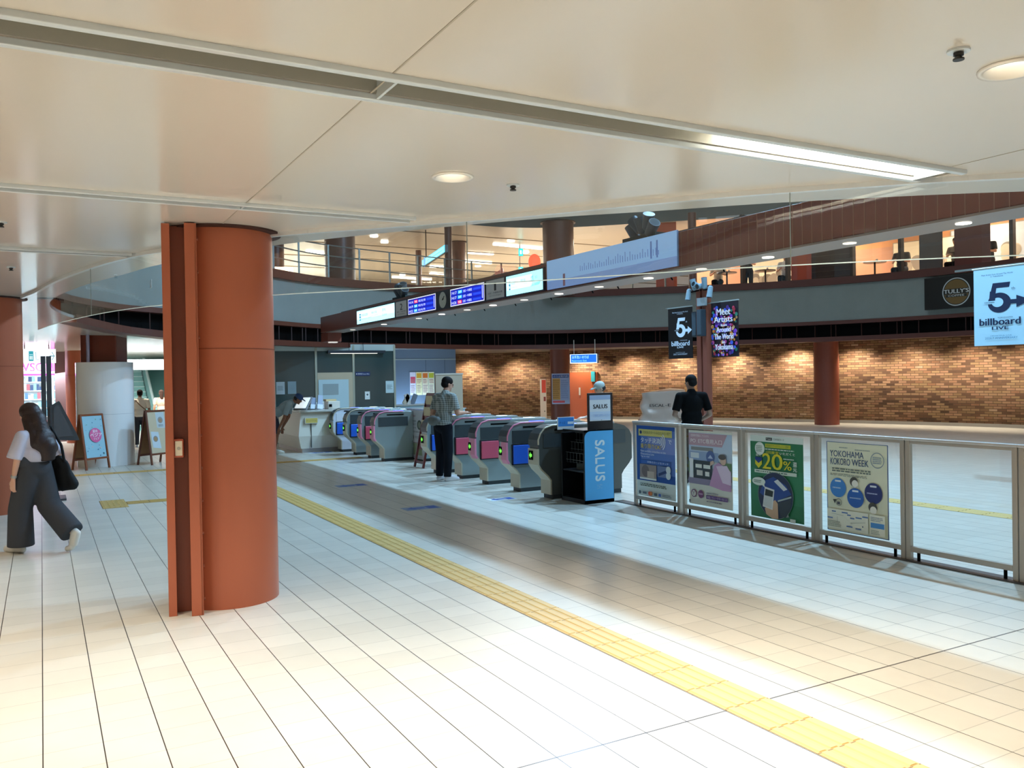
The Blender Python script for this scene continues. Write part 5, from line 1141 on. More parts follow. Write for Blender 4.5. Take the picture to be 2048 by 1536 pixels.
aboard(2.15, 19.62, math.radians(38), 'sandwich board with photo cards on beige, right of the white drum', fb, wood='#6E3A22', w=0.58, h=1.15)

# dark grey digital sign stand behind the walking woman
t = thing('sign_stand', (0.10, 14.6, 0), 'dark grey twin-post sign stand with a slanted side screen, behind the walking woman', 'sign stand')
SG = mat('#4A5157', rough=0.4, metal=0.2)
for (xa, xb_) in ((0.0, 0.065), (0.072, 0.14)):
    b = MB(); b.box((xa, 14.55, 0), (xb_, 14.66, 2.17), SG); b.build('post', t, bevel=0.004)
b = MB(); q = [atY(*p_, 14.52) for p_ in ((100, 812), (105, 809), (117, 802), (120, 804), (153, 866), (159, 880), (150, 881), (101, 880))]
b.prism([(x, 14.52, z) for x, z in q], (0, 0.06, 0), SG); sh_ = b.build('screen_housing', t, bevel=0.004)
b = MB(); q = [atY(*p_, 14.50) for p_ in ((107, 816), (116, 808), (148, 872), (108, 874))]; b.prism([(x, 14.512, z) for x, z in q], (0, 0.006, 0), mat('#575F66', rough=0.25)); b.build('screen', sh_)
b = MB(); b.box((-0.18, 14.35, 0), (0.3, 14.85, 0.03), SG); b.build('base_plate', t)
# ================================================================== tactile paving, floor stickers
YEL = mat('#CDA85F', rough=0.5); YELB = mat('#D6B168', rough=0.5); YJ = mat('#8A6A38', rough=0.7)
def tactile_strip(name, x0, x1, y0, y1, along, lab, bars=4, dots=False, rep=0.3, col=None):
    b = MB(); b.box((x0, y0, 0.0005), (x1, y1, 0.003), YEL)
    if along == 'y':
        w = (x1-x0); y = y0
        while y < y1-0.01:
            ye = min(y+rep, y1)
            for k in range(bars):
                c = x0+w*(k+0.5)/bars
                b.prism([(c-w/bars*0.36, y+0.006, 0.003), (c-w/bars*0.24, y+0.01, 0.0075), (c+w/bars*0.24, y+0.01, 0.0075), (c+w/bars*0.36, y+0.006, 0.003)], (0, ye-y-0.014, 0), YELB)
            b.box((x0, y-0.003, 0.003), (x1, y+0.003, 0.0036), YJ); y += rep
    else:
        w = (y1-y0); x = x0
        while x < x1-0.01:
            xe = min(x+rep, x1)
            if dots:
                for i in range(5):
                    for j in range(5): b.cone((x+rep*(i+0.5)/5, y0+w*(j+0.5)/5, 0.003), (x+rep*(i+0.5)/5, y0+w*(j+0.5)/5, 0.008), 0.018, 0.012, YELB, 10)
            else:
                for k in range(bars):
                    c = y0+w*(k+0.5)/bars; b.box((x+0.008, c-w/bars*0.28, 0.003), (xe-0.008, c+w/bars*0.28, 0.0075), YELB)
            b.box((x-0.003, y0, 0.003), (x+0.003, y1, 0.0036), YJ); x += rep
    return tag(b.build(name), lab, 'tactile paving')
tactile_strip('tactile_strip', 3.065, 3.37, 0.6, 17.94, 'y', 'long yellow ridged tactile strip running diagonally across the foreground floor')
tactile_strip('tactile_strip', 1.055, 3.06, 13.33, 13.63, 'x', 'short yellow tactile strip leading from behind the foreground column to the dotted block')
tactile_strip('tactile_block', 0.72, 1.05, 13.05, 13.95, 'x', 'yellow dotted warning block on the floor left of the foreground column', dots=True, rep=0.33)
tactile_strip('tactile_strip', -3.0, 6.2, 17.95, 18.25, 'x', 'far yellow tactile strip in front of the white drum and boards')
tactile_strip('tactile_strip', 9.75, 10.05, 2.5, 12.0, 'y', 'pale yellow tactile strip seen through the clear glass barrier panel')
for (px, py, lab, w, h) in ((703, 971, 'blue floor sticker left of the gates, farthest of the three near the strip', 0.5, 0.28), (842, 1016, 'blue floor sticker between the tactile strip and the gates', 0.5, 0.28), (1003, 998, 'blue and white floor sticker in front of the blue-flap gate', 0.4, 0.24), (642, 905, 'pale floor sticker by the service counter', 0.6, 0.3)):
    x, y = G(px, py); b = MB(); p = Print(b, (x-w/2, y-h/2, 0.0008), (1, 0, 0), (0, 1, 0), w, h, step=0.0004)
    p.rect(0, 0, 1, 1, '#DCE3EA' if px > 900 or px < 660 else '#8FA6C8'); p.poly([(0.08, 0.5), (0.3, 0.85), (0.3, 0.65), (0.6, 0.65), (0.6, 0.35), (0.3, 0.35), (0.3, 0.15)], '#4870C8'); p.rect(0.66, 0.15, 0.94, 0.85, '#3F66C0')
    b.box((x-w/2, y-h/2, 0.0001), (x+w/2, y+h/2, 0.0009), mat('#DCE3EA')); tag(b.build('floor_sticker'), lab, 'floor sticker')

# ================================================================== banner pole
PXX, PYY = 12.3, 13.72
pole = thing('banner_pole', (PXX, PYY, 0), 'red-brown twin steel pole in the middle of the round hall carrying two banners', 'pole')
PB = mat('#7E4637', rough=0.4)
for dy in (-0.09, 0.09):
    b = MB(); b.box((PXX-0.07, PYY+dy-0.065, 0.0), (PXX+0.07, PYY+dy+0.065, 3.55), PB); b.build('upright', pole, bevel=0.004)
b = MB(); b.box((PXX-0.12, PYY-0.17, 3.16), (PXX-0.05, PYY+0.08, 3.33), mat('#A9B8BE', rough=0.3, metal=0.4)); b.build('junction_box', pole, bevel=0.006)
for s_ in (1, -1):
    b = MB(); b.bar((PXX-0.02, PYY+0.1*s_, 3.20), (PXX-0.02, PYY+s_*(1.22 if s_ > 0 else 1.05), 3.20 if s_ > 0 else 3.215), 0.02, 0.02, mat('#8C8F88', rough=0.4, metal=0.5)); b.build('banner_arm', pole)
for k, (dy, dz, d) in enumerate([(0.33, 3.42, (-.2, 0, -1)), (-0.33, 3.42, (-.2, 0, -1)), (0.17, 3.64, (-.2, 0.1, 1)), (-0.17, 3.64, (-.2, -.1, 1)), (0.06, 3.60, (-1, 0, .3)), (-0.06, 3.58, (-1, 0, -.2))]):
    spot(pole, (PXX-0.12, PYY+dy, dz), d, 0.062, 0.22, GREYL)
b = MB(); b.tube([(PXX-0.1, PYY-0.33, 3.48), (PXX-0.05, PYY, 3.5), (PXX-0.1, PYY+0.33, 3.48)], 0.015, BLACK, 8); b.build('lamp_bracket', pole)
for k, (y, z0, z1, nm_) in enumerate([(PYY+0.235, 2.52, 3.06, 'left'), (PYY-0.09, 2.52, 3.08, 'right')]):
    t = thing('loudspeaker', (PXX-0.1, y, z0), 'slim dark grey loudspeaker mounted on the %s side of the banner pole' % nm_, 'loudspeaker')
    b = MB(); b.box((PXX-0.07 if k == 0 else PXX-0.22, y-0.07, z0), (PXX+0.1 if k == 0 else PXX-0.08, y+0.07, z1), mat('#2C3840', rough=0.5)); cb_ = b.build('cabinet', t, bevel=0.01)
    b = MB(); b.box((PXX-0.075 if k == 0 else PXX-0.225, y-0.06, z0+0.03), (PXX-0.07 if k == 0 else PXX-0.22, y+0.06, z1-0.02), mat('#3C4A54', rough=0.7)); b.build('grille', cb_)
def banner(name, X, y_l, y_r, z0, z1, lab, cloth, face, emit=0):
    t = thing(name, (X, (y_l+y_r)/2, z0), lab, 'banner')
    b = MB(); b.box((X+0.002, y_r, z0), (X+0.010, y_l, z1), mat(cloth, rough=0.55)); b.build('cloth', t)
    b = MB(); b.cone((X+0.006, y_r-0.02, z1+0.005), (X+0.006, y_l+0.02, z1+0.005), 0.014, 0.014, mat('#A9B2B0', rough=0.3, metal=0.6), 10); b.build('top_rod', t)
    b = MB(); p = xprint(b, X, y_l, y_r, z0, z1, emit); face(p); b.build('print', t); return t
def arrow5(p, c, bg, dx=0.0):
    """big numeral five with an arrow"""
    for q in ([(0.42+dx, 0.80), (0.72+dx, 0.80), (0.70+dx, 0.735), (0.48+dx, 0.735), (0.465+dx, 0.655), (0.36+dx, 0.63)],): p.poly(q, c)
    p.disc(0.53+dx, 0.545, 0.20, c, ry=0.128, seg=40); p.disc(0.50+dx, 0.55, 0.10, bg, ry=0.06, seg=32); p.rect(0.26+dx, 0.535, 0.48+dx, 0.575, bg)
    p.poly([(0.355+dx, 0.575), (0.46+dx, 0.575), (0.47+dx, 0.665), (0.37+dx, 0.70)], c)
    p.poly([(0.68+dx, 0.575), (0.82+dx, 0.575), (0.82+dx, 0.625), (0.99, 0.55), (0.82+dx, 0.47), (0.82+dx, 0.52), (0.68+dx, 0.52)], c); p.text('YOKOHAMA', 0.27+dx, 0.545, 0.45+dx, 0.565, c); p.text('th', 0.74+dx, 0.70, 0.80+dx, 0.73, c)
def fblack(p):
    p.rect(0, 0, 1, 1, '#08090C'); p.text('Meet Artists from Around The World', 0.18, 0.90, 0.82, 0.925, '#C9D6E6'); p.text('in Yokohama', 0.38, 0.87, 0.62, 0.893, '#C9D6E6'); arrow5(p, '#DCEBFA', '#08090C')
    p.text('YOKOHAMA', 0.5, 0.345, 0.8, 0.365, '#C9D6E6'); p.text('billboard', 0.14, 0.25, 0.88, 0.345, '#DCEBFA', bold=0.012); p.text('LIVE', 0.38, 0.205, 0.64, 0.24, '#DCEBFA', bold=0.01); p.text('HEARTFUL LIVE', 0.32, 0.11, 0.70, 0.13, '#9AA6B4'); p.text('2020.7 ANNIVERSARY', 0.22, 0.07, 0.80, 0.10, '#C9D6E6')
def fmeet(p):
    p.rect(0, 0, 1, 1, '#1A1420')
    random.seed(11); cs = ['#C9405E', '#7E3FC0', '#3F5FD0', '#D88A3A', '#B04A8A', '#4A2A7A', '#D9B07E', '#2E7A66', '#A02A3A', '#8E6AD8']
    for k in range(170):
        x = random.uniform(0.04, 0.96); y = random.uniform(0.03, 0.9); p.disc(x, y, random.uniform(0.025, 0.06), random.choice(cs), seg=9); p.k -= 0.7
    p.k += 3
    for s_, (x0, y0, x1, y1) in (('Meet', (0.25, 0.76, 0.75, 0.88)), ('Artists', (0.15, 0.63, 0.83, 0.74)), ('from', (0.4, 0.555, 0.62, 0.60)), ('Around', (0.24, 0.45, 0.76, 0.545)), ('The World', (0.16, 0.32, 0.86, 0.42)), ('in', (0.45, 0.245, 0.55, 0.295)), ('Yokohama', (0.18, 0.13, 0.84, 0.235))):
        p.text(s_, x0, y0, x1, y1, '#F1E9F4', bold=0.014)
def fwhite(p):
    p.rect(0, 0, 1, 1, '#B9E2F4'); p.text('Meet Artists from Around The World', 0.14, 0.905, 0.68, 0.925, '#3A6A92'); p.text('in Yokohama', 0.30, 0.88, 0.52, 0.898, '#3A6A92')
    arrow5(p, '#1C2A4A', '#B9E2F4', -0.08); p.text('YOKOHAMA', 0.42, 0.345, 0.68, 0.36, '#1C2A4A'); p.text('billboard', 0.10, 0.26, 0.80, 0.35, '#1C2A4A', bold=0.012); p.text('LIVE', 0.32, 0.20, 0.60, 0.24, '#1C2A4A', bold=0.008); p.text('HEARTFUL LIVE', 0.30, 0.115, 0.66, 0.13, '#5A8AAA'); p.text('2020.7 ANNIVERSARY', 0.2, 0.08, 0.76, 0.105, '#5A8AAA')
yl_, zt_ = atX(1336, 618, 12.27); yr_ = atX(1384, 610, 12.27)[0]
banner('hanging_banner', 12.27, yl_, yr_, 2.07, 3.185, 'black banner with a white numeral five and arrow on the left of the pole', '#101218', fblack)
yl_, yr_ = atX(1422, 608, 12.27)[0], atX(1476, 600, 12.27)[0]
banner('hanging_banner', 12.27, yl_, yr_, 2.07, 3.20, 'colourful crowd banner reading Meet Artists on the right of the pole', '#1A1420', fmeet)
yl_ = atX(1947, 540, 12.27)[0]
banner('hanging_banner', 12.27, yl_, yl_-0.86, 2.08, 3.22, 'large pale blue banner with a dark numeral five, cut by the right picture edge', '#B9E2F4', fwhite)
yy = yl_-1.35
p2 = thing('banner_pole', (PXX, yy, 0), 'red-brown twin steel pole just outside the right edge of the picture', 'pole')
for dy in (-0.09, 0.09):
    b = MB(); b.box((PXX-0.07, yy+dy-0.065, 0.0), (PXX+0.07, yy+dy+0.065, 3.55), PB); b.build('upright', p2, bevel=0.004)
b = MB(); b.bar((PXX-0.02, yy+0.1, 3.235), (PXX-0.02, yl_+0.3, 3.235), 0.02, 0.03, mat('#8C8F88', rough=0.4, metal=0.5)); b.build('banner_arm', p2)

# ================================================================== things at the brick wall
# orange door, exit sign, hanging blue sign, timetable poster, red and white stand
def wall_at(px, py, doff):
    d = Vector(_ray(px, py)); best = None
    for p, q in zip(BL, BL[1:]):
        den = d.x*(q.y-p.y)-d.y*(q.x-p.x)
        if abs(den) < 1e-9: continue
        t = (p.x*(q.y-p.y)-p.y*(q.x-p.x))/den; s = (p.x*d.y-p.y*d.x)/den
        if t > 0 and -0.01 <= s <= 1.01:
            tn = (q-p).normalized(); n = Vector((-tn.y, tn.x)); n = n if n.dot(CEN-p) > 0 else -n
            best = (Vector((d.x*t, d.y*t))+n*doff, n)
    return best
def wall_frame(px0, px1, py=800, doff=0.0):
    a, n1 = wall_at(px0, py, doff); c, n2 = wall_at(px1, py, doff); r = (c-a); w = r.length; r.normalize()
    return a, r, w, Vector((r.y, -r.x)) if Vector((r.y, -r.x)).dot(CEN-a) > 0 else Vector((-r.y, r.x))
def zat(p, px, py):
    d = Vector(_ray(px, py)); t = math.hypot(p.x, p.y)/math.hypot(d.x, d.y); return EYE.z+d.z*t
a, r, w, n = wall_frame(1143, 1197, 800, 0.12); zt_ = zat(a, 1150, 745)
def wbox(a, r, n, x0, x1, z0, z1, d0, d1, m):
    b = MB(); P_ = lambda x, d, z: (a.x+r.x*x+n.x*d, a.y+r.y*x+n.y*d, z)
    b.add([P_(x0, d0, z0), P_(x1, d0, z0), P_(x1, d1, z0), P_(x0, d1, z0), P_(x0, d0, z1), P_(x1, d0, z1), P_(x1, d1, z1), P_(x0, d1, z1)], [(0, 3, 2, 1), (4, 5, 6, 7), (0, 1, 5, 4), (1, 2, 6, 5), (2, 3, 7, 6), (3, 0, 4, 7)], m); return b
dr = struct(wbox(a, r, n, -0.3, w, 0.0, zt_, -0.15, 0.03, mat('#AE5A36', rough=0.4)), 'door_1')
k_ = w/54
hb = wbox(a, r, n, 19*k_, 22*k_, 0.95, 1.25, 0.03, 0.08, mat('#D8CDB8', rough=0.3, metal=0.3)); hb.build('door_handle', dr)
b = wbox(a, r, n, 0.5*w-0.006+0.4, 0.5*w+0.006+0.4, 0.0, zt_, 0.03, 0.034, mat('#8A3A1C')); b.build('door_gap', dr)
t = tag(wbox(a, r, n, 44*k_, 51*k_, zat(a, 1190, 763), zat(a, 1190, 743), 0.03, 0.10, mat('#2E8C96', rough=0.4, emit=0.25)).build('exit_sign'), 'small teal upright exit sign beside the orange door top', 'sign')
# hanging blue sign
hx_, hy_ = Vector(_ray(1140, 718))*25, 0
a3 = EYE+Vector(_ray(1140, 709))*25.0; c3 = EYE+Vector(_ray(1194, 710))*24.6
r3 = Vector((c3.x-a3.x, c3.y-a3.y, 0)); w3 = r3.length; r3.normalize(); n3 = r3.cross(Vector((0, 0, 1))); h3 = 18/FPX*25
t = thing('hanging_sign', (a3.x, a3.y, a3.z-h3), 'blue and white lit sign hanging above the orange door', 'sign')
b = MB(); b.M = Matrix.Translation((a3.x, a3.y, a3.z)) @ Matrix.Rotation(math.atan2(r3.y, r3.x), 4, 'Z'); b.box((0, 0.0, -h3), (w3, 0.12, 0), mat('#5C6A70', rough=0.4)); b.build('casing', t)
b = MB(); b.M = Matrix.Translation((a3.x, a3.y, a3.z)) @ Matrix.Rotation(math.atan2(r3.y, r3.x), 4, 'Z')
for x in (0.12*w3, 0.9*w3): b.cone((x, 0.06, 0), (x, 0.06, 2.78-a3.z), 0.012, 0.012, STEEL, 8)
b.build('hangers', t)
b = MB(); p = Print(b, Vector((a3.x, a3.y, a3.z-h3))+n3*0.002, r3, (0, 0, 1), w3, h3, 1.0); p.rect(0, 0, 1, 1, '#DDEEFF'); p.rect(0.03, 0.08, 0.98, 0.95, '#1D5FE0'); p.text('お手洗い のりば', 0.08, 0.5, 0.7, 0.85, '#A9E4FF'); p.text('Restroom Exit', 0.08, 0.18, 0.62, 0.38, '#7FD0FF'); b.build('sign_face', t)
# timetable on the column
cx_, cy_ = 17.2, 27.2
def on_col(px0, px1, py0, py1, lab, face, R_=0.385, name='poster'):
    d = Vector((-cx_, -cy_)).normalized(); r = Vector((-d.y, d.x)); r = r if r.dot(Vector((CR.x, CR.y))) > 0 else -r
    c = Vector((cx_, cy_))+d*(R_+0.012); dist = c.length; 
    x0 = None
    dd = Vector(_ray((px0+px1)/2, py0)); s = dist/math.hypot(dd.x, dd.y); w = (px1-px0)/FPX*s*0.99; zt2 = EYE.z+dd.z*s; h = (py1-py0)/FPX*s
    cc = Vector((dd.x*s, dd.y*s)); t = thing(name, (cc.x, cc.y, zt2-h), lab, 'poster')
    b = MB(); o = Vector((cc.x-r.x*w/2, cc.y-r.y*w/2, zt2-h)); b.M = Matrix.Translation(o) @ Matrix.Rotation(math.atan2(r.y, r.x), 4, 'Z'); b.box((0, 0.001, 0), (w, 0.03, h), mat('#D5DBE2', rough=0.4)); b.build('board', t)
    b = MB(); n = Vector((d.x, d.y, 0)); p = Print(b, o+n*0.001, (r.x, r.y, 0), (0, 0, 1), w, h); face(p); b.build('print', t)
def ftt(p):
    p.rect(0, 0, 1, 1, '#B9C9E8'); p.rect(0.05, 0.86, 0.95, 0.96, '#2B50A0'); p.text('のりば案内図', 0.1, 0.88, 0.9, 0.94, '#DCE6F8'); p.rect(0.04, 0.14, 0.47, 0.84, '#D9A85E'); p.lines(0.06, 0.18, 0.45, 0.8, 9, '#B88A4A'); p.rect(0.5, 0.14, 0.95, 0.84, '#A9BCE4'); p.lines(0.52, 0.18, 0.93, 0.8, 9, '#8FA6D4'); p.rect(0.05, 0.04, 0.72, 0.11, '#E2626A')
on_col(1103, 1139, 747, 808, 'blue, yellow and white information poster on the round column by the orange door', ftt)
a, r, w, n = wall_frame(1090, 1102, 800, 0.5)
t = thing('standing_sign', (a.x, a.y, 0), 'narrow red and white standing sign left of the column with the information poster', 'sign')
z1_ = zat(a, 1094, 758)
wbox(a, r, n, 0, w, 0.0, z1_, -0.04, 0.0, mat('#E0D6C8', rough=0.5)).build('board', t)
b = MB(); p = Print(b, (a.x+n.x*0.002, a.y+n.y*0.002, 0), (r.x, r.y, 0), (0, 0, 1), w, z1_); p.rect(0.3, 0.66, 1, 0.98, '#D84A34'); p.rect(0.6, 0.45, 0.95, 0.56, '#8A3A34'); p.disc(0.75, 0.2, 0.12, '#8A8278'); b.build('print', t)

# covered grand piano-like piece
pc = Vector((19.55, 24.0)); dirv = Vector((-pc.x, -pc.y)).normalized(); rr = Vector((-dirv.y, dirv.x)); rr = rr if rr.dot(Vector((CR.x, CR.y))) > 0 else -rr
L0 = G(1278, 848); 
dist = pc.length
def cover():
    b = MB(); M_ = mat('#DDD6CE', rough=0.30, metal=0.15)
    W, H_, D = 1.62, 1.13, 1.0; nu, nv = 72, 40
    v = []
    def shape(u, t):   # u round the plan 0..1, t height 0..1
        a = 2*PI*u; ca, sa = math.cos(a), math.sin(a)
        ex = 0.32
        x = W/2*math.copysign(abs(ca)**ex, ca); y = D/2*math.copysign(abs(sa)**ex, sa)
        left = (x < 0)
        taper = 1.0+0.06*(1-t)-0.05*max(0, math.sin(t*PI))*(1 if left else 0.3)
        z = H_*t*(0.93+0.09*(x/W+0.5)**0.8)
        f = 0.055*math.sin(7*x+8*z+3*math.sin(2*z))+0.05*noise.noise(Vector((x*2.5, y*2.5, z*3.5)))+0.05*math.sin(14*z-7*x)*max(0, 0.7-t)
        s = taper+f
        return (x*s, y*s, z+0.015*noise.noise(Vector((x*3, y*3, 2))))
    for j in range(nv):
        for i in range(nu): v.append(shape(i/nu, j/(nv-1)))
    f = [(j*nu+i, j*nu+(i+1) % nu, (j+1)*nu+(i+1) % nu, (j+1)*nu+i) for j in range(nv-1) for i in range(nu)]
    n = len(v); ring0 = list(range((nv-1)*nu, nv*nu))
    prev = ring0
    for k, s in enumerate((0.85, 0.6, 0.3)):
        base = len(v)
        for i in range(nu): q = v[ring0[i]]; v.append((q[0]*s, q[1]*s, q[2]+0.02*(k+1)))
        cur = list(range(base, base+nu)); f += [(prev[i], prev[(i+1) % nu], cur[(i+1) % nu], cur[i]) for i in range(nu)]; prev = cur
    f.append(tuple(prev))
    b.M = Matrix.Translation((pc.x, pc.y, 0)) @ Matrix.Rotation(math.atan2(rr.y, rr.x), 4, 'Z')
    b.add(v, f, M_, True)
    return b
t = thing('covered_piano', (pc.x, pc.y, 0), 'large piano under a shiny silver-beige cloth cover lettered ESCAL-E by the brick wall', 'covered piano')
cover().build('cloth_cover', t)
b = MB(); nn = Vector((dirv.x, dirv.y, 0)); o = Vector((pc.x, pc.y, 0))+nn*0.62-Vector((rr.x, rr.y, 0))*0.8
p = Print(b, o+Vector((0, 0, 0.42)), (rr.x, rr.y, 0), (0, 0, 1), 1.6, 0.6)
p.text('ESCAL', 0.20, 0.26, 0.52, 0.42, '#3E3A3C', bold=0.006); p.text('-E', 0.54, 0.28, 0.66, 0.44, '#3E3A3C', bold=0.005); p.text('Ori', 0.88, 0.85, 1.0, 0.97, '#4A4648'); b.build('lettering', t)

# ================================================================== far left: shop, column, escalator hall
SY = 30.0
def yprint(b, x0, x1, z0, z1, Y, emit=0): return Print(b, (x0, Y, z0), (1, 0, 0), (0, 0, 1), x1-x0, z1-z0, emit)
t = thing('convenience_store', (0, SY, 0), 'brightly lit convenience store with magenta sign band at the far left', 'shop')
xL = -3.6; xs = atY(128, 730, SY)[0]
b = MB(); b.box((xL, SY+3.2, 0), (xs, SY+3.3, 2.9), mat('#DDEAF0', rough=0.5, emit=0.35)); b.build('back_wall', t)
b = MB(); b.box((xL, SY, 2.02), (xs, SY+0.25, 2.60), mat('#E23CC0', rough=0.3, emit=0.0)); b.build('sign_box', t)
b = MB(); p = yprint(b, xL, xs, 2.02, 2.60, SY-0.001, 0.95); p.rect(0, 0, 1, 1, '#E815C8'); q0 = (atY(50, 740, SY)[0]-xL)/(xs-xL); q1 = (atY(101, 740, SY)[0]-xL)/(xs-xL)
p.rect(0, 0.17, q1, 1.0, '#F2D8EE'); p.text('LAWSON', q0-0.14, 0.22, q1+0.02, 0.66, '#C43C98', bold=0.004); p.rect(0, 0.10, 1, 0.20, '#FFE6FA'); p.text('マチのほっとステーション', q0, 0.72, q1-0.02, 0.86, '#E24AB8'); b.build('sign_face', t)
b = MB(); b.box((atY(98, 780, SY)[0], SY, 0), (atY(108, 780, SY)[0], SY+0.06, 2.02), mat('#B9D6E0', rough=0.3)); b.build('door_jamb', t)
random.seed(5)
for sh in range(3):
    x0_ = xL+0.3+sh*1.35; u = thing('store_shelf', (x0_, SY+1.6, 0), 'white store shelf unit packed with goods, %s of three inside the far left shop' % ['left one', 'middle one', 'right one'][sh], 'shelf')
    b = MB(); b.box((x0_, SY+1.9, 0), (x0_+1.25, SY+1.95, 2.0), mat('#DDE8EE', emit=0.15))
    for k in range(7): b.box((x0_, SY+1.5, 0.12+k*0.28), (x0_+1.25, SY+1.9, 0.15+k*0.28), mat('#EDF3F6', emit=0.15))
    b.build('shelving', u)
    b = MB()
    for k in range(7):
        x = x0_+0.03
        while x < x0_+1.2:
            w_ = random.uniform(0.05, 0.12); b.box((x, SY+1.52, 0.15+k*0.28), (x+w_*0.9, SY+1.7, 0.15+k*0.28+random.uniform(0.12, 0.22)), mat(random.choice(['#5A8AC8', '#8FD0E0', '#E9F2F6', '#3E5A86', '#C8E2DC', '#B86A7A', '#6FA8C0']), rough=0.5)); x += w_
    tag(b.build('goods'), 'small packed goods filling a shelf unit of the far left shop', 'goods', 'shelf goods of the far shop', 'stuff')
# guide sign in front of the shop
t = thing('hanging_guide_sign', (0.1, 24.0, 2.1), 'white lit guide sign with restroom symbol and arrow hanging before the shop', 'sign')
GY2 = 24.0; xa, zt_ = atY(30, 698, GY2); xb_, zb = atY(112, 726, GY2)
b = MB(); b.box((xa, GY2, zb), (xb_, GY2+0.12, zt_), mat('#C9D2D6', rough=0.4)); b.build('casing', t)
b = MB(); p = yprint(b, xa, xb_, zb, zt_, GY2-0.001, 1.0); p.rect(0, 0, 1, 1, '#F2FAFF'); f_ = lambda px: (px-30)/82
p.rect(f_(57), 0.15, f_(66.5), 0.85, '#2E8C9A'); p.disc(f_(60), 0.6, 0.012, '#E6F6F8'); p.disc(f_(63.5), 0.6, 0.012, '#E6F6F8'); p.rect(f_(59), 0.25, f_(61), 0.5, '#E6F6F8'); p.rect(f_(62.5), 0.25, f_(64.5), 0.5, '#E6F6F8'); p.text('1.', f_(71), 0.2, f_(76), 0.8, '#3A7A8A')
p.poly([(f_(99), 0.47), (f_(108), 0.47), (f_(108), 0.53), (f_(99), 0.53)], '#3A7A8A'); p.poly([(f_(103), 0.8), (f_(108), 0.5), (f_(103), 0.2), (f_(104.5), 0.2), (f_(109.5), 0.5), (f_(104.5), 0.8)], '#3A7A8A'); b.build('sign_face', t)
b = MB()
for x in (xa+0.2, xb_-0.15): b.cone((x, GY2+0.06, zt_), (x, GY2+0.06, 2.93), 0.012, 0.012, STEEL, 8)
b.build('hangers', t)
# cyan light panel above
x0_, z1_ = atY(40, 652, 27.5); x1_, z0_ = atY(113, 678, 27.5)
t = thing('cyan_light_panel', (x0_, 27.5, z0_), 'pale cyan light panel under the ceiling above the guide sign at far left', 'light panel')
# mauve wall pier and columns
xa, xb_ = atY(110, 760, 29.0)[0], atY(140, 760, 29.0)[0]
b = MB(); b.box((xa, 29.0, 0), (xb_, 29.4, 2.9), mat('#7A6468', rough=0.5)); struct(b, 'wall_mauve_pier')
bpy.data.objects.remove(t)
b = MB(); b.box((x0_-1.5, 27.5, z0_-0.25), (x1_, 27.56, min(z1_, 2.9)), mat('#6FD8EE', rough=0.3, emit=0.55)); tag(b.build('light_panel'), 'pale cyan light panel under the ceiling above the guide sign at far left', 'light panel')
# escalator
EY = 33.5
t = thing('escalator', (3.2, EY, 0), 'teal-lit escalator rising away behind the white drum', 'escalator')
x0_, x1_ = 2.0, 3.9
b = MB()
for k in range(22):
    y = EY+k*0.36; z = k*0.2; b.box((x0_, y, max(z-0.2, 0)), (x1_-0.35, y+0.36, z+0.2), mat('#7FB5AE', rough=0.4, metal=0.2)); b.box((x0_, y-0.004, z+0.17), (x1_-0.35, y, z+0.2), mat('#D2ECE6'))
b.build('steps', t)
for x in (x1_-0.33, x1_+0.75):
    b = MB(); b.prism([(x, EY-0.6, 0), (x, EY, 0), (x, EY+7.9, 4.4), (x, EY+7.9, 5.2), (x, EY, 0.95), (x, EY-0.6, 0.9)], (0.06, 0, 0), mat('#9ED0CC', rough=0.2)); b.build('balustrade', t)
    b = MB(); b.tube([(x+0.03, EY-0.65, 0.85), (x+0.03, EY-0.6, 0.94), (x+0.03, EY, 0.99), (x+0.03, EY+7.9, 5.24)], 0.05, mat('#DDF2F0', rough=0.3), 8); b.build('handrail', t)
b = MB(); b.prism([(x1_-0.27, EY, 0), (x1_-0.27, EY+7.9, 4.4), (x1_-0.27, EY+7.9, 4.3), (x1_-0.27, EY+0.2, 0)], (1.0, 0, 0), mat('#8FC4C0', rough=0.4)); b.build('landing_slope', t)
xa, zt_ = atY(255, 719, 31.5); xb_, zb = atY(352, 739, 31.5)
b = MB(); b.box((xa, 31.5, zb), (xb_+0.6, 31.6, zt_), mat('#F4FAFC', rough=0.4, emit=1.0)); struct(b, 'lit_fascia')  # glowing white fascia band over the escalator, part of the building
xa, zt_ = atY(250, 672, 32.5); xb_, zb = atY(352, 700, 32.5)
b = MB(); b.box((xa-0.2, 32.5, zb), (xb_+0.6, 32.6, zt_), mat('#A9E2EA', rough=0.4, emit=0.8)); struct(b, 'lit_fascia_cyan')  # glowing cyan fascia above and behind the white band
# shuttered bright end wall of the passage
b = MB(); b.box((-14, 42.0, 0), (14.0, 42.2, 6.8), mat('#CFE0E2', rough=0.6)); struct(b, 'wall_back')
b = MB(); b.box((-14.2, -6, 0), (-14, 42, 2.9), mat('#D9CDBB', rough=0.5)); struct(b, 'wall_left')
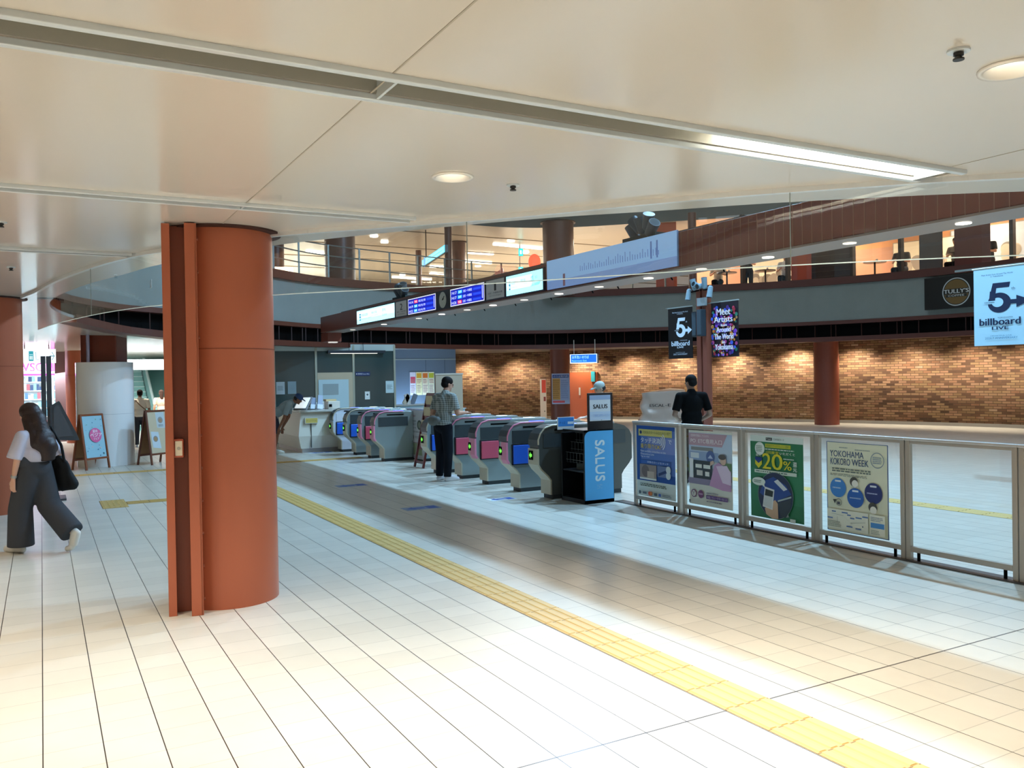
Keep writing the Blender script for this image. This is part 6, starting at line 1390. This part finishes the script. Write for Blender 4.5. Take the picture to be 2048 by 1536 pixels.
# ================================================================== people
def blob(shapes, m, name, parent, M0, voxel=0.012, smooth=4, extra_mats=None):
    """union of tapered capsules and ellipsoids, fused into one smooth skin"""
    b = MB()
    for s in shapes:
        if s[0] == 'c':
            _, p, q, r0, r1 = s[:5]
            if (Vector(p)-Vector(q)).length > 1e-5: b.cone(p, q, r0, r1, m, 18)
            b.ell(p, r0*0.999, m, 18, 10); b.ell(q, r1*0.999, m, 18, 10)
        elif s[0] == 'k':
            _, p, q, r0, r1 = s[:5]; b.cone(p, q, r0, r1, m, 22); b.ell(p, r0*0.999, m, 18, 10)
        elif s[0] == 'e':
            _, c, r = s[:3]; R = s[3] if len(s) > 3 else Matrix.Identity(3)
            n = len(b.v); b.ell((0, 0, 0), r, m, 24, 14)
            for i in range(n, len(b.v)): b.v[i] = Vector(c)+R @ b.v[i]
    me = bpy.data.meshes.new(name); me.from_pydata([tuple(v) for v in b.v], [], b.f)
    o = bpy.data.objects.new(name, me); COL.objects.link(o)
    rm = o.modifiers.new('r', 'REMESH'); rm.mode = 'VOXEL'; rm.voxel_size = voxel
    if smooth: sm = o.modifiers.new('s', 'SMOOTH'); sm.iterations = smooth; sm.factor = 0.6
    dg = bpy.context.evaluated_depsgraph_get(); nm = bpy.data.meshes.new_from_object(o.evaluated_get(dg)); bpy.data.objects.remove(o)
    nm.transform(M0); nm.name = name
    nm.materials.clear(); nm.materials.append(m)
    for p in nm.polygons: p.use_smooth = True; p.material_index = 0
    o = bpy.data.objects.new(name, nm); COL.objects.link(o); o.parent = parent
    return o
def V(*a): return Vector(a)
def hand(sh, w, d, side, palm_n, curl=0.5, s=1.0):
    """palm and five separate fingers leaving wrist w in direction d; thumb on the given side vector"""
    w = Vector(w); d = Vector(d).normalized(); sd = Vector(side); sd = (sd-d*sd.dot(d)).normalized(); n = Vector(palm_n); n = (n-d*n.dot(d)-sd*n.dot(sd)).normalized()
    for k in range(4): o = (k-1.5)*0.018*s; sh.append(('c', w+sd*o*0.6, w+d*0.075*s+sd*o, 0.014*s, 0.011*s))
    for k, L in enumerate((0.062, 0.075, 0.070, 0.055)):
        o = (1.5-k)*0.020*s; a = w+d*0.08*s+sd*o; c = curl
        p1 = a+(d*math.cos(c*.6)+n*math.sin(c*.6))*L*0.45*s; p2 = p1+(d*math.cos(c*1.5)+n*math.sin(c*1.5))*L*0.32*s; p3 = p2+(d*math.cos(c*2.3)+n*math.sin(c*2.3))*L*0.26*s
        sh += [('c', a, p1, 0.0092*s, 0.0085*s), ('c', p1, p2, 0.0085*s, 0.0078*s), ('c', p2, p3, 0.0078*s, 0.0068*s)]
    t0 = w+d*0.02*s+sd*0.028*s; t1 = t0+(d*0.6+sd*0.75+n*0.3).normalized()*0.035*s; t2 = t1+(d*0.9+sd*0.25+n*0.4).normalized()*0.030*s
    sh += [('c', t0, t1, 0.012*s, 0.0095*s), ('c', t1, t2, 0.0095*s, 0.008*s)]
def head(sh, c, f, s=1.0):
    """head centred at c looking along f"""
    c = Vector(c); f = Vector(f).normalized(); up = Vector((0, 0, 1)); r = f.cross(up).normalized(); u = r.cross(f)
    R = Matrix((r, f, u)).transposed()
    P_ = lambda x, y, z: c+r*x*s+f*y*s+u*z*s
    sh += [('e', P_(0, -0.008, 0.025), (0.072*s, 0.088*s, 0.088*s), R), ('e', P_(0, 0.018, -0.045), (0.055*s, 0.066*s, 0.068*s), R),
           ('c', P_(0, 0.088, 0.012), P_(0, 0.102, -0.022), 0.008*s, 0.013*s), ('e', P_(0, 0.075, -0.058), (0.022*s, 0.012*s, 0.009*s), R), ('e', P_(0, 0.068, -0.092), (0.022*s, 0.018*s, 0.016*s), R)]
    for sx in (-1, 1): sh += [('e', P_(sx*0.073, -0.005, -0.012), (0.009*s, 0.018*s, 0.030*s), R), ('e', P_(sx*0.03, 0.070, 0.022), (0.02*s, 0.012*s, 0.008*s), R)]
    return P_, R
def eyes(P_, R, par, M0):
    for sx in (-1, 1):
        b = MB(); b.ell(M0 @ P_(sx*0.030, 0.083, 0.004), 0.009, mat('#1B1512', rough=0.2), 10, 6); b.build('eye', par, world=False)
SKIN = mat('#D9A384', rough=0.5); SKINB = mat('#B07B5C', rough=0.5)
def place(loc, f):
    f = Vector((f[0], f[1])).normalized(); return Matrix.Rotation(math.atan2(f.y, f.x)-PI/2, 4, 'Z')
def shoe(sh, ank, toe, s=1.0):
    ank = Vector(ank); toe = Vector(toe); heel = ank+(ank-toe).normalized()*0.03; heel.z = ank.z-0.055
    sh += [('c', V(heel.x, heel.y, max(heel.z, 0.035)), V(toe.x, toe.y, toe.z), 0.036*s, 0.036*s), ('c', ank, ank.lerp(toe, 0.55)+V(0, 0, -0.01), 0.044*s, 0.036*s), ('c', ank.lerp(toe, 0.5), toe, 0.042*s, 0.036*s)]

# ---- woman walking, left foreground
def woman():
    L0 = (-0.075, 10.15, 0); f = (-0.68, 0.73)
    t = thing('person', L0, 'woman with long dark hair, pale blouse and grey wide trousers walking left, black tote bag', 'person'); M0 = place(L0, f)
    skin = mat('#E3AD90', rough=0.5)
    sh = []; hc = V(0, 0.05, 1.435); P_, R = head(sh, hc, (-0.25, 0.95, -0.10), 0.97)
    sh += [('c', V(0, 0.0, 1.26), V(0, 0.03, 1.37), 0.052, 0.046), ('c', V(-0.14, -0.01, 1.235), V(0.14, -0.01, 1.235), 0.045, 0.045), ('e', V(0, -0.01, 1.12), (0.13, 0.085, 0.17))]
    # left arm swings back a little, right holds the bag strap
    sh += [('c', V(-0.175, -0.01, 1.22), V(-0.215, -0.01, 1.0), 0.042, 0.034), ('c', V(-0.215, -0.01, 1.0), V(-0.215, 0.05, 0.78), 0.034, 0.022)]; hand(sh, V(-0.215, 0.052, 0.77), (0, 0.15, -1), (0, 1, 0.2), (1, 0, 0), 0.5, 0.95)
    sh += [('c', V(0.175, -0.01, 1.22), V(0.225, -0.09, 1.0), 0.042, 0.034), ('c', V(0.225, -0.09, 1.0), V(0.19, 0.08, 0.87), 0.034, 0.022)]; hand(sh, V(0.19, 0.085, 0.865), (-0.1, 0.8, -0.4), (0, 0.2, 1), (-1, 0, 0), 0.7, 0.95)
    sh += [('e', V(0, -0.02, 0.88), (0.15, 0.10, 0.12)), ('c', V(-0.075, 0, 0.82), V(-0.08, 0.12, 0.46), 0.08, 0.052), ('c', V(-0.08, 0.12, 0.46), V(-0.08, 0.14, 0.09), 0.050, 0.034), ('c', V(-0.08, 0.14, 0.06), V(-0.08, 0.27, 0.04), 0.03, 0.025),
           ('c', V(0.075, 0, 0.82), V(0.08, -0.08, 0.47), 0.08, 0.052), ('c', V(0.08, -0.08, 0.47), V(0.08, -0.42, 0.20), 0.050, 0.034), ('c', V(0.08, -0.43, 0.17), V(0.08, -0.37, 0.06), 0.03, 0.025)]
    blob(sh, skin, 'body', t, M0, 0.0075, 3); eyes(P_, R, t, M0)
    # blouse
    sh = [('e', V(0, -0.015, 1.14), (0.165, 0.115, 0.16)), ('e', V(0, -0.03, 1.02), (0.165, 0.125, 0.12)), ('c', V(-0.12, -0.01, 1.22), V(0.12, -0.01, 1.22), 0.062, 0.062), ('k', V(-0.16, -0.01, 1.215), V(-0.23, 0.02, 0.99), 0.064, 0.074), ('k', V(0.16, -0.01, 1.215), V(0.225, -0.07, 0.99), 0.064, 0.074)]
    blob(sh, mat('#D3CEDC', rough=0.7, bump=0.15, bscale=14), 'blouse', t, M0, 0.010, 4)
    # trousers
    sh = [('e', V(0, -0.02, 0.88), (0.168, 0.125, 0.13)), ('c', V(-0.075, 0.01, 0.84), V(-0.085, 0.11, 0.46), 0.118, 0.115), ('k', V(-0.085, 0.11, 0.46), V(-0.085, 0.115, 0.07), 0.115, 0.128),
          ('c', V(0.075, 0, 0.84), V(0.085, -0.09, 0.48), 0.118, 0.115), ('k', V(0.085, -0.09, 0.48), V(0.085, -0.39, 0.20), 0.115, 0.122), ('c', V(-0.13, 0.0, 0.96), V(0.13, 0.0, 0.96), 0.075, 0.075)]
    blob(sh, mat('#46474B', rough=0.85, spec=0.2, bump=0.35, bscale=9), 'trousers', t, M0, 0.011, 4)
    b = MB(); s = []; shoe(s, (-0.08, 0.13, 0.075), (-0.08, 0.31, 0.036)); blob(s, mat('#ECE6DA', rough=0.5), 'shoe', t, M0, 0.008, 2)
    s = [('c', V(0.08, -0.43, 0.21), V(0.08, -0.385, 0.05), 0.042, 0.034), ('c', V(0.08, -0.46, 0.20), V(0.08, -0.42, 0.09), 0.036, 0.036), ('c', V(0.08, -0.385, 0.05), V(0.08, -0.33, 0.034), 0.032, 0.03)]; blob(s, mat('#ECE6DA', rough=0.5), 'shoe', t, M0, 0.008, 2)
    # hair
    sh = [('e', hc+V(-0.005, -0.006, 0.035), (0.094, 0.108, 0.094)), ('e', hc+V(0.01, -0.06, -0.05), (0.098, 0.075, 0.12)), ('c', hc+V(0.01, -0.07, -0.05), V(0.02, -0.12, 1.08), 0.095, 0.09), ('c', hc+V(-0.05, -0.03, -0.05), V(-0.06, -0.09, 1.14), 0.06, 0.07), ('c', hc+V(0.05, -0.05, -0.05), V(0.10, -0.11, 1.08), 0.07, 0.075), ('k', V(0.03, -0.12, 1.1), V(0.035, -0.13, 0.95), 0.11, 0.075),
          ('e', V(0.02, -0.12, 1.15), (0.13, 0.07, 0.14))]
    blob(sh, mat('#2C1914', rough=0.5, bump=0.5, bscale=30), 'hair', t, M0, 0.009, 8)
    b = MB(); b.M = M0; b.cone((-0.215, 0.038, 0.825), (-0.215, 0.046, 0.797), 0.030, 0.028, mat('#B9B5AE', rough=0.3, metal=0.6), 14, caps=False); b.build('wristwatch', t, world=False)
    # tote bag, held: a thing of its own
    g = thing('tote_bag', (L0[0], L0[1], 0.5), 'large black tote bag hanging at the right hip of the walking woman', 'bag'); Mg = M0
    sh = [('e', V(0.25, -0.10, 0.78), (0.055, 0.12, 0.18)), ('c', V(0.22, -0.08, 0.98), V(0.28, -0.22, 0.68), 0.04, 0.055), ('c', V(0.26, 0.0, 0.64), V(0.28, -0.22, 0.66), 0.045, 0.045), ('c', V(0.22, -0.04, 0.96), V(0.26, -0.02, 0.66), 0.04, 0.045)]
    o = blob(sh, mat('#0B0B0D', rough=0.8, bump=0.4, bscale=18), 'bag_body', g, Matrix.Translation((0, 0, -0.5)) @ Mg, 0.010, 5)
    b = MB(); b.M = Matrix.Translation((0, 0, -0.5)) @ Mg; b.tube([(0.27, -0.02, 0.9), (0.24, 0.03, 1.15), (0.15, 0.03, 1.30), (0.14, -0.08, 1.29), (0.2, -0.15, 1.1), (0.23, -0.16, 0.92)], 0.014, mat('#0B0B0D', rough=0.8), 8); b.build('strap', g, world=False)
woman()

def std_person(L0, f, lab, H=1.7, shirt='#0C0E16', pants='#15161C', shoes='#E8E8EA', hairc='#15100E', skin=SKINB, arms=None, look=None, cap=None, legs=None, lean=0.0, sleeve='short', shirtmat=None, vox=0.010, hair=True, shorts=False, dress=None, longhair=False, sit=False, nofeet=False):
    s = H/1.70; t = thing('person', L0, lab, 'person'); M0 = place(L0, f) @ Matrix.Scale(s, 4)
    hipz = 0.90
    # spine leans forward from the hips
    def S(x, y, z): # lean transform around hip
        dy = z-hipz; 
        return V(x, y+dy*math.sin(lean), hipz+dy*math.cos(lean)) if dy > 0 else V(x, y, z)
    def SY(x, y, z):
        dy = z-hipz; c, s_ = math.cos(lean), math.sin(lean); return V(x, y*c+dy*s_, hipz+dy*c-y*s_)
    RL = Matrix.Rotation(-lean, 3, 'X')
    sh = []; hc = SY(0, 0.03, 1.585); lk = look or (0, 1, -math.sin(lean)*0.7)
    P_, R = head(sh, hc, lk, 1.0)
    sh += [('c', SY(0, -0.005, 1.40), SY(0, 0.015, 1.50), 0.058, 0.052), ('c', SY(-0.15, -0.01, 1.38), SY(0.15, -0.01, 1.38), 0.05, 0.05), ('e', SY(0, 0, 1.24), (0.155, 0.10, 0.19), RL), ('e', SY(0, 0, 1.04), (0.14, 0.095, 0.15), RL), ('e', V(0, -0.01, 0.92), (0.155, 0.105, 0.12))]
    A = arms or {}
    SHD = {-1: SY(-0.20, -0.01, 1.37), 1: SY(0.20, -0.01, 1.37)}
    EL, WR = {}, {}
    for sx in (-1, 1):
        e, w, hd, cu = A.get(sx, (SY(sx*0.25, -0.03, 1.09), SY(sx*0.25, 0.05, 0.85), (0, 0.15, -1), 0.5))
        e = Vector(e); w = Vector(w); EL[sx] = e; WR[sx] = w
        sh += [('c', SHD[sx], e, 0.050, 0.040), ('c', e, e.lerp(w, 0.35), 0.041, 0.038), ('c', e.lerp(w, 0.35), w, 0.038, 0.025)]; hand(sh, w, hd, (0, 1, 0.3) if abs(Vector(hd).normalized().y) < 0.7 else (-sx, 0, 0.3), (-sx, 0, 0) if abs(Vector(hd).normalized().y) < 0.7 else (0, 0, -1), cu)
    if legs is None: legs = {-1: (V(-0.10, 0.02, 0.48), V(-0.11, 0.0, 0.09), V(-0.13, 0.15, 0.04)), 1: (V(0.10, 0.02, 0.48), V(0.11, -0.02, 0.09), V(0.13, 0.13, 0.04))}
    hp = {-1: V(-0.09, 0, 0.88), 1: V(0.09, 0, 0.88)}
    for sx in (-1, 1):
        k, a, to = legs[sx]; sh += [('c', hp[sx], k, 0.085, 0.056), ('c', k, k.lerp(a, 0.35), 0.054, 0.054), ('c', k.lerp(a, 0.35), a, 0.054, 0.036), ('c', a, to, 0.034, 0.028)]
    blob(sh, skin, 'body', t, M0, vox, 3); eyes(P_, R, t, M0)
    sm = shirtmat or mat(shirt, rough=0.85, spec=0.15, bump=0.15, bscale=12)
    if dress:
        q = [('e', SY(0, 0, 1.24), (0.175, 0.12, 0.19), RL), ('e', V(0, 0, 1.02), (0.16, 0.12, 0.16)), ('k', V(0, 0, 0.95), V(0, 0, 0.36), 0.16, 0.24), ('c', SY(-0.14, 0, 1.37), SY(0.14, 0, 1.37), 0.062, 0.062)]
        for sx in (-1, 1): q.append(('c', SHD[sx], SHD[sx].lerp(EL[sx], 0.6), 0.065, 0.06))
        blob(q, sm, 'dress', t, M0, 0.012, 4)
    else:
        q = [('e', SY(0, 0, 1.24), (0.185, 0.128, 0.20), RL), ('e', SY(0, 0, 1.05), (0.172, 0.120, 0.17), RL), ('e', SY(0, -0.01, 0.93), (0.176, 0.125, 0.10), RL), ('c', SY(-0.15, -0.01, 1.375), SY(0.15, -0.01, 1.375), 0.066, 0.066), ('c', SY(0, -0.005, 1.38), SY(0, 0.0, 1.43), 0.085, 0.072)]
        for sx in (-1, 1):
            if sleeve == 'long': q += [('c', SHD[sx], EL[sx], 0.066, 0.054), ('c', EL[sx], EL[sx].lerp(WR[sx], 0.75), 0.054, 0.044)]
            else: q += [('k', SHD[sx], SHD[sx].lerp(EL[sx], 0.78), 0.066, 0.064)]
        blob(q, sm, 'shirt', t, M0, 0.011, 3)
        q = [('e', V(0, -0.01, 0.90), (0.168, 0.118, 0.13))]
        for sx in (-1, 1):
            k, a, to = legs[sx]; q.append(('c', hp[sx], k, 0.100, 0.078))
            if not shorts: q += [('k', k, a+V(0, 0, -0.02), 0.076, 0.062)]
            else: q[-1] = ('k', hp[sx], k, 0.100, 0.092)
        blob(q, mat(pants, rough=0.85, spec=0.15, bump=0.15, bscale=12) if isinstance(pants, str) else pants, 'shorts' if shorts else 'trousers', t, M0, 0.011, 3)
    if not nofeet:
        for sx in (-1, 1):
            k, a, to = legs[sx]; q = []; shoe(q, a, to+(to-a).normalized()*0.05); 
            q = [('c', V(*[c for c in p_[1]]), V(*[c for c in p_[2]]), p_[3], p_[4]) for p_ in q]
            blob(q, mat(shoes, rough=0.5), 'shoe', t, M0, 0.010, 2)
    Hs = lambda x, y, z: P_(x, y, z)
    if cap:
        q = [('e', Hs(0, -0.005, 0.055), (0.088, 0.104, 0.082), R)]
        fw = Vector(lk).normalized(); r_ = fw.cross(V(0, 0, 1)).normalized()
        for a in (-0.045, 0, 0.045): q.append(('c', Hs(a, 0.07, 0.05), Hs(a*0.8, 0.165, 0.035), 0.014, 0.010))
        blob(q, mat(cap, rough=0.7), 'cap', t, M0, 0.008, 2)
        blob([('e', Hs(0, -0.03, 0.0), (0.079, 0.082, 0.06), R)], mat(hairc, rough=0.6), 'hair', t, M0, 0.009, 2)
    elif hair:
        q = [('e', Hs(0, -0.018, 0.042), (0.083, 0.098, 0.085), R), ('e', Hs(0, -0.045, -0.01), (0.079, 0.068, 0.065), R)]
        if longhair: q += [('c', Hs(0, -0.05, -0.02), Hs(0, -0.075, -0.20), 0.075, 0.055)]
        blob(q, mat(hairc, rough=0.75, spec=0.2, bump=0.3, bscale=40), 'hair', t, M0, 0.009, 2)
    return t, M0, s

# plaid shirt
def plaid():
    m = bpy.data.materials.new('grey_plaid_cloth'); m.use_nodes = True; nt = m.node_tree; b = nt.nodes['Principled BSDF']; N = nt.nodes.new; Lk = nt.links.new
    tc = N('ShaderNodeTexCoord'); outs = []
    for ax, sc in (('X', 9), ('Z', 9)):
        w = N('ShaderNodeTexWave'); w.wave_type = 'BANDS'; w.bands_direction = ax; w.inputs['Scale'].default_value = sc; w.inputs['Distortion'].default_value = 0.6; Lk(tc.outputs['Object'], w.inputs['Vector'])
        r = N('ShaderNodeMath'); r.operation = 'GREATER_THAN'; r.inputs[1].default_value = 0.72; Lk(w.outputs['Fac'], r.inputs[0]); outs.append(r)
    a = N('ShaderNodeMath'); a.operation = 'ADD'; Lk(outs[0].outputs[0], a.inputs[0]); Lk(outs[1].outputs[0], a.inputs[1])
    d = N('ShaderNodeMath'); d.operation = 'DIVIDE'; d.inputs[1].default_value = 2; Lk(a.outputs[0], d.inputs[0])
    mx = N('ShaderNodeMix'); mx.data_type = 'RGBA'; mx.inputs['A'].default_value = lin('#6E736E'); mx.inputs['B'].default_value = lin('#B4B8B2'); Lk(d.outputs[0], mx.inputs['Factor']); Lk(mx.outputs['Result'], b.inputs['Base Color']); b.inputs['Roughness'].default_value = 0.8
    return m
t, M0, s = std_person((5.93, 13.10, 0), (0.96, 0.28), 'man in grey plaid shirt and dark jeans touching in at the ticket gate', H=1.76, pants='#14171F', shoes='#E4E6EC', hairc='#120D0C', skin=mat('#C08F76', rough=0.5), sleeve='short', shirtmat=plaid(), vox=0.0085, lean=0.13, look=(0.35, 1, -0.25),
    arms={1: (V(0.25, 0.10, 1.10), V(0.16, 0.36, 1.10), (-0.15, 1, 0.12), 0.55), -1: (V(-0.24, -0.02, 1.10), V(-0.18, 0.22, 1.05), (0.6, 1, 0.0), 0.6)})
b = MB(); b.M = M0; b.box((0.11, 0.42, 1.115), (0.18, 0.55, 1.125), mat('#1A1C20', rough=0.2)); o = b.build('held_phone', None); tag(o, 'dark smartphone held over the gate reader by the man in plaid', 'phone'); o.location = (5.93, 13.10, 0)
# shoulder bag on his back
g = thing('shoulder_bag', (5.93, 13.10, 0.9), 'small grey sling bag at the back of the man in plaid', 'bag')
blob([('e', V(-0.02, -0.19, 0.12), (0.12, 0.05, 0.085)), ('c', V(-0.1, -0.17, 0.1), V(0.08, -0.18, 0.14), 0.05, 0.05)], mat('#6A6E6C', rough=0.7), 'pouch', g, M0, 0.010, 3)

# bending man at the counter
t, M0, s = std_person((4.78, 20.25, 0), (0.93, -0.36), 'man in cap, grey t-shirt and shorts bending over the counter screen', H=1.72, shirt='#98A6A8', pants=mat('#2A2F40', rough=0.8, vary=0.5, vscale=18), shoes='#C9C0B0', cap='#2F4A78', skin=mat('#8E5C42', rough=0.5), lean=0.95, shorts=True, look=(0, 1, -0.55),
    arms={1: (V(0.24, 0.28, 0.84), V(0.15, 0.14, 0.60), (0, -0.1, -1), 0.5), -1: (V(-0.24, 0.32, 0.86), V(-0.15, 0.18, 0.60), (0, 0.0, -1), 0.5)}, legs={-1: (V(-0.10, 0.06, 0.48), V(-0.11, 0.0, 0.09), V(-0.13, 0.15, 0.04)), 1: (V(0.10, 0.02, 0.48), V(0.11, -0.10, 0.09), V(0.13, 0.05, 0.04))})
# person in a pale cap inside the gates
t, M0, s = std_person((8.25, 11.75, 0), (-0.93, 0.2), 'person in a pale grey cap and black top behind the SALUS sign board'.replace('SALUS ', ''), H=1.62, shirt='#101114', pants='#2A2C33', cap='#A9B5B0', hairc='#14100F', skin=mat('#CBA58C', rough=0.5), look=(0, 1, -0.3),
    arms={-1: (V(-0.24, 0.16, 1.14), V(-0.22, 0.40, 1.10), (0, 1, -0.05), 0.3)})
# man in black polo
t, M0, s = std_person((9.04, 10.40, 0), (0.34, 0.94), 'man in a black polo shirt seen from behind, beyond the glass barrier', H=1.715, shirt='#020203', pants='#050507', shoes='#1A1A1C', hairc='#0B0A0A', skin=mat('#8F705E', rough=0.5), look=(-0.5, 1, -0.2),
    arms={1: (V(0.29, -0.03, 1.08), V(0.20, 0.17, 0.97), (-0.5, 0.8, 0), 0.6), -1: (V(-0.29, -0.03, 1.08), V(-0.16, 0.19, 1.0), (0.5, 0.8, 0), 0.6)})
# two far pedestrians on the left
x, _ = atY(280, 800, 25.0)
std_person((x, 25.0, 0), (0.1, 1), 'person in a white shirt with a cross-body strap walking away near the escalator', H=1.55, shirt='#EFE6D8', pants='#3A3A40', hairc='#1E1512', vox=0.012)
g = thing('cross_body_strap', (x, 25, 1.2), 'thin brown bag strap across the back of the white-shirted pedestrian', 'bag'); b = MB(); b.tube([(x-0.13, 25-0.115, 1.27), (x, 25-0.14, 1.12), (x+0.15, 25-0.12, 0.98)], 0.012, mat('#7A5A44'), 8); b.build('strap', g)
b = MB(); b.box((x+0.12, 24.86, 0.84), (x+0.26, 24.98, 1.0), mat('#7A5A44', rough=0.6)); b.build('pouch', g, bevel=0.02)
x, _ = atY(323, 800, 28.9)
std_person((x, 28.9, 0), (-0.1, 1), 'woman in a patterned beige dress with long hair near the escalator', H=1.5, shirtmat=mat('#C8A68E', rough=0.8, vary=0.35, vscale=22), hairc='#3A241A', dress=True, longhair=True, vox=0.012)

# cafe customers and tables on the upper floor
def seated(px, lab, shirt, hairc, d_off=2.0, stand=False, H=1.65, turn=0.0):
    p = on_rim_thing(px, d_off); inw = (CEN-p).normalized(); f = Vector((inw.x*math.cos(turn)-inw.y*math.sin(turn), inw.x*math.sin(turn)+inw.y*math.cos(turn)))
    lg = None if stand else {-1: (V(-0.12, 0.42, 0.86), V(-0.12, 0.42, 0.50), V(-0.12, 0.55, 0.46)), 1: (V(0.12, 0.42, 0.86), V(0.12, 0.42, 0.50), V(0.12, 0.55, 0.46))}
    zz = 4.42 if stand else 4.42-0.40*H/1.7
    a = {1: (V(0.26, 0.10, 1.12), V(0.12, 0.30, 1.18), (-0.5, 0.8, 0.3), 0.6), -1: (V(-0.26, 0.10, 1.12), V(-0.12, 0.30, 1.14), (0.5, 0.8, 0), 0.6)}
    t, M0, s = std_person((p.x, p.y, zz), (f.x, f.y), lab, H=H, shirt=shirt, hairc=hairc, legs=lg, arms=a, vox=0.016, lean=0.12)
    if not stand:
        c = thing('stool', (p.x, p.y, 4.42), 'wooden stool under the '+lab.replace('cafe ', '').replace('dark-clothed', 'dark'), 'stool'); b = MB(); b.cyl((p.x, p.y), 0.19, 4.74, 4.78, mat('#5A3A26')); b.build('seat', c)
        for k in range(4): a_ = k*PI/2+0.4; b = MB(); b.cone((p.x+0.15*math.cos(a_), p.y+0.15*math.sin(a_), 4.8), (p.x+0.2*math.cos(a_), p.y+0.2*math.sin(a_), 4.42), 0.015, 0.015, mat('#2A2421'), 8); b.build('leg', c)
for args in ((1568, 'cafe customer in a white shirt sitting by the orange pillar', '#E6E8E4', '#120E0C', 1.7), (1434, 'cafe customer in a cream jacket sitting left, above the banner pole', '#D9D2BE', '#1A1412', 1.9), (1797, 'dark-clothed cafe customer sitting above the grey fascia middle', '#4A4440', '#15100E', 2.0),
             (1905, 'cafe customer in a grey top sitting above the coffee sign', '#8A8A84', '#15100E', 2.0), (1966, 'dark-clothed cafe customer sitting near the pale blue banner', '#2C2A2C', '#15100E', 1.9)):
    seated(*args)
seated(1505, 'cafe worker in dark clothes standing behind the upper glazing', '#1A1A1E', '#120E0C', 2.6, stand=True)
for px, lab in ((1525, 'round dark cafe table left of the orange pillar'), (1760, 'round dark cafe table in the middle of the upper cafe'), (1925, 'round dark cafe table at the right of the upper cafe'), (1455, 'round dark cafe table above the banner pole')):
    p = on_rim_thing(px, 1.45); t = thing('cafe_table', (p.x, p.y, 4.42), lab, 'table'); b = MB(); b.cyl((p.x, p.y), 0.34, 5.12, 5.15, mat('#2B211C', rough=0.3)); b.build('tabletop', t); b = MB(); b.cyl((p.x, p.y), 0.03, 4.44, 5.12, DKM, 12); b.build('pedestal', t); b = MB(); b.cyl((p.x, p.y), 0.22, 4.42, 4.44, DKM, 24); b.build('base', t)
    b = MB(); b.cyl((p.x+0.1, p.y), 0.035, 5.15, 5.24, mat('#F0EDE4', rough=0.3), 16); tag(b.build('paper_cup'), 'white cup standing on the '+lab, 'cup')
